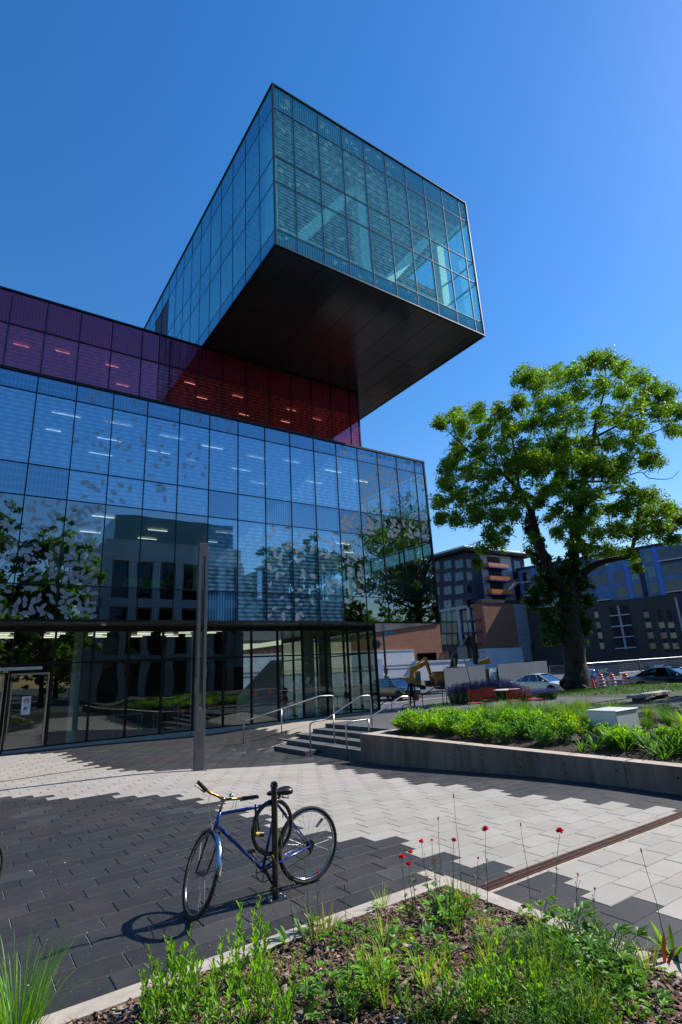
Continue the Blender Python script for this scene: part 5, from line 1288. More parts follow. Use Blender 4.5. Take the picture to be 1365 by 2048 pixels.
P=atD(z2(300,182),D)-o; b=MB(); b.add([P+VR*a+Vector((0,0,c))+VN*d for d in (0,.03) for (a,c) in ((-.35,-.2),(.35,-.2),(.35,.2),(-.35,.2))],((0,1,2,3),(7,6,5,4),(0,4,5,1),(1,5,6,2),(2,6,7,3),(3,7,4,0)))
b.build('banner_sign',mat('sign_green_blue_white',(.05,.45,.65),.5,var=.9,scale=3),t)
# road sign post in front of the hoarding
q0=atD((950,1392),33); q1=atD(c6(700,215),33); o=Vector((q0.x,q0.y,gz(q0.x,q0.y)))
t=thing('sign_post','thin post with the grey back of a road sign, in front of the hoarding','sign',tuple(o))
b=MB(); b.tube([(0,0,0),(q1-o)],.03,8); b.build('post',m_galv,t)
b=MB(); pp_=q1-o; b.add([pp_+VR*a+Vector((0,0,c))+VN*d for d in (-.04,-.02) for (a,c) in ((-.28,-.45),(.28,-.45),(.28,.25),(-.28,.25))],((0,1,2,3),(7,6,5,4),(0,4,5,1),(1,5,6,2),(2,6,7,3),(3,7,4,0))); b.build('sign_plate',m_galv,t)
# ---------------------------------------------------------------- terrace furniture
m_red=mat('red_slat_metal',(.50,.025,.02),.35,var=.2,scale=5,coat=.2)
def bistro_chair(label,loc,rz,first=[None]):
    if first[0] is None:
        t=thing('terrace_chair',label,'chair',loc,rz,'red slatted chairs on the terrace'); first[0]=t
        b=MB(); 
        for k in range(8): b.bbox(-.21+k*.053,-.17+k*.053,-.20,.20,.44,.452,.003)
        b.build('seat',m_red,t)
        b=MB()
        for k in range(6): b.box(-.235,-.225,-.20,.20,.55+k*.055,.59+k*.055)
        b.build('backrest',m_red,t)
        b=MB()
        for s_ in (-1,1):
            b.tube([(-.24,s_*.21,.0),(-.23,s_*.21,.44),(-.245,s_*.21,.90)],.012,6); b.tube([(-.235,s_*.21,.445),(.22,s_*.21,.445)],.012,6); 
        b.build('frame',m_red,t)
        for s_ in (-1,1): b=MB(); b.tube([(.22,s_*.21,.445),(.24,s_*.21,0)],.012,6); b.build('leg',m_red,t)
        return t
    return dup(first[0],loc=loc,rz=rz,label=label)
TB=onz(1013,1379.5,.95); tz=.2
def P4(x,y): 
    p=onz(x,y,.2+.9); return p
c0=onz(948,1378,1.08); c1=onz(978,1373.5,1.08); c2=onz(1010,1382,1.08); c3=onz(1067,1371,1.08)
bistro_chair('red slatted chair standing apart, leftmost beside the lavender',(c0.x,c0.y,gz(c0.x,c0.y)),.9)
bistro_chair('red slatted chair between the leftmost chair and the round table',(c1.x,c1.y,gz(c1.x,c1.y)),.7)
bistro_chair('red slatted chair with its back right behind the round table',(TB.x-.55,TB.y-.75,gz(TB.x,TB.y)),.95)
bistro_chair('red slatted chair seen edge-on, rightmost of the terrace chairs',(c3.x,c3.y,gz(c3.x,c3.y)),-.6)
t=thing('terrace_table','round pale terrace table among red chairs','table',(TB.x,TB.y,gz(TB.x,TB.y)))
b=MB(); b.lathe([(.001,.735),(.46,.735),(.48,.745),(.48,.758),(.46,.765),(.001,.765)],n=28); b.build('tabletop',mat('tabletop_pale',(.60,.52,.50),.5),t,auto=.6)
b=MB(); b.lathe([(.03,.03),(.03,.735)],n=10); b.lathe([(.25,0),(.24,.02),(.04,.035)],n=16); b.build('pedestal',m_red,t,auto=.6)
# edge of a low wall behind the grasses
w0=onz(1262,1384,.55); w1=onz(1330,1381,.55); lo=onz(1295,1386,.45)
A=onz(1266,1391,.42); B_=onz(1331,1381,.42); t=thing('bench','long pale concrete bench top behind the grasses at the right','bench',(A.x,A.y,gz(A.x,A.y)))
d=B_-A; L=math.hypot(d.x,d.y); R=Matrix.Rotation(math.atan2(d.y,d.x),4,'Z'); hh=.42-gz(A.x,A.y)
b=MB(); b.bbox(0,L,-.25,.25,hh-.1,hh,.01,0,R); b.build('seat',m_conc,t)
for u in (.3,L-.6): b=MB(); b.box(u,u+.3,-.2,.2,-.1,hh-.101,0,R); b.build('leg',m_concw,t)
# ---------------------------------------------------------------- people
def skin_body(name,verts,edges,radii,mats,assign,parent,sub=2):
    me=bpy.data.meshes.new(name); me.from_pydata(verts,edges,[]); o=bpy.data.objects.new(name,me); COL.objects.link(o)
    m=o.modifiers.new('s','SKIN'); 
    for i,r in enumerate(radii):
        v=me.skin_vertices[0].data[i]; v.radius=(r if isinstance(r,tuple) else (r,r)); v.use_root=(i==0)
    s_=o.modifiers.new('u','SUBSURF'); s_.levels=sub; s_.render_levels=sub
    bpy.context.view_layer.update()
    nm=bpy.data.meshes.new_from_object(o.evaluated_get(bpy.context.evaluated_depsgraph_get())); bpy.data.objects.remove(o)
    for m_ in mats: nm.materials.append(m_)
    for p in nm.polygons: p.material_index=assign(p.center); p.use_smooth=True
    r=bpy.data.objects.new(name,nm); COL.objects.link(r); r.parent=parent; return r
m_skin=mat('skin_tone',(.42,.22,.14),.5,var=.1)
def figure(label,loc,rz,pose,top,bottom,shoe,hair,hairlong=True):
    """pose: 'sit' or 'stand'; faces local +X"""
    t=thing('person',label,'person',loc,rz)
    if pose=='sit':
        hip=.50
        V=[(0,0,hip),(0.02,0,hip+.2),(0.04,0,hip+.42),(.05,0,hip+.50),(.07,0,hip+.60),(.09,0,hip+.70),
           (.04,.17,hip+.42),(.10,.22,hip+.18),(.32,.14,hip+.22),(.04,-.17,hip+.42),(.10,-.22,hip+.18),(.32,-.14,hip+.22),
           (.05,.10,hip-.01),(.42,.11,hip+.0),(.44,.11,.08),(.56,.11,.04),(.05,-.10,hip-.01),(.42,-.11,hip+0),(.46,-.11,.08),(.58,-.11,.04)]
    else:
        hip=.92
        V=[(0,0,hip),(0.0,0,hip+.22),(0.0,0,hip+.47),(.01,0,hip+.54),(.02,0,hip+.62),(.03,0,hip+.74),
           (0,.18,hip+.46),(-.03,.24,hip+.18),(.10,.25,hip-.05),(0,-.18,hip+.46),(-.03,-.24,hip+.18),(.06,-.25,hip-.07),
           (.0,.09,hip-.06),(.06,.10,.50),(.02,.11,.08),(.15,.12,.04),(.0,-.09,hip-.06),(-.04,-.10,.50),(-.16,-.10,.10),(-.04,-.10,.05)]
    E_=[(0,1),(1,2),(2,3),(3,4),(4,5),(2,6),(6,7),(7,8),(2,9),(9,10),(10,11),(0,12),(12,13),(13,14),(14,15),(0,16),(16,17),(17,18),(18,19)]
    R_=[(.14,.12),(.13,.11),(.15,.11),.055,.085,.08,.06,.045,.035,.06,.045,.035,.09,.065,.045,.035,.09,.065,.045,.035]
    # hands: palm and five curled fingers each
    for s_,w_ in ((1,8),(-1,11)):
        wv=Vector(V[w_]); el=Vector(V[w_-1]); d=(wv-el).normalized(); sd_=Vector((0,1,0)); pl=wv+d*.07; V.append(tuple(pl)); pi=len(V)-1; E_.append((w_,pi)); R_.append((.035,.02))
        for k in range(4):
            a=pl+sd_*(k-1.5)*.02+d*.035; c=a+d*(.03-.004*abs(k-1.5))+Vector((0,0,-.015)); V+= [tuple(a),tuple(c)]; E_+=[(pi,len(V)-2),(len(V)-2,len(V)-1)]; R_+=[.009,.008]
        a=wv+d*.03+sd_*s_*-.035; c=a+d*.035; V+=[tuple(a),tuple(c)]; E_+=[(pi,len(V)-2),(len(V)-2,len(V)-1)]; R_+=[.010,.009]
    zn=hip+(.52 if pose=='sit' else .56)
    def asg(c):
        if c.z>zn: return 0
        if abs(c.y)>.13 and ((pose=='sit' and c.x>.26 and c.z>hip+.1) or (pose!='sit' and c.z<hip+.02 and abs(c.y)>.2)): return 0
        if c.z>hip+.04: return 1
        if c.z<.09: return 3
        return 2
    bo=skin_body('body',V,E_,R_,[m_skin,top,bottom,shoe],asg,t)
    hd=Vector(V[4]).lerp(Vector(V[5]),.5)
    b=MB(); b.sphere(tuple(hd+Vector((-.025,0,.045))),.115,14,0,(1,1,1.05))
    if hairlong: b.tube([hd+Vector((-.07,0,.06)),hd+Vector((-.09,0,-.05)),hd+Vector((-.09,0,-.18))],[.09,.09,.05],10)
    b.build('hair',hair,t,smooth=True)
    b=MB(); f=hd+Vector((.10,0,.0)); 
    for s_ in (-1,1): b.sphere(tuple(f+Vector((-.012,s_*.033,.025))),.012,8)
    b.build('eyes',m_bk,t,smooth=True)
    b=MB(); b.sphere(tuple(f+Vector((.002,0,0))),.016,8,0,(1,.7,1.4)); b.build('nose',m_skin,t,smooth=True)
    return t
m_cb=mat('cloth_black',(.012,.012,.014),.8); m_cj=mat('cloth_charcoal',(.03,.03,.035),.8); m_hb=mat('hair_dark',(.02,.013,.01),.5); m_hy=mat('hair_blond',(.62,.45,.25),.6)
# chairs inside and two seated readers
def simple_chair(label,loc,rz,first=[None]):
    if first[0] is not None: return dup(first[0],loc=loc,rz=rz,label=label)
    t=thing('reading_chair',label,'chair',loc,rz,'chairs inside the library'); first[0]=t
    b=MB(); b.bbox(-.2,.22,-.2,.2,.43,.46,.01); b.build('seat',m_bk,t)
    b=MB(); b.bbox(-.23,-.20,-.2,.2,.52,.84,.01); b.build('backrest',m_bk,t)
    for x,y,z in ((-.215,-.18,.84),(-.215,.18,.84),(.2,-.18,.45),(.2,.18,.45)): b=MB(); b.tube([(x,y,0),(x,y,z)],.011,6); b.build('leg',m_chain,t)
    return t
A=ony(569,1395,22.7); simple_chair('dark chair under the silhouetted reader behind the ground-floor glass',(A.x,A.y,0),-.2)
figure('seated person in black with long hair, silhouetted behind the ground-floor glass',(A.x,A.y,-.02),-.2,'sit',m_cb,m_cb,m_cb,m_hb)
B_=ony(656,1385,23.6); simple_chair('dark chair under the reader at the pale table near the glass corner',(B_.x,B_.y,0),PI+.3)
figure('seated person in a dark top reading at the pale table near the glass corner',(B_.x,B_.y,-.02),PI+.3,'sit',m_cj,m_cb,m_cb,m_hb,False)
C_=ony(700,1400,23.4); simple_chair('empty dark chair just inside the glass corner',(C_.x,C_.y,0),.5)
t=thing('reading_table','pale table in front of the reader near the glass corner','table',(B_.x-.75,B_.y+.1,0))
b=MB(); b.bbox(-.45,.45,-.35,.35,.71,.735,.01); b.build('tabletop',mat('table_wood',(.45,.30,.20),.5),t)
for x in (-.4,.4):
    for y in (-.3,.3): b=MB(); b.tube([(x,y,0),(x,y,.71)],.015,6); b.build('leg',m_chain,t)
# standing person beside the SUV
best=None
for k in range(60):
    D=20+k*.3; P=atD(z2(620,905),D); g=gz(P.x,P.y); h=P.z-g
    if best is None or abs(h-1.68)<abs(best[0]-1.68): best=(h,P,g,D)
_,P,g,D=best
figure('standing person with fair hair and dark clothes near the front of the SUV',(P.x,P.y,g),-1.9,'stand',m_cb,m_cj,m_bk,m_hy,False)
q=Vector((P.x,P.y,0))+VR*.27-VN*.05
t=thing('bag','small red bag hanging from the hand of the fair-haired person','bag',(q.x,q.y,g+.42)); b=MB(); b.bbox(-.14,.14,-.07,.07,0,.30,.03); b.build('sack',mat('bag_red',(.75,.06,.04),.5),t)
b=MB(); b.tube([(-.08,0,.3),(-.05,0,.42),(.05,0,.42),(.08,0,.3)],.012,6); b.build('handle',m_bk,t)
# ================================================================ TREES
m_bark=mat('bark',(.045,.036,.030),.95,var=.5,scale=3,bump=.9,bscale=14)
m_leaf=leafmat('tree_leaves',(.115,.235,.014),.48)
m_leafd=leafmat('tree_leaves_dark',(.05,.12,.016),.45)
def leaf_cloud(centers,radii,n_per,size,rng_,o,squash=.75,droop=.35):
    """n_per small pointed leaf faces spread in the shell of every clump; returns vertex and face arrays"""
    C=np.array([tuple(Vector(c)-o) for c in centers]); R=np.array(radii); k=len(C); n=k*n_per
    idx=np.repeat(np.arange(k),n_per)
    d=rng_.normal(size=(n,3)); d/=np.linalg.norm(d,axis=1)[:,None]
    r=R[idx]*(rng_.random(n)**.45); P=C[idx]+d*r[:,None]*np.array([1,1,squash])
    nrm=d*.55+rng_.normal(size=(n,3))*.55+np.array([0,0,.55]); nrm/=np.linalg.norm(nrm,axis=1)[:,None]
    t=np.cross(nrm,rng_.normal(size=(n,3))); t/=np.linalg.norm(t,axis=1)[:,None]; b=np.cross(nrm,t)
    s=size*(.6+.8*rng_.random(n))[:,None]
    V=np.stack([P-t*s,P+b*s*.42-t*s*.1+nrm*s*.12,P+t*s,P-b*s*.42-t*s*.1+nrm*s*.12],1).reshape(-1,3)
    tone=np.repeat((.5+.95*rng_.random(k))[:,None],n_per,1).reshape(-1)*(.75+.5*rng_.random(n))
    return V,tone
def leaf_mesh(name,V,tone,m,parent):
    n=len(V)//4; me=bpy.data.meshes.new(name)
    me.vertices.add(len(V)); me.vertices.foreach_set('co',V.astype(np.float32).ravel())
    me.loops.add(n*4); me.loops.foreach_set('vertex_index',np.arange(n*4,dtype=np.int32))
    me.polygons.add(n); me.polygons.foreach_set('loop_start',np.arange(0,n*4,4,dtype=np.int32)); me.polygons.foreach_set('loop_total',np.full(n,4,dtype=np.int32))
    me.update(calc_edges=True); a=me.attributes.new('tone','FLOAT','FACE'); a.data.foreach_set('value',tone.astype(np.float32)); me.materials.append(m)
    o=bpy.data.objects.new(name,me); COL.objects.link(o); o.parent=parent; return o
ct=lambda x,y:(850+x*.37729,680+y*.37729)
# ---- the big tree, limbs and clumps laid out round its own axis
TB0=onz(1151,1375,.0); TD=(TB0-CAM).dot(VN); to=Vector((TB0.x,TB0.y,gz(TB0.x,TB0.y)-.02))
big=thing('broadleaf_tree','huge old broadleaf tree with ivy-wrapped forked trunk beyond the raised bed','tree',tuple(to))
rr=random.Random(21)
def tp(x,y,dd=0): return atD(ct(x,y),TD+dd)
pxm=TD/FPX*.37729
def limb(b,pts,n=9):
    P=[tp(x,y,d)-to for x,y,w_,d in pts]; R=[w_*pxm/2 for *_,w_,d in [(p[0],p[1],p[2],p[3]) for p in pts]]
    Q=[];S=[]
    for i in range(len(P)-1):
        p0=P[max(0,i-1)];p1=P[i];p2=P[i+1];p3=P[min(len(P)-1,i+2)]
        for k in range(5):
            q=k/5; Q.append(.5*((2*p1)+(p2-p0)*q+(2*p0-5*p1+4*p2-p3)*q*q+(3*p1-p0-3*p2+p3)*q**3)); S.append(lerp(R[i],R[i+1],q))
    Q.append(P[-1]);S.append(R[-1])
    for i,q in enumerate(Q): q+=Vector((rr.uniform(-1,1),rr.uniform(-1,1),0))*S[i]*.12
    b.tube(Q,S,n); return Q
b=MB()
limb(b,[(800,1850,165,0),(803,1815,128,0),(795,1700,108,0),(778,1550,104,0),(768,1420,100,0),(760,1330,95,0)],14)
b.build('trunk',m_bark,big,smooth=True)
LIMBS=[[(745,1345,72,0),(690,1260,62,-.3),(630,1140,52,-.8),(585,1010,46,-1.2),(562,900,40,-1.4)],
 [(562,905,32,-1.4),(620,840,28,-.6),(690,740,24,.3),(722,640,20,.8),(738,540,14,1.2),(760,420,8,1.5),(800,260,4,1.5)],
 [(562,905,28,-1.4),(500,800,20,-2.2),(400,700,14,-3),(260,610,9,-3.5),(120,480,4,-3.5)],[(520,830,14,-2),(380,860,10,-2.5),(220,880,7,-2),(90,900,3,-1)],
 [(500,800,14,-2),(480,600,11,-1),(440,420,8,0),(480,300,5,.5),(560,190,3,1)],
 [(775,1340,74,0),(792,1220,60,.4),(795,1050,48,.8),(812,880,41,1.2),(842,760,35,1.5),(878,620,28,1.5),(893,520,24,1.3),(915,400,14,1),(950,280,9,.6),(960,120,4,0)],
 [(893,520,18,1.3),(990,470,13,.5),(1130,395,9,-.5),(1270,330,5,-1)],[(893,560,16,1.3),(1010,540,12,2.5),(1180,500,8,4),(1330,440,4,5)],
 [(830,1240,46,.3),(920,1185,32,-.5),(1010,1160,27,-1.2),(1090,1140,22,-1.6),(1112,1060,17,-1.6),(1180,985,12,-1.2),(1300,930,6,-.6)],
 [(850,750,18,1.5),(1000,745,9,2.5),(1140,700,6,3),(1190,732,5,3),(1300,735,4,2.6),(1350,690,2.5,2.4)],[(812,900,20,1.2),(920,830,13,2.8),(1060,800,8,4.5),(1200,790,4,6)],
 [(720,640,12,.8),(650,520,8,2.4),(620,400,6,3.6),(600,280,3,4.5)],[(812,880,16,1.2),(780,720,12,3.5),(800,560,8,5.5),(820,400,4,6.5)],[(700,720,12,0),(800,600,8,-3),(880,480,5,-5),(1000,380,3,-6)]]
for L_ in LIMBS: b=MB(); limb(b,L_,8); b.build('limb',m_bark,big,smooth=True)
BL=[(530,200,60),(600,230,70),(700,190,65),(790,165,70),(880,120,58),(955,105,52),(1035,160,58),(1120,205,62),(1200,262,62),(1280,290,55),(1335,380,55),(1250,380,60),(1320,480,46),(1150,330,70),(1050,280,70),(930,240,75),(820,280,75),(720,310,70),(620,340,62),(500,335,52),(400,390,62),(280,385,56),(170,410,56),(85,440,38),(200,480,55),(320,480,62),(440,480,62),(560,450,72),(680,430,75),(800,420,75),(920,400,65),(1040,420,60),(1125,455,52),(1180,540,36),(1090,555,50),(980,540,52),(870,560,62),(760,560,75),(640,570,75),(520,590,75),(400,580,72),(290,590,64),(180,590,54),(135,665,54),(230,700,72),(350,710,75),(470,720,75),(590,700,62),(115,760,52),(85,855,48),(180,830,64),(300,830,75),(420,840,72),(520,840,52),(85,950,36),(165,950,50),(270,930,52),(375,940,52),(470,925,36),(340,1030,42),(305,1100,32),(392,1075,38),(275,1180,22),(735,700,55),(850,680,45),(945,660,52),(1055,640,44),(1180,640,52),(1240,650,34),(1000,760,50),(1095,800,50),(1195,830,52),(940,820,34),(1060,880,54),(1170,920,62),(1280,900,58),(1345,950,52),(1240,1000,54),(1320,1040,42),(1130,1010,54),(1020,1000,54),(915,1020,48),(820,1000,44),(765,950,42),(700,1020,42),(780,1080,45),(880,1100,45),(980,1120,45),(1080,1140,38),(1125,1200,26),(655,950,26),(560,1120,26),(572,1045,22),(430,1010,24),(720,540,60),(820,620,60),(900,640,50),(760,640,50),(700,640,50),(640,640,60),(560,640,60),(860,700,50),(790,760,46),(700,780,50),(640,800,50),(600,860,44),(860,820,48),(760,840,44),(900,900,48),(860,960,44),(700,900,40),(980,900,44),(960,700,44),(1040,700,40),(480,650,60)]
cen=[];rad=[]
for (x,y,r) in BL:
    # depth of a clump follows a rounded crown: wide in the middle, thin at the outline
    e=max(0,1-((x-700)/720)**2-((y-640)/620)**2); dm=8.5*math.sqrt(e)
    for s_ in range(6 if r>50 else 4 if r>35 else 2):
        dd=rr.uniform(-dm,dm); c0_=tp(x,y,dd); R0=r*pxm*(1+dd/TD)
        for k in range(int(6+R0*3.4)):
            v=Vector((rr.gauss(0,1),rr.gauss(0,1),rr.gauss(0,1))).normalized()*R0*rr.uniform(.25,1.2)
            cen.append(c0_+v); rad.append(rr.uniform(.22,.62))
V,T=leaf_cloud(cen,rad,44,.095,RNG,to)
leaf_mesh('crown',V,T,m_leaf,big)
b=MB()
for i in range(0,len(cen),3):
    c=cen[i]-to; 
    near=min((Vector(b_) for b_ in ()),default=None)
    q=c+Vector((rr.uniform(-.8,.8),rr.uniform(-.8,.8),-rr.uniform(.1,.6)))*.7
    b.tube([q,(q+c)/2+Vector((rr.uniform(-.15,.15),0,.05)),c],[.03,.02,.008],4,cap=False)
b.build('twigs',m_bark,big)
IV=[q for q in [(640,1250,45),(598,1300,42),(560,1400,34),(620,1385,52),(700,1300,60),(775,1205,60),(830,1150,44),(750,1360,70),(838,1290,36),(700,1450,66),(790,1430,62),(700,1550,62),(790,1550,60),(845,1600,44),(725,1650,52),(790,1680,44),(685,1600,34),(820,1480,40),(650,1500,30),(600,1080,28),(560,1000,24),(640,1180,28),(800,1080,34),(808,940,28),(870,1640,30),(760,1720,34),(640,1220,40),(600,1160,34),(700,1240,44),(660,1330,44),(740,1420,60),(660,1560,40),(860,1520,34),(870,1380,30),(590,1360,30),(800,1000,34),(820,900,30),(780,1160,40),(560,950,30)] if q[1]<1590]
cen=[];rad=[]
for x,y,r in IV:
    for s_ in range(14):
        a=rr.uniform(0,2*PI); R0=r*pxm
        cen.append(tp(x,y,0)+Vector((math.cos(a),math.sin(a),0))*R0*rr.uniform(.3,1.)+Vector((0,0,rr.uniform(-1,1)*R0))); rad.append(rr.uniform(.22,.45))
V,T=leaf_cloud(cen,rad,34,.13,RNG,to); leaf_mesh('ivy',V,T,m_leafd,big)
def tree(label,x,y,h,cr,trunk_h,n=55,seed=1,leafm=None,per=40,size=.17,name='broadleaf_tree',group=None,spread=1.):
    z=gz(x,y); t=thing(name,label,'tree',(x,y,z),0,group); r_=random.Random(seed); o=Vector((x,y,z))
    b=MB(); b.tube([(0,0,-.1),(.05,.02,trunk_h*.5),(0,.08,trunk_h),(.1,0,h*.72)],[cr*.075,cr*.055,cr*.045,.05],10); b.build('trunk',m_bark,t,smooth=True)
    cen=[];rad=[]; cc=Vector((0,0,(h+trunk_h)/2)); hh=(h-trunk_h)/2
    lb_=MB()
    for k in range(n):
        v=Vector((r_.gauss(0,1),r_.gauss(0,1),r_.gauss(0,1))).normalized()*r_.uniform(.45,1.0); c=cc+Vector((v.x*cr,v.y*cr*spread,v.z*hh))
        lb_.tube([Vector((0,0,trunk_h+(c.z-trunk_h)*.35)),c*.55+Vector((0,0,c.z*.35)),c],[.09,.05,.015],5,cap=False)
        for j in range(6): cen.append(c+o+Vector((r_.gauss(0,1),r_.gauss(0,1),r_.gauss(0,1)))*cr*.13); rad.append(r_.uniform(.06,.14)*cr)
    lb_.build('limbs',m_bark,t)
    V,T=leaf_cloud(cen,rad,per,size,RNG,o); leaf_mesh('crown',V,T,leafm or m_leaf,t); return t
tree('broadleaf tree whose leafy branch tips reach in at the right edge',33.2,3.4,16.5,6.8,5.5,90,3,per=46,size=.16)
tree('distant bushy tree behind the cars at the far right',62,20,8,3.5,2.5,40,12,per=30,size=.22) if False else None
# trees and buildings across the plaza, behind the photographer, mirrored in the glass
G2='trees behind the photographer mirrored in the glass'
for i,(x,y,h,cr) in enumerate(((-1,-13,11,4.4),(-9,-9,12,5),(6.8,-18,17.5,4.6),(1,-19,19,5.5),(-6,-17,18,5.5),(-24,-26,14,7),(-38,-30,13,8),(52,-34,10,7),(94,-40,12,8),(-16,-15,13,6),(-8,-24,14,6),(36,-14,9.5,4.2),(46,-22,11,5.5),(60,-26,12,6),(78,-30,12,7),(29,-7,15,5.2),(42,3,13,5.5),(25,-3,13.5,4.6))):
    tree('leafy tree of the added unseen row hiding the horizon haze from the library glass',x,y,h,cr,h*.16,60 if h>15 else 45,30+i,per=34,size=.26,leafm=m_leafd if i%2 else m_leaf,group=G2)
for i in range(17):  # unseen rows added to block the yellow horizon haze in the glass
    tree('leafy tree of the added unseen row hiding the horizon haze from the library glass',-66+i*11+(i%3)*2,-48-(i%2)*7,10+(i*7%4),7.5,1.2,34,90+i,per=24,size=.42,leafm=m_leafd if i%3 else m_leaf,group=G2)
m_cb2=mat('civic_concrete',(.60,.58,.53),.8,var=.15,scale=.4)
cv=thing('civic_building','pale concrete building behind the photographer, mirrored in the library glass','building',(12.5,-26,0))
b=MB(); W_=17.0; H_=18.2
b.box(0,W_,-14,-.4,-1,H_)
b.build('wall',m_cb2,cv)
b=MB()
for k in range(7):
    x=k*W_/6.2; b.box(x,x+.9,-.4,.25,-1,H_-2.6)
b.box(0,W_,-.39,.3,H_-2.6,H_-1.9); b.box(0,W_,-.39,.28,10.2,11.2); b.box(0,W_,-.39,.28,4.2,4.9)
b.build('piers',m_cb2,cv)
for r_ in range(3):
    for k in range(6):
        x=k*W_/6.2+.95; z0=(5.1,11.4,.2)[r_]; z1=(10.0,15.4,4.0)[r_]
        b=MB(); b.box(x,x+W_/6.2-1.0,-.38,-.25,z0,z1); b.build('window',m_dglass,cv)
b=MB(); b.box(1,W_-1,-8,-.6,H_+.01,H_+3.2); b.build('penthouse',mat('penthouse_glass',(.10,.22,.22),.15,coat=.5),cv)
fb=thing('finned_building','white finned building behind the photographer, mirrored in the library glass','building',(30.5,-24,0))
b=MB(); b.box(0,5,-20,0,-1,14); b.build('wall',mat('fin_wall',(.10,.11,.12),.5),fb)
b=MB()
for k in range(26):
    b.box(-.55,-.01,-k*.78-.2,-k*.78,3.6,14.2)
for k in range(6): b.box(k*.85,k*.85+.2,.01,.55,3.6,14.2)
b.build('fins',mat('white_fin',(.72,.71,.68),.6),fb)
b=MB(); b.box(-.6,5,-20,.6,3.2,3.6); b.box(-.6,5,-20,.6,14.2,14.6); b.build('bands',mat('white_fin2',(.7,.69,.66),.6),fb)
# ================================================================ PLANTS
m_g1=leafmat('fresh_green_leaf',(.15,.34,.022),.45,var=.3,rough=.5); m_g2=leafmat('mid_green_leaf',(.09,.23,.028),.45,var=.3,rough=.5)
m_g3=leafmat('blue_green_leaf',(.13,.27,.07),.4,var=.3,rough=.55); m_g4=leafmat('yellow_green_leaf',(.22,.38,.03),.5,var=.3,rough=.6)
m_stem=leafmat('plant_stem',(.09,.16,.03),.2); m_stemr=leafmat('red_stem',(.16,.06,.03),.2); m_bronze=leafmat('bronze_leaf',(.16,.05,.025),.45); m_straw=leafmat('straw_leaf',(.45,.33,.14),.4)
m_flr=leafmat('red_petal',(.62,.012,.010),.35,var=.2); m_lav=leafmat('lavender_bloom',(.10,.07,.30),.3,var=.4); m_bud=leafmat('seed_pod',(.20,.20,.05),.2)
def blade(b,base,dirv,L,w_,bend,mi=0,tone=1.,seg=4,fold=.25):
    """strap leaf that arches over"""
    d=Vector(dirv).normalized(); h=Vector((d.x,d.y,0)); h=h.normalized() if h.length>1e-4 else Vector((1,0,0)); side=Vector((-h.y,h.x,0))
    vs=[];p=Vector(base)
    el=math.atan2(d.z,math.hypot(d.x,d.y))
    for i in range(seg+1):
        t=i/seg; ww=w_*(math.sin(PI*min(1,(.12+t*.88)))**.7 if t<1 else 0.03)*.5
        up=Vector((0,0,1)); c=math.cos(el)*h+math.sin(el)*up; nrm=side.cross(c)
        vs+=[p-side*ww-nrm*ww*fold*-1,p.copy(),p+side*ww+nrm*ww*fold]
        p=p+c*(L/seg); el-=bend/seg*(.4+1.2*t)
    fs=[]
    for i in range(seg):
        a=i*3; fs+=[(a,a+1,a+4,a+3),(a+1,a+2,a+5,a+4)]
    b.add(vs,fs,mi,tone)
def leaf(b,p,d,L,w_,mi=0,tone=1.,up=None):
    d=Vector(d).normalized(); u=Vector(up) if up else Vector((0,0,1)); s_=d.cross(u)
    s_=s_.normalized() if s_.length>1e-4 else Vector((1,0,0)); n_=s_.cross(d); p=Vector(p)
    b.add([p,p+d*L*.35-s_*w_*.5+n_*w_*.15,p+d*L*.75-s_*w_*.36+n_*w_*.1,p+d*L-n_*L*.08,p+d*L*.75+s_*w_*.36+n_*w_*.1,p+d*L*.35+s_*w_*.5+n_*w_*.15,p+d*L*.5],((0,1,6),(1,2,6),(2,3,6),(3,4,6),(4,5,6),(5,0,6)),mi,tone)
def rd(r): return Vector((r.gauss(0,1),r.gauss(0,1),r.gauss(0,1))).normalized()
def bush_mesh(seed,R=.42,H=.55,n=520,L=.06,m=0):
    r=random.Random(seed); b=MB()
    for k in range(26):
        a=r.uniform(0,2*PI); q=R*math.sqrt(r.random())*.9; top=Vector((math.cos(a)*q,math.sin(a)*q,H*(1-.5*(q/R)**2)*r.uniform(.75,1.05)))
        b.tube([(math.cos(a)*.05,math.sin(a)*.05,0),top*.6,top],[.006,.005,.003],4,1,cap=False)
        for j in range(n//26):
            t=r.uniform(.25,1.0)**.6; p=top*t+Vector((r.gauss(0,.028),r.gauss(0,.028),r.gauss(0,.02))); d=rd(r)+Vector((0,0,.55))+Vector((p.x,p.y,0))*1.2
            leaf(b,p,d,L*r.uniform(.7,1.3),L*r.uniform(.5,.72),0,r.uniform(.65,1.3)*(.75+.4*t),up=rd(r)+Vector((0,0,1)))
    return b
def grass_mesh(seed,H=.75,n=230,w_=.010,spread=.10,bend=1.1,mi=0):
    r=random.Random(seed); b=MB()
    for k in range(n):
        a=r.uniform(0,2*PI); q=spread*math.sqrt(r.random()); el=r.uniform(.85,1.5); 
        blade(b,(math.cos(a)*q,math.sin(a)*q,0),(math.cos(a)*math.cos(el),math.sin(a)*math.cos(el),math.sin(el)),H*r.uniform(.55,1.1),w_*r.uniform(.7,1.3),bend*r.uniform(.4,1.3),0,r.uniform(.6,1.35),5)
    return b
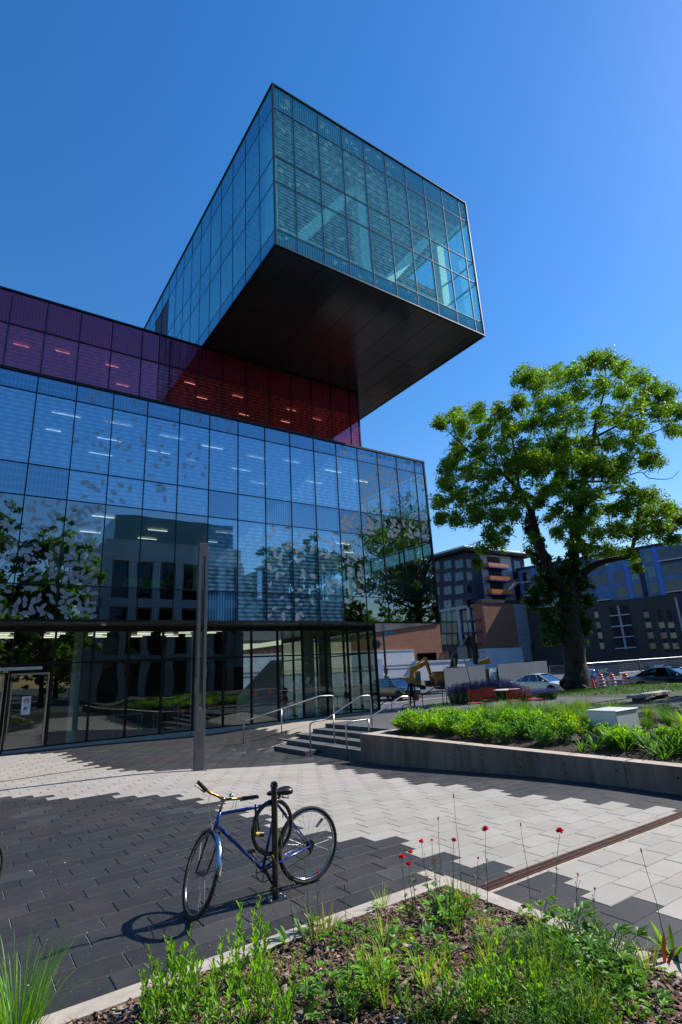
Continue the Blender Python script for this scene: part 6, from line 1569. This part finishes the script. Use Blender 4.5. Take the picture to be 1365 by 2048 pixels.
def strap_mesh(seed,n=26,H=.5,w_=.032,bend=1.5,tones=(.7,1.3)):
    r=random.Random(seed); b=MB()
    for k in range(n):
        a=r.uniform(0,2*PI); el=r.uniform(.75,1.4); blade(b,(math.cos(a)*.03,math.sin(a)*.03,0),(math.cos(a)*math.cos(el),math.sin(a)*math.cos(el),math.sin(el)),H*r.uniform(.6,1.15),w_*r.uniform(.7,1.2),bend*r.uniform(.5,1.3),0,r.uniform(*tones),6)
    return b
def proto(name,label,cat,group,meshes):
    """meshes: [(part name, MB, materials)]"""
    t=thing(name,label,cat,(0,0,-50),0,group)
    for nm,mb,ms in meshes: mb.build(nm,ms,t)
    return t
def place(pr,used,x,y,z,rz,s,label=None):
    if pr not in used: used.add(pr); o=pr; o.location=(x,y,z); o.rotation_euler=(0,0,rz); o.scale=(s,)*3 if not hasattr(s,'__len__') else s
    else: o=dup(pr,loc=(x,y,z),rz=rz,scale=s)
    if label: o['label']=label
    return o
used=set(); pr_=random.Random(77)
GB='leafy green bushes in the raised bed'; GG='tall grass clumps in the raised bed'; GS='strap-leaved plants in the raised bed'
bushes=[proto('leafy_bush','fresh green rounded leafy bush in the raised bed behind the concrete wall','bush',GB,[('foliage',bush_mesh(i,.42,.52,L=(.06,.05,.07)[i-1]),[(m_g1,leafmat('deep_green_leaf',(.085,.235,.030),.4),leafmat('lime_leaf',(.19,.38,.03),.45))[i-1],m_stem])]) for i in (1,2,3)]
grasses=[proto('grass_clump','tall arching green grass clump in the raised bed behind the leafy bushes','grass clump',GG,[('blades',grass_mesh(i+10),[m_g2 if i else m_g4])]) for i in (0,1,2)]
straps=[proto('strap_leaved_plant','clump of arching strap leaves near the edge of the raised bed','plant',GS,[('leaves',strap_mesh(i+20),[m_g2])]) for i in (0,1)]
def bz(x,y): return soilz(x,y)-.01
# bushes: dense band along the wall from its far end to mid frame, thinning to the right
for i in range(120):
    y=pr_.uniform(4.2,12.0); x=pr_.uniform(9.75,11.6)
    if y<7.2 and (x<10.0 or (x>10.6)): 
        continue
    if y<7.2 and pr_.random()<.3: continue
    if 5.6<y<7.6 and 10.5<x<12.6: continue
    s=pr_.uniform(.62,1.0)*(1.0 if y>7 else .8)
    place(pr_.choice(bushes),used,x,y,bz(x,y),pr_.uniform(0,6.3),(s,s,s*pr_.uniform(.85,1.1)))
for i in range(125):
    y=pr_.uniform(.5,12.0); x=pr_.uniform(11.5,15.0)
    if 4.8<y<8.0 and x<12.6: continue
    s=pr_.uniform(.55,.85)*(1.2 if y<6 else 1)
    place(pr_.choice(grasses),used,x,y,bz(x,y),pr_.uniform(0,6.3),s)
for i in range(34):
    y=pr_.uniform(3.2,6.6); x=pr_.uniform(9.55,10.7)
    place(pr_.choice(straps),used,x,y,bz(x,y),pr_.uniform(0,6.3),pr_.uniform(.7,1.1))
# lavender drift beside the terrace chairs
r=random.Random(5); b1=MB(); b2=MB()
for k in range(150):
    a=r.uniform(0,2*PI); q=.35*math.sqrt(r.random()); el=r.uniform(1.0,1.5); L=r.uniform(.45,.75); d=Vector((math.cos(a)*math.cos(el),math.sin(a)*math.cos(el),math.sin(el))); p0=Vector((math.cos(a)*q*.4,math.sin(a)*q*.4,0))
    b1.tube([p0,p0+d*L],[.004,.002],3,0,cap=False)
    for j in range(4): leaf(b1,p0+d*L*r.uniform(.1,.6),rd(r)+d,.07,.012,0,r.uniform(.6,1.2))
    for j in range(9): leaf(b2,p0+d*(L-.02-.018*j),rd(r)+Vector((0,0,.4)),.03,.02,0,r.uniform(.5,1.6))
lv=proto('lavender_plant','bushy violet-blue flowering lavender behind the red terrace chairs','plant','lavender drift on the terrace',[('stems',b1,[m_g3]),('flowers',b2,[m_lav])])
def lavpos(px_,py_,zt):
    p=onz(px_,py_,zt); return p
for i,(px_,py_,s) in enumerate(((905,1372,1.25),(918,1368,1.35),(932,1366,1.4),(946,1365,1.5),(960,1362,1.5),(974,1360,1.7),(988,1358,1.9),(1000,1358,2.0),(1012,1360,1.9),(1024,1364,1.7),(1034,1370,1.4),(1045,1378,1.2),(1080,1378,1.1),(1092,1382,1.1),(1052,1384,1.0),(1104,1384,1.0))):
    D=27.5 if px_<1040 else 25.5
    P=atD((px_,py_),D); g=gz(P.x,P.y); s=max(.7,(P.z-g)/.66); place(lv,used,P.x,P.y,g,i*1.3,(max(1.,s*.8),max(1.,s*.8),s))
# lawn round the tree and rough grass on the terrace edge: uncountable blades
r=random.Random(9); b=MB()
for k in range(9000):
    x=r.uniform(24,34.1); y=r.uniform(12,29)
    if (x-29)**2/40+(y-21)**2/70>1: continue
    a=r.uniform(0,2*PI); z=gz(x,y); h=r.uniform(.06,.13); w_=.02; b.add([(x-w_*math.cos(a),y-w_*math.sin(a),z),(x+w_*math.cos(a),y+w_*math.sin(a),z),(x+r.uniform(-.05,.05),y+r.uniform(-.05,.05),z+h)],((0,1,2),),0,r.uniform(.6,1.4))
tag(b.build('lawn_grass',[leafmat('lawn_blade',(.05,.13,.02),.4)]),'short grass of the lawn round the big tree','grass',kind='stuff')
sheet('lawn',rng(23.5,34.15,.8),rng(11.5,29,.8),gz,-.004,m_lawn)
# ---------------------------------------------------------------- near bed
def bedpt(px_,py_):
    z=-.02
    for _ in range(6): p=onz(px_,py_,z); z=bedz(p.x,p.y)
    return p
# mulch: bark chips, countless
r=random.Random(31); b=MB()
def inbed(x,y): return x<BEDX-kw-.01 and y<BEDY-kw-.01
cnt=0
mm=[mat('bark_chip_dark',(.065,.036,.024),.9,var=.4,scale=30),mat('bark_chip_brown',(.22,.115,.072),.9,var=.4,scale=30),mat('bark_chip_pale',(.42,.29,.22),.9,var=.3,scale=30),mat('bark_chip_grey',(.26,.20,.17),.9,var=.3,scale=30)]
while cnt<26000:
    x=r.uniform(-.6,BEDX-kw); y=r.uniform(1.3,BEDY-kw)
    if not inbed(x,y) or (x*.55+y*.78)<1.7: continue
    cnt+=1; L=r.uniform(.007,.026)*(1.7 if r.random()<.12 else 1); w_=L*r.uniform(.25,.6); h=w_*r.uniform(.2,.5)
    z=bedz(x,y)+r.uniform(.0,.02); a=r.uniform(0,2*PI); e_=r.gauss(0,.35); u=Vector((math.cos(a)*math.cos(e_),math.sin(a)*math.cos(e_),math.sin(e_))); v=Vector((-math.sin(a),math.cos(a),r.gauss(0,.3))).normalized(); n_=u.cross(v); c=Vector((x,y,z))
    b.add([c-u*L-v*w_*.5,c-u*L*.9+v*w_,c+u*L+v*w_*.6,c+u*L*.8-v*w_,c-u*L*.6-v*w_*.4+n_*h,c-u*L*.6+v*w_*.6+n_*h,c+u*L*.7+v*w_*.5+n_*h,c+u*L*.6-v*w_*.6+n_*h],((4,5,6,7),(0,1,5,4),(1,2,6,5),(2,3,7,6),(3,0,4,7)),r.choice((0,0,0,1,1,1,1,2,3)))
tag(b.build('bark_mulch',mm),'brown bark chip mulch covering the near planting bed','mulch',kind='stuff')
# leafy upright perennial (narrow leaves in whorls up each stem)
def perennial(seed,ns=9,H=.34,L=.062,w_=.018,spread=.13):
    r=random.Random(seed); b=MB()
    for k in range(ns):
        a=r.uniform(0,2*PI); q=spread*math.sqrt(r.random()); h=H*r.uniform(.55,1.1); p0=Vector((math.cos(a)*q*.4,math.sin(a)*q*.4,0)); tip=Vector((math.cos(a)*q*1.1,math.sin(a)*q*1.1,h)); mid=(p0+tip)/2+Vector((r.gauss(0,.015),r.gauss(0,.015),0))
        b.tube([p0,mid,tip],[.0035,.0028,.0015],4,1,cap=False)
        nn=int(h/.021)
        for j in range(nn):
            t=(j+.5)/nn; p=(p0.lerp(mid,t*2) if t<.5 else mid.lerp(tip,t*2-1)); an=j*2.4+r.uniform(-.3,.3); el=.35+.9*t
            ll=L*(1.1-.6*abs(t-.45))*r.uniform(.8,1.2)*(1 if t<.93 else .6)
            leaf(b,p,(math.cos(an)*math.cos(el),math.sin(an)*math.cos(el),math.sin(el)),ll,w_*r.uniform(.8,1.2),0,r.uniform(.7,1.3))
    return b
GP='leafy upright perennials in the near bed'
pers=[proto('leafy_perennial','bright green leafy perennial with narrow leaves in the near bed','plant',GP,[('foliage',perennial(i+40,ns=(8,6,10)[i]),[m_g1,m_stem])]) for i in (0,1,2)]
def ground_cover(seed,n=420,R=.17,H=.16,L=.03,w_=.006):
    r=random.Random(seed); b=MB()
    for k in range(n):
        a=r.uniform(0,2*PI); q=R*math.sqrt(r.random()); h=H*(1-(q/R)**2*.6)*r.random(); p=Vector((math.cos(a)*q,math.sin(a)*q,h)); d=rd(r)+Vector((0,0,.9))
        leaf(b,p,d,L*r.uniform(.6,1.5),w_*r.uniform(.7,1.5),0,r.uniform(.6,1.35),up=rd(r))
        if k%6==0: b.tube([(p.x*.3,p.y*.3,0),tuple(p)],[.002,.0012],3,1,cap=False)
    return b
covs=[proto('feathery_plant','low feathery fine-leaved green plant in the near bed','plant','feathery low plants in the near bed',[('foliage',ground_cover(i+50),[(m_g3,m_g2)[i%2],m_stem])]) for i in (0,1)]
def broad(seed,n=9,H=.16,L=.075,w_=.05):
    r=random.Random(seed); b=MB()
    for k in range(n):
        a=r.uniform(0,2*PI); el=r.uniform(.5,1.3); d=Vector((math.cos(a)*math.cos(el),math.sin(a)*math.cos(el),math.sin(el))); p=d*H*r.uniform(.5,1.1)
        b.tube([(0,0,0),p*.6+Vector((0,0,.01)),p],[.003,.0025,.002],4,1,cap=False)
        for q in (-.75,-.35,0,.35,.75):        # lobed leaf made of overlapping fingers
            aa=a+q; leaf(b,p,(math.cos(aa)*.9,math.sin(aa)*.9,.25+r.uniform(-.2,.2)),L*(1-.25*abs(q))*r.uniform(.85,1.1),w_*.55,0,r.uniform(.8,1.25))
    return b
brs=[proto('lobed_leaf_plant','small plant with broad lobed yellow-green leaves in the near bed','plant','lobed-leaf plants in the near bed',[('foliage',broad(i+60),[(m_g4,m_g1,m_g2)[i],m_stem])]) for i in (0,1,2)]
r=random.Random(15)
def put(kind,px_,py_,s,rz=None):
    p=bedpt(px_,py_)
    if inbed(p.x-.03,p.y-.03): place(kind,used,p.x,p.y,p.z-.01,r.uniform(0,6.3) if rz is None else rz,s)
for q in ((330,2010,.95),(365,2000,1.0),(350,2044,.9),(395,2030,.9),(300,2040,.7),(470,1975,.95),(505,1930,1.15),(520,1960,1.0),(490,2010,.9),(540,1990,.7),(440,2045,.8),(520,2040,.75),(560,2045,.6),(410,2070,.9),(470,2090,1.),(360,2090,1.),(300,2080,.9),(560,2110,1.)): put(r.choice(pers),*q)
for i in range(20):        # scattered green over the right of the bed
    x=r.uniform(860,1300); y=r.uniform(1830,2120)
    if y<1800+abs(x-900)*.35: continue
    if r.random()<.5: put(r.choice(pers),x,y,r.uniform(.35,.7))
    else: put(r.choice(covs),x,y,r.uniform(.7,1.2))
for i in range(15):
    x=r.uniform(960,1240); y=r.uniform(1790,2080)
    if y<1760+abs(x-900)*.33+40: continue
    put(r.choice(covs),x,y,r.uniform(.8,1.4))
for q in ((1140,1880,1.4),(1165,1905,1.5),(1200,1890,1.3),(1225,1930,1.5),(1190,1950,1.3),(1240,1965,1.2),(1265,1905,1.),(1100,1830,1.),(1060,1790,1.1),(1000,1770,1.),(960,1790,1.),(930,1830,1.1),(900,1860,1.2),(880,1800,.9),(640,1870,.9),(665,1900,.9),(690,1880,.7),(740,1880,.8),(770,1910,1.),(800,1890,.8),(780,1780,.9),(795,1765,.9),(640,1990,.9),(660,2035,1.),(610,2020,.8),(830,1960,.8),(760,1990,1.1),(720,2010,.9),(1290,1990,.6),(1330,1960,.5),(1250,2020,.8),(1310,1790,.8),(1150,1800,1.),(1200,1830,.8),(870,1910,1.),(820,1840,.7),(1280,1850,.9),(1340,1870,.9),(1130,1790,.8),(1085,1850,1.2)): put(r.choice(brs),*q)
for i in range(46):
    x=r.uniform(600,1360); y=r.uniform(1800,2048); put(r.choice(brs),x,y,r.uniform(.35,.8))
for q in ((760,2020,.8),(700,2040,.6),(1010,1980,.8),(600,1960,.45),(880,2030,1.),(940,2040,1.),(1000,2044,1.),(1080,2040,.9)): put(r.choice(pers),*q)
# the big loose grass tuft at the lower left, and small strappy tulip leaves
GT=bedpt(28,2075)
P=ground_hit(40,2050); t=thing('grass_tuft','tall loose tuft of long green grass blades at the lower left corner','grass clump',(P.x-.03,P.y-.15,bedz(P.x,P.y-.3)-.02))
r=random.Random(4); b=MB()
for k in range(120):
    a=r.uniform(0,2*PI); q=.12*math.sqrt(r.random()); el=r.uniform(1.0,1.52); blade(b,(math.cos(a)*q,math.sin(a)*q,0),(math.cos(a)*math.cos(el),math.sin(a)*math.cos(el),math.sin(el)),r.uniform(.25,.62),r.uniform(.005,.010),r.uniform(.2,1.4),0,r.uniform(.7,1.4),6)
b.build('blades',[leafmat('long_grass_blade',(.11,.26,.03),.4,rough=.4)],t)
def clump(label,px_,py_,n,H,w_,m,seed,bend=.9,s_rng=(.7,1.3),cat='plant',name='tulip_leaves'):
    p=bedpt(px_,py_); t=thing(name,label,cat,(p.x,p.y,p.z-.01)); strap_mesh(seed,n,H,w_,bend,s_rng).build('leaves',[m],t); return t,p
clump('faded tulip clump, upright green leaves on the kerb edge below the rack post',612,1872,7,.24,.034,m_g3,71,.5)
clump('withered straw and bronze tulip leaves right beside the faded green clump',650,1868,9,.20,.02,m_straw,72,.7)
clump('green tulip leaves with one broad folded blade, left of the faded clump',580,1885,5,.16,.045,m_g2,73,.9)
clump('bronze and red pointed leaves low at the right edge of the near bed',1325,1930,5,.17,.026,m_bronze,74,.7)
clump('broad upright green leaves behind the bronze leaves at the right edge',1345,1905,7,.24,.035,m_g1,75,.5)
clump('broad iris-like green leaves near the corner of the kerb',900,1850,11,.26,.034,m_g2,76,.7)
clump('small green tulip leaves in mulch at the bottom of the photo centre',806,2010,5,.17,.026,m_g2,77,.3)
clump('folded green leaves low in the mulch left of the bottom centre',600,2046,5,.12,.04,m_g1,78,.8)
clump('small upright green leaves left of the red flowers near the kerb corner',872,1830,7,.22,.03,m_g3,79,.5)
# bare seed stalks
def stalk(label,top,base,m,pod=True,r_=.0022,hook=0):
    p=bedpt(*base); d=(p-CAM).dot(VN); q=atD(top,d); t=thing('seed_stalk',label,'plant',tuple(p)); tip=q-p
    b=MB(); mid=tip*.5+VR*(.012*(1 if hook==0 else hook)); b.tube([(0,0,-.01),tip*.25+VR*.004,mid,tip*.8,tip],[r_*1.3,r_*1.2,r_,r_*.8,r_*.7],5,cap=True); b.build('stem',[m],t,smooth=True)
    if pod: b=MB(); dd=tip.normalized(); b.tube([tip-dd*.004,tip+dd*.008,tip+dd*.022,tip+dd*.03],[.0025,.0055,.005,.002],7); b.build('seed_pod',[m_bud],t,smooth=True)
for a in (('tallest thin bare stalk, brown tipped, above the kerb corner',(908,1595),(925,1812),m_stem),
 ('thin bare stalk with green pod standing by the leftmost cluster of red flowers',(877,1640),(880,1810),m_stem),
 ('slanting bare stalk with brown tip between the two largest red flowers',(1042,1652),(1062,1812),m_stem),
 ('long leaning brown stalk at the right edge rising from the bronze leaves',(1284,1705),(1335,1900),m_stemr),
 ('straight green stalk with yellowish pod in the open mulch below the kerb',(690,1778),(696,2010),m_stem),
 ('pale green stalk crossing the rear wheel of the blue bicycle',(608,1694),(618,1860),m_stem),
 ('green stalk rising in front of the rack post',(561,1665),(590,1880),m_stem),
 ('slanting green stalk in front of the bicycle pedals',(508,1722),(572,1885),m_stem),
 ('short bent reddish stalk left of the withered leaves',(548,1716),(628,1868),m_stemr),
 ('thin dark red stalk rising from the bottom edge left of centre',(606,1880),(610,2046),m_stemr),
 ('thin reddish twig above the withered tulip leaves',(590,1770),(640,1865),m_stemr)):
    stalk(*a[:3],a[3])
# wisps of thin grass growing out of the mulch
r=random.Random(61)
wp=proto('wispy_grass','thin wispy grass tuft growing out of the bark mulch','grass clump','wispy grass tufts in the near bed',[('blades',grass_mesh(91,H=.26,n=26,w_=.005,spread=.03,bend=.7),[leafmat('wispy_blade',(.26,.36,.06),.45)])])
for i in range(38):
    x=r.uniform(620,1350); y=r.uniform(1780,2060); put(wp,x,y,r.uniform(.5,1.15))
# red flowers
def flower(label,top,base,size=.026,leaves=5,side=None):
    size*=1.45
    p=bedpt(*base); d=(p-CAM).dot(VN); q=atD(top,d); t=thing('red_flower',label,'flower',tuple(p)); tip=q-p; r=random.Random(int(top[0]*7+top[1]))
    b=MB(); b.tube([(0,0,-.01),tip*.3+VR*.008,tip*.7-VR*.004,tip-Vector((0,0,size*.3))],[.003,.0026,.002,.0016],5)
    for k in range(2):
        h=r.uniform(.45,.8); e=tip*h+VR*r.uniform(-.04,.04)+Vector((0,0,r.uniform(.02,.05))); b.tube([tip*(h-.08),e],[.0015,.001],4); b.sphere(tuple(e),.005,6)
    for k in range(leaves):
        h=r.uniform(.15,.7); a=r.uniform(0,6.3); 
        for w_ in (-.5,0,.5): leaf(b,tip*h,(math.cos(a+w_),math.sin(a+w_),.5),r.uniform(.022,.04),.010,0,r.uniform(.7,1.2))
    b.build('stem',[m_stem],t)
    b=MB()
    if size>.012:
        for ring_,(nn,el,rr_) in enumerate(((6,-.35,.8),(7,.05,1.),(6,.5,.9),(5,.95,.8),(4,1.35,.65))):
            for k in range(nn):
                a=2*PI*k/nn+ring_*.5+r.uniform(-.2,.2); e=el+r.uniform(-.2,.2); leaf(b,tip,(math.cos(a)*math.cos(e),math.sin(a)*math.cos(e),math.sin(e)),size*rr_,size*rr_*.9,0,r.uniform(.6,1.3),up=rd(r)*.3+Vector((0,0,1)))
    else: b.sphere(tuple(tip),size*.8,8,0,(1,1,1.3))
    b.build('petals',[m_flr],t)
for a in (('largest red double flower, on a straight stem left of the drain grate',(971,1658),(975,1815),.026),
 ('red double flower on a leafy stem in front of the drain grate, rightmost of all',(1120,1662),(1106,1830),.026),
 ('red flower head low over the kerb, largest of the left cluster',(804,1714),(812,1830),.024),
 ('red flower just right of the largest head in the left cluster',(821,1704),(832,1832),.018),
 ('red flower nodding below the others in the left cluster',(818,1728),(826,1836),.019),
 ('red flower beside the thin podded stalk',(843,1683),(862,1830),.019),
 ('small red flower bud just right of the podded stalk',(864,1680),(876,1835),.010),
 ('red flower left of the tallest bare stalk',(908,1680),(905,1815),.018),
 ('small red bud low between the bare stalk and the largest flower',(957,1716),(950,1812),.009),
 ('tiny red bud low beside the stalks above the kerb corner',(870,1720),(880,1830),.008),
 ('small orange-red flower against the rear tyre of the bicycle',(636,1745),(634,1865),.012),
 ('tiny bud stem right of the rightmost red flower',(1156,1748),(1150,1840),.007),
 ('short budding stem with dark head near the kerb on the right',(1190,1777),(1186,1850),.007)): flower(*a)
# pebbles of stray litter by the wall foot
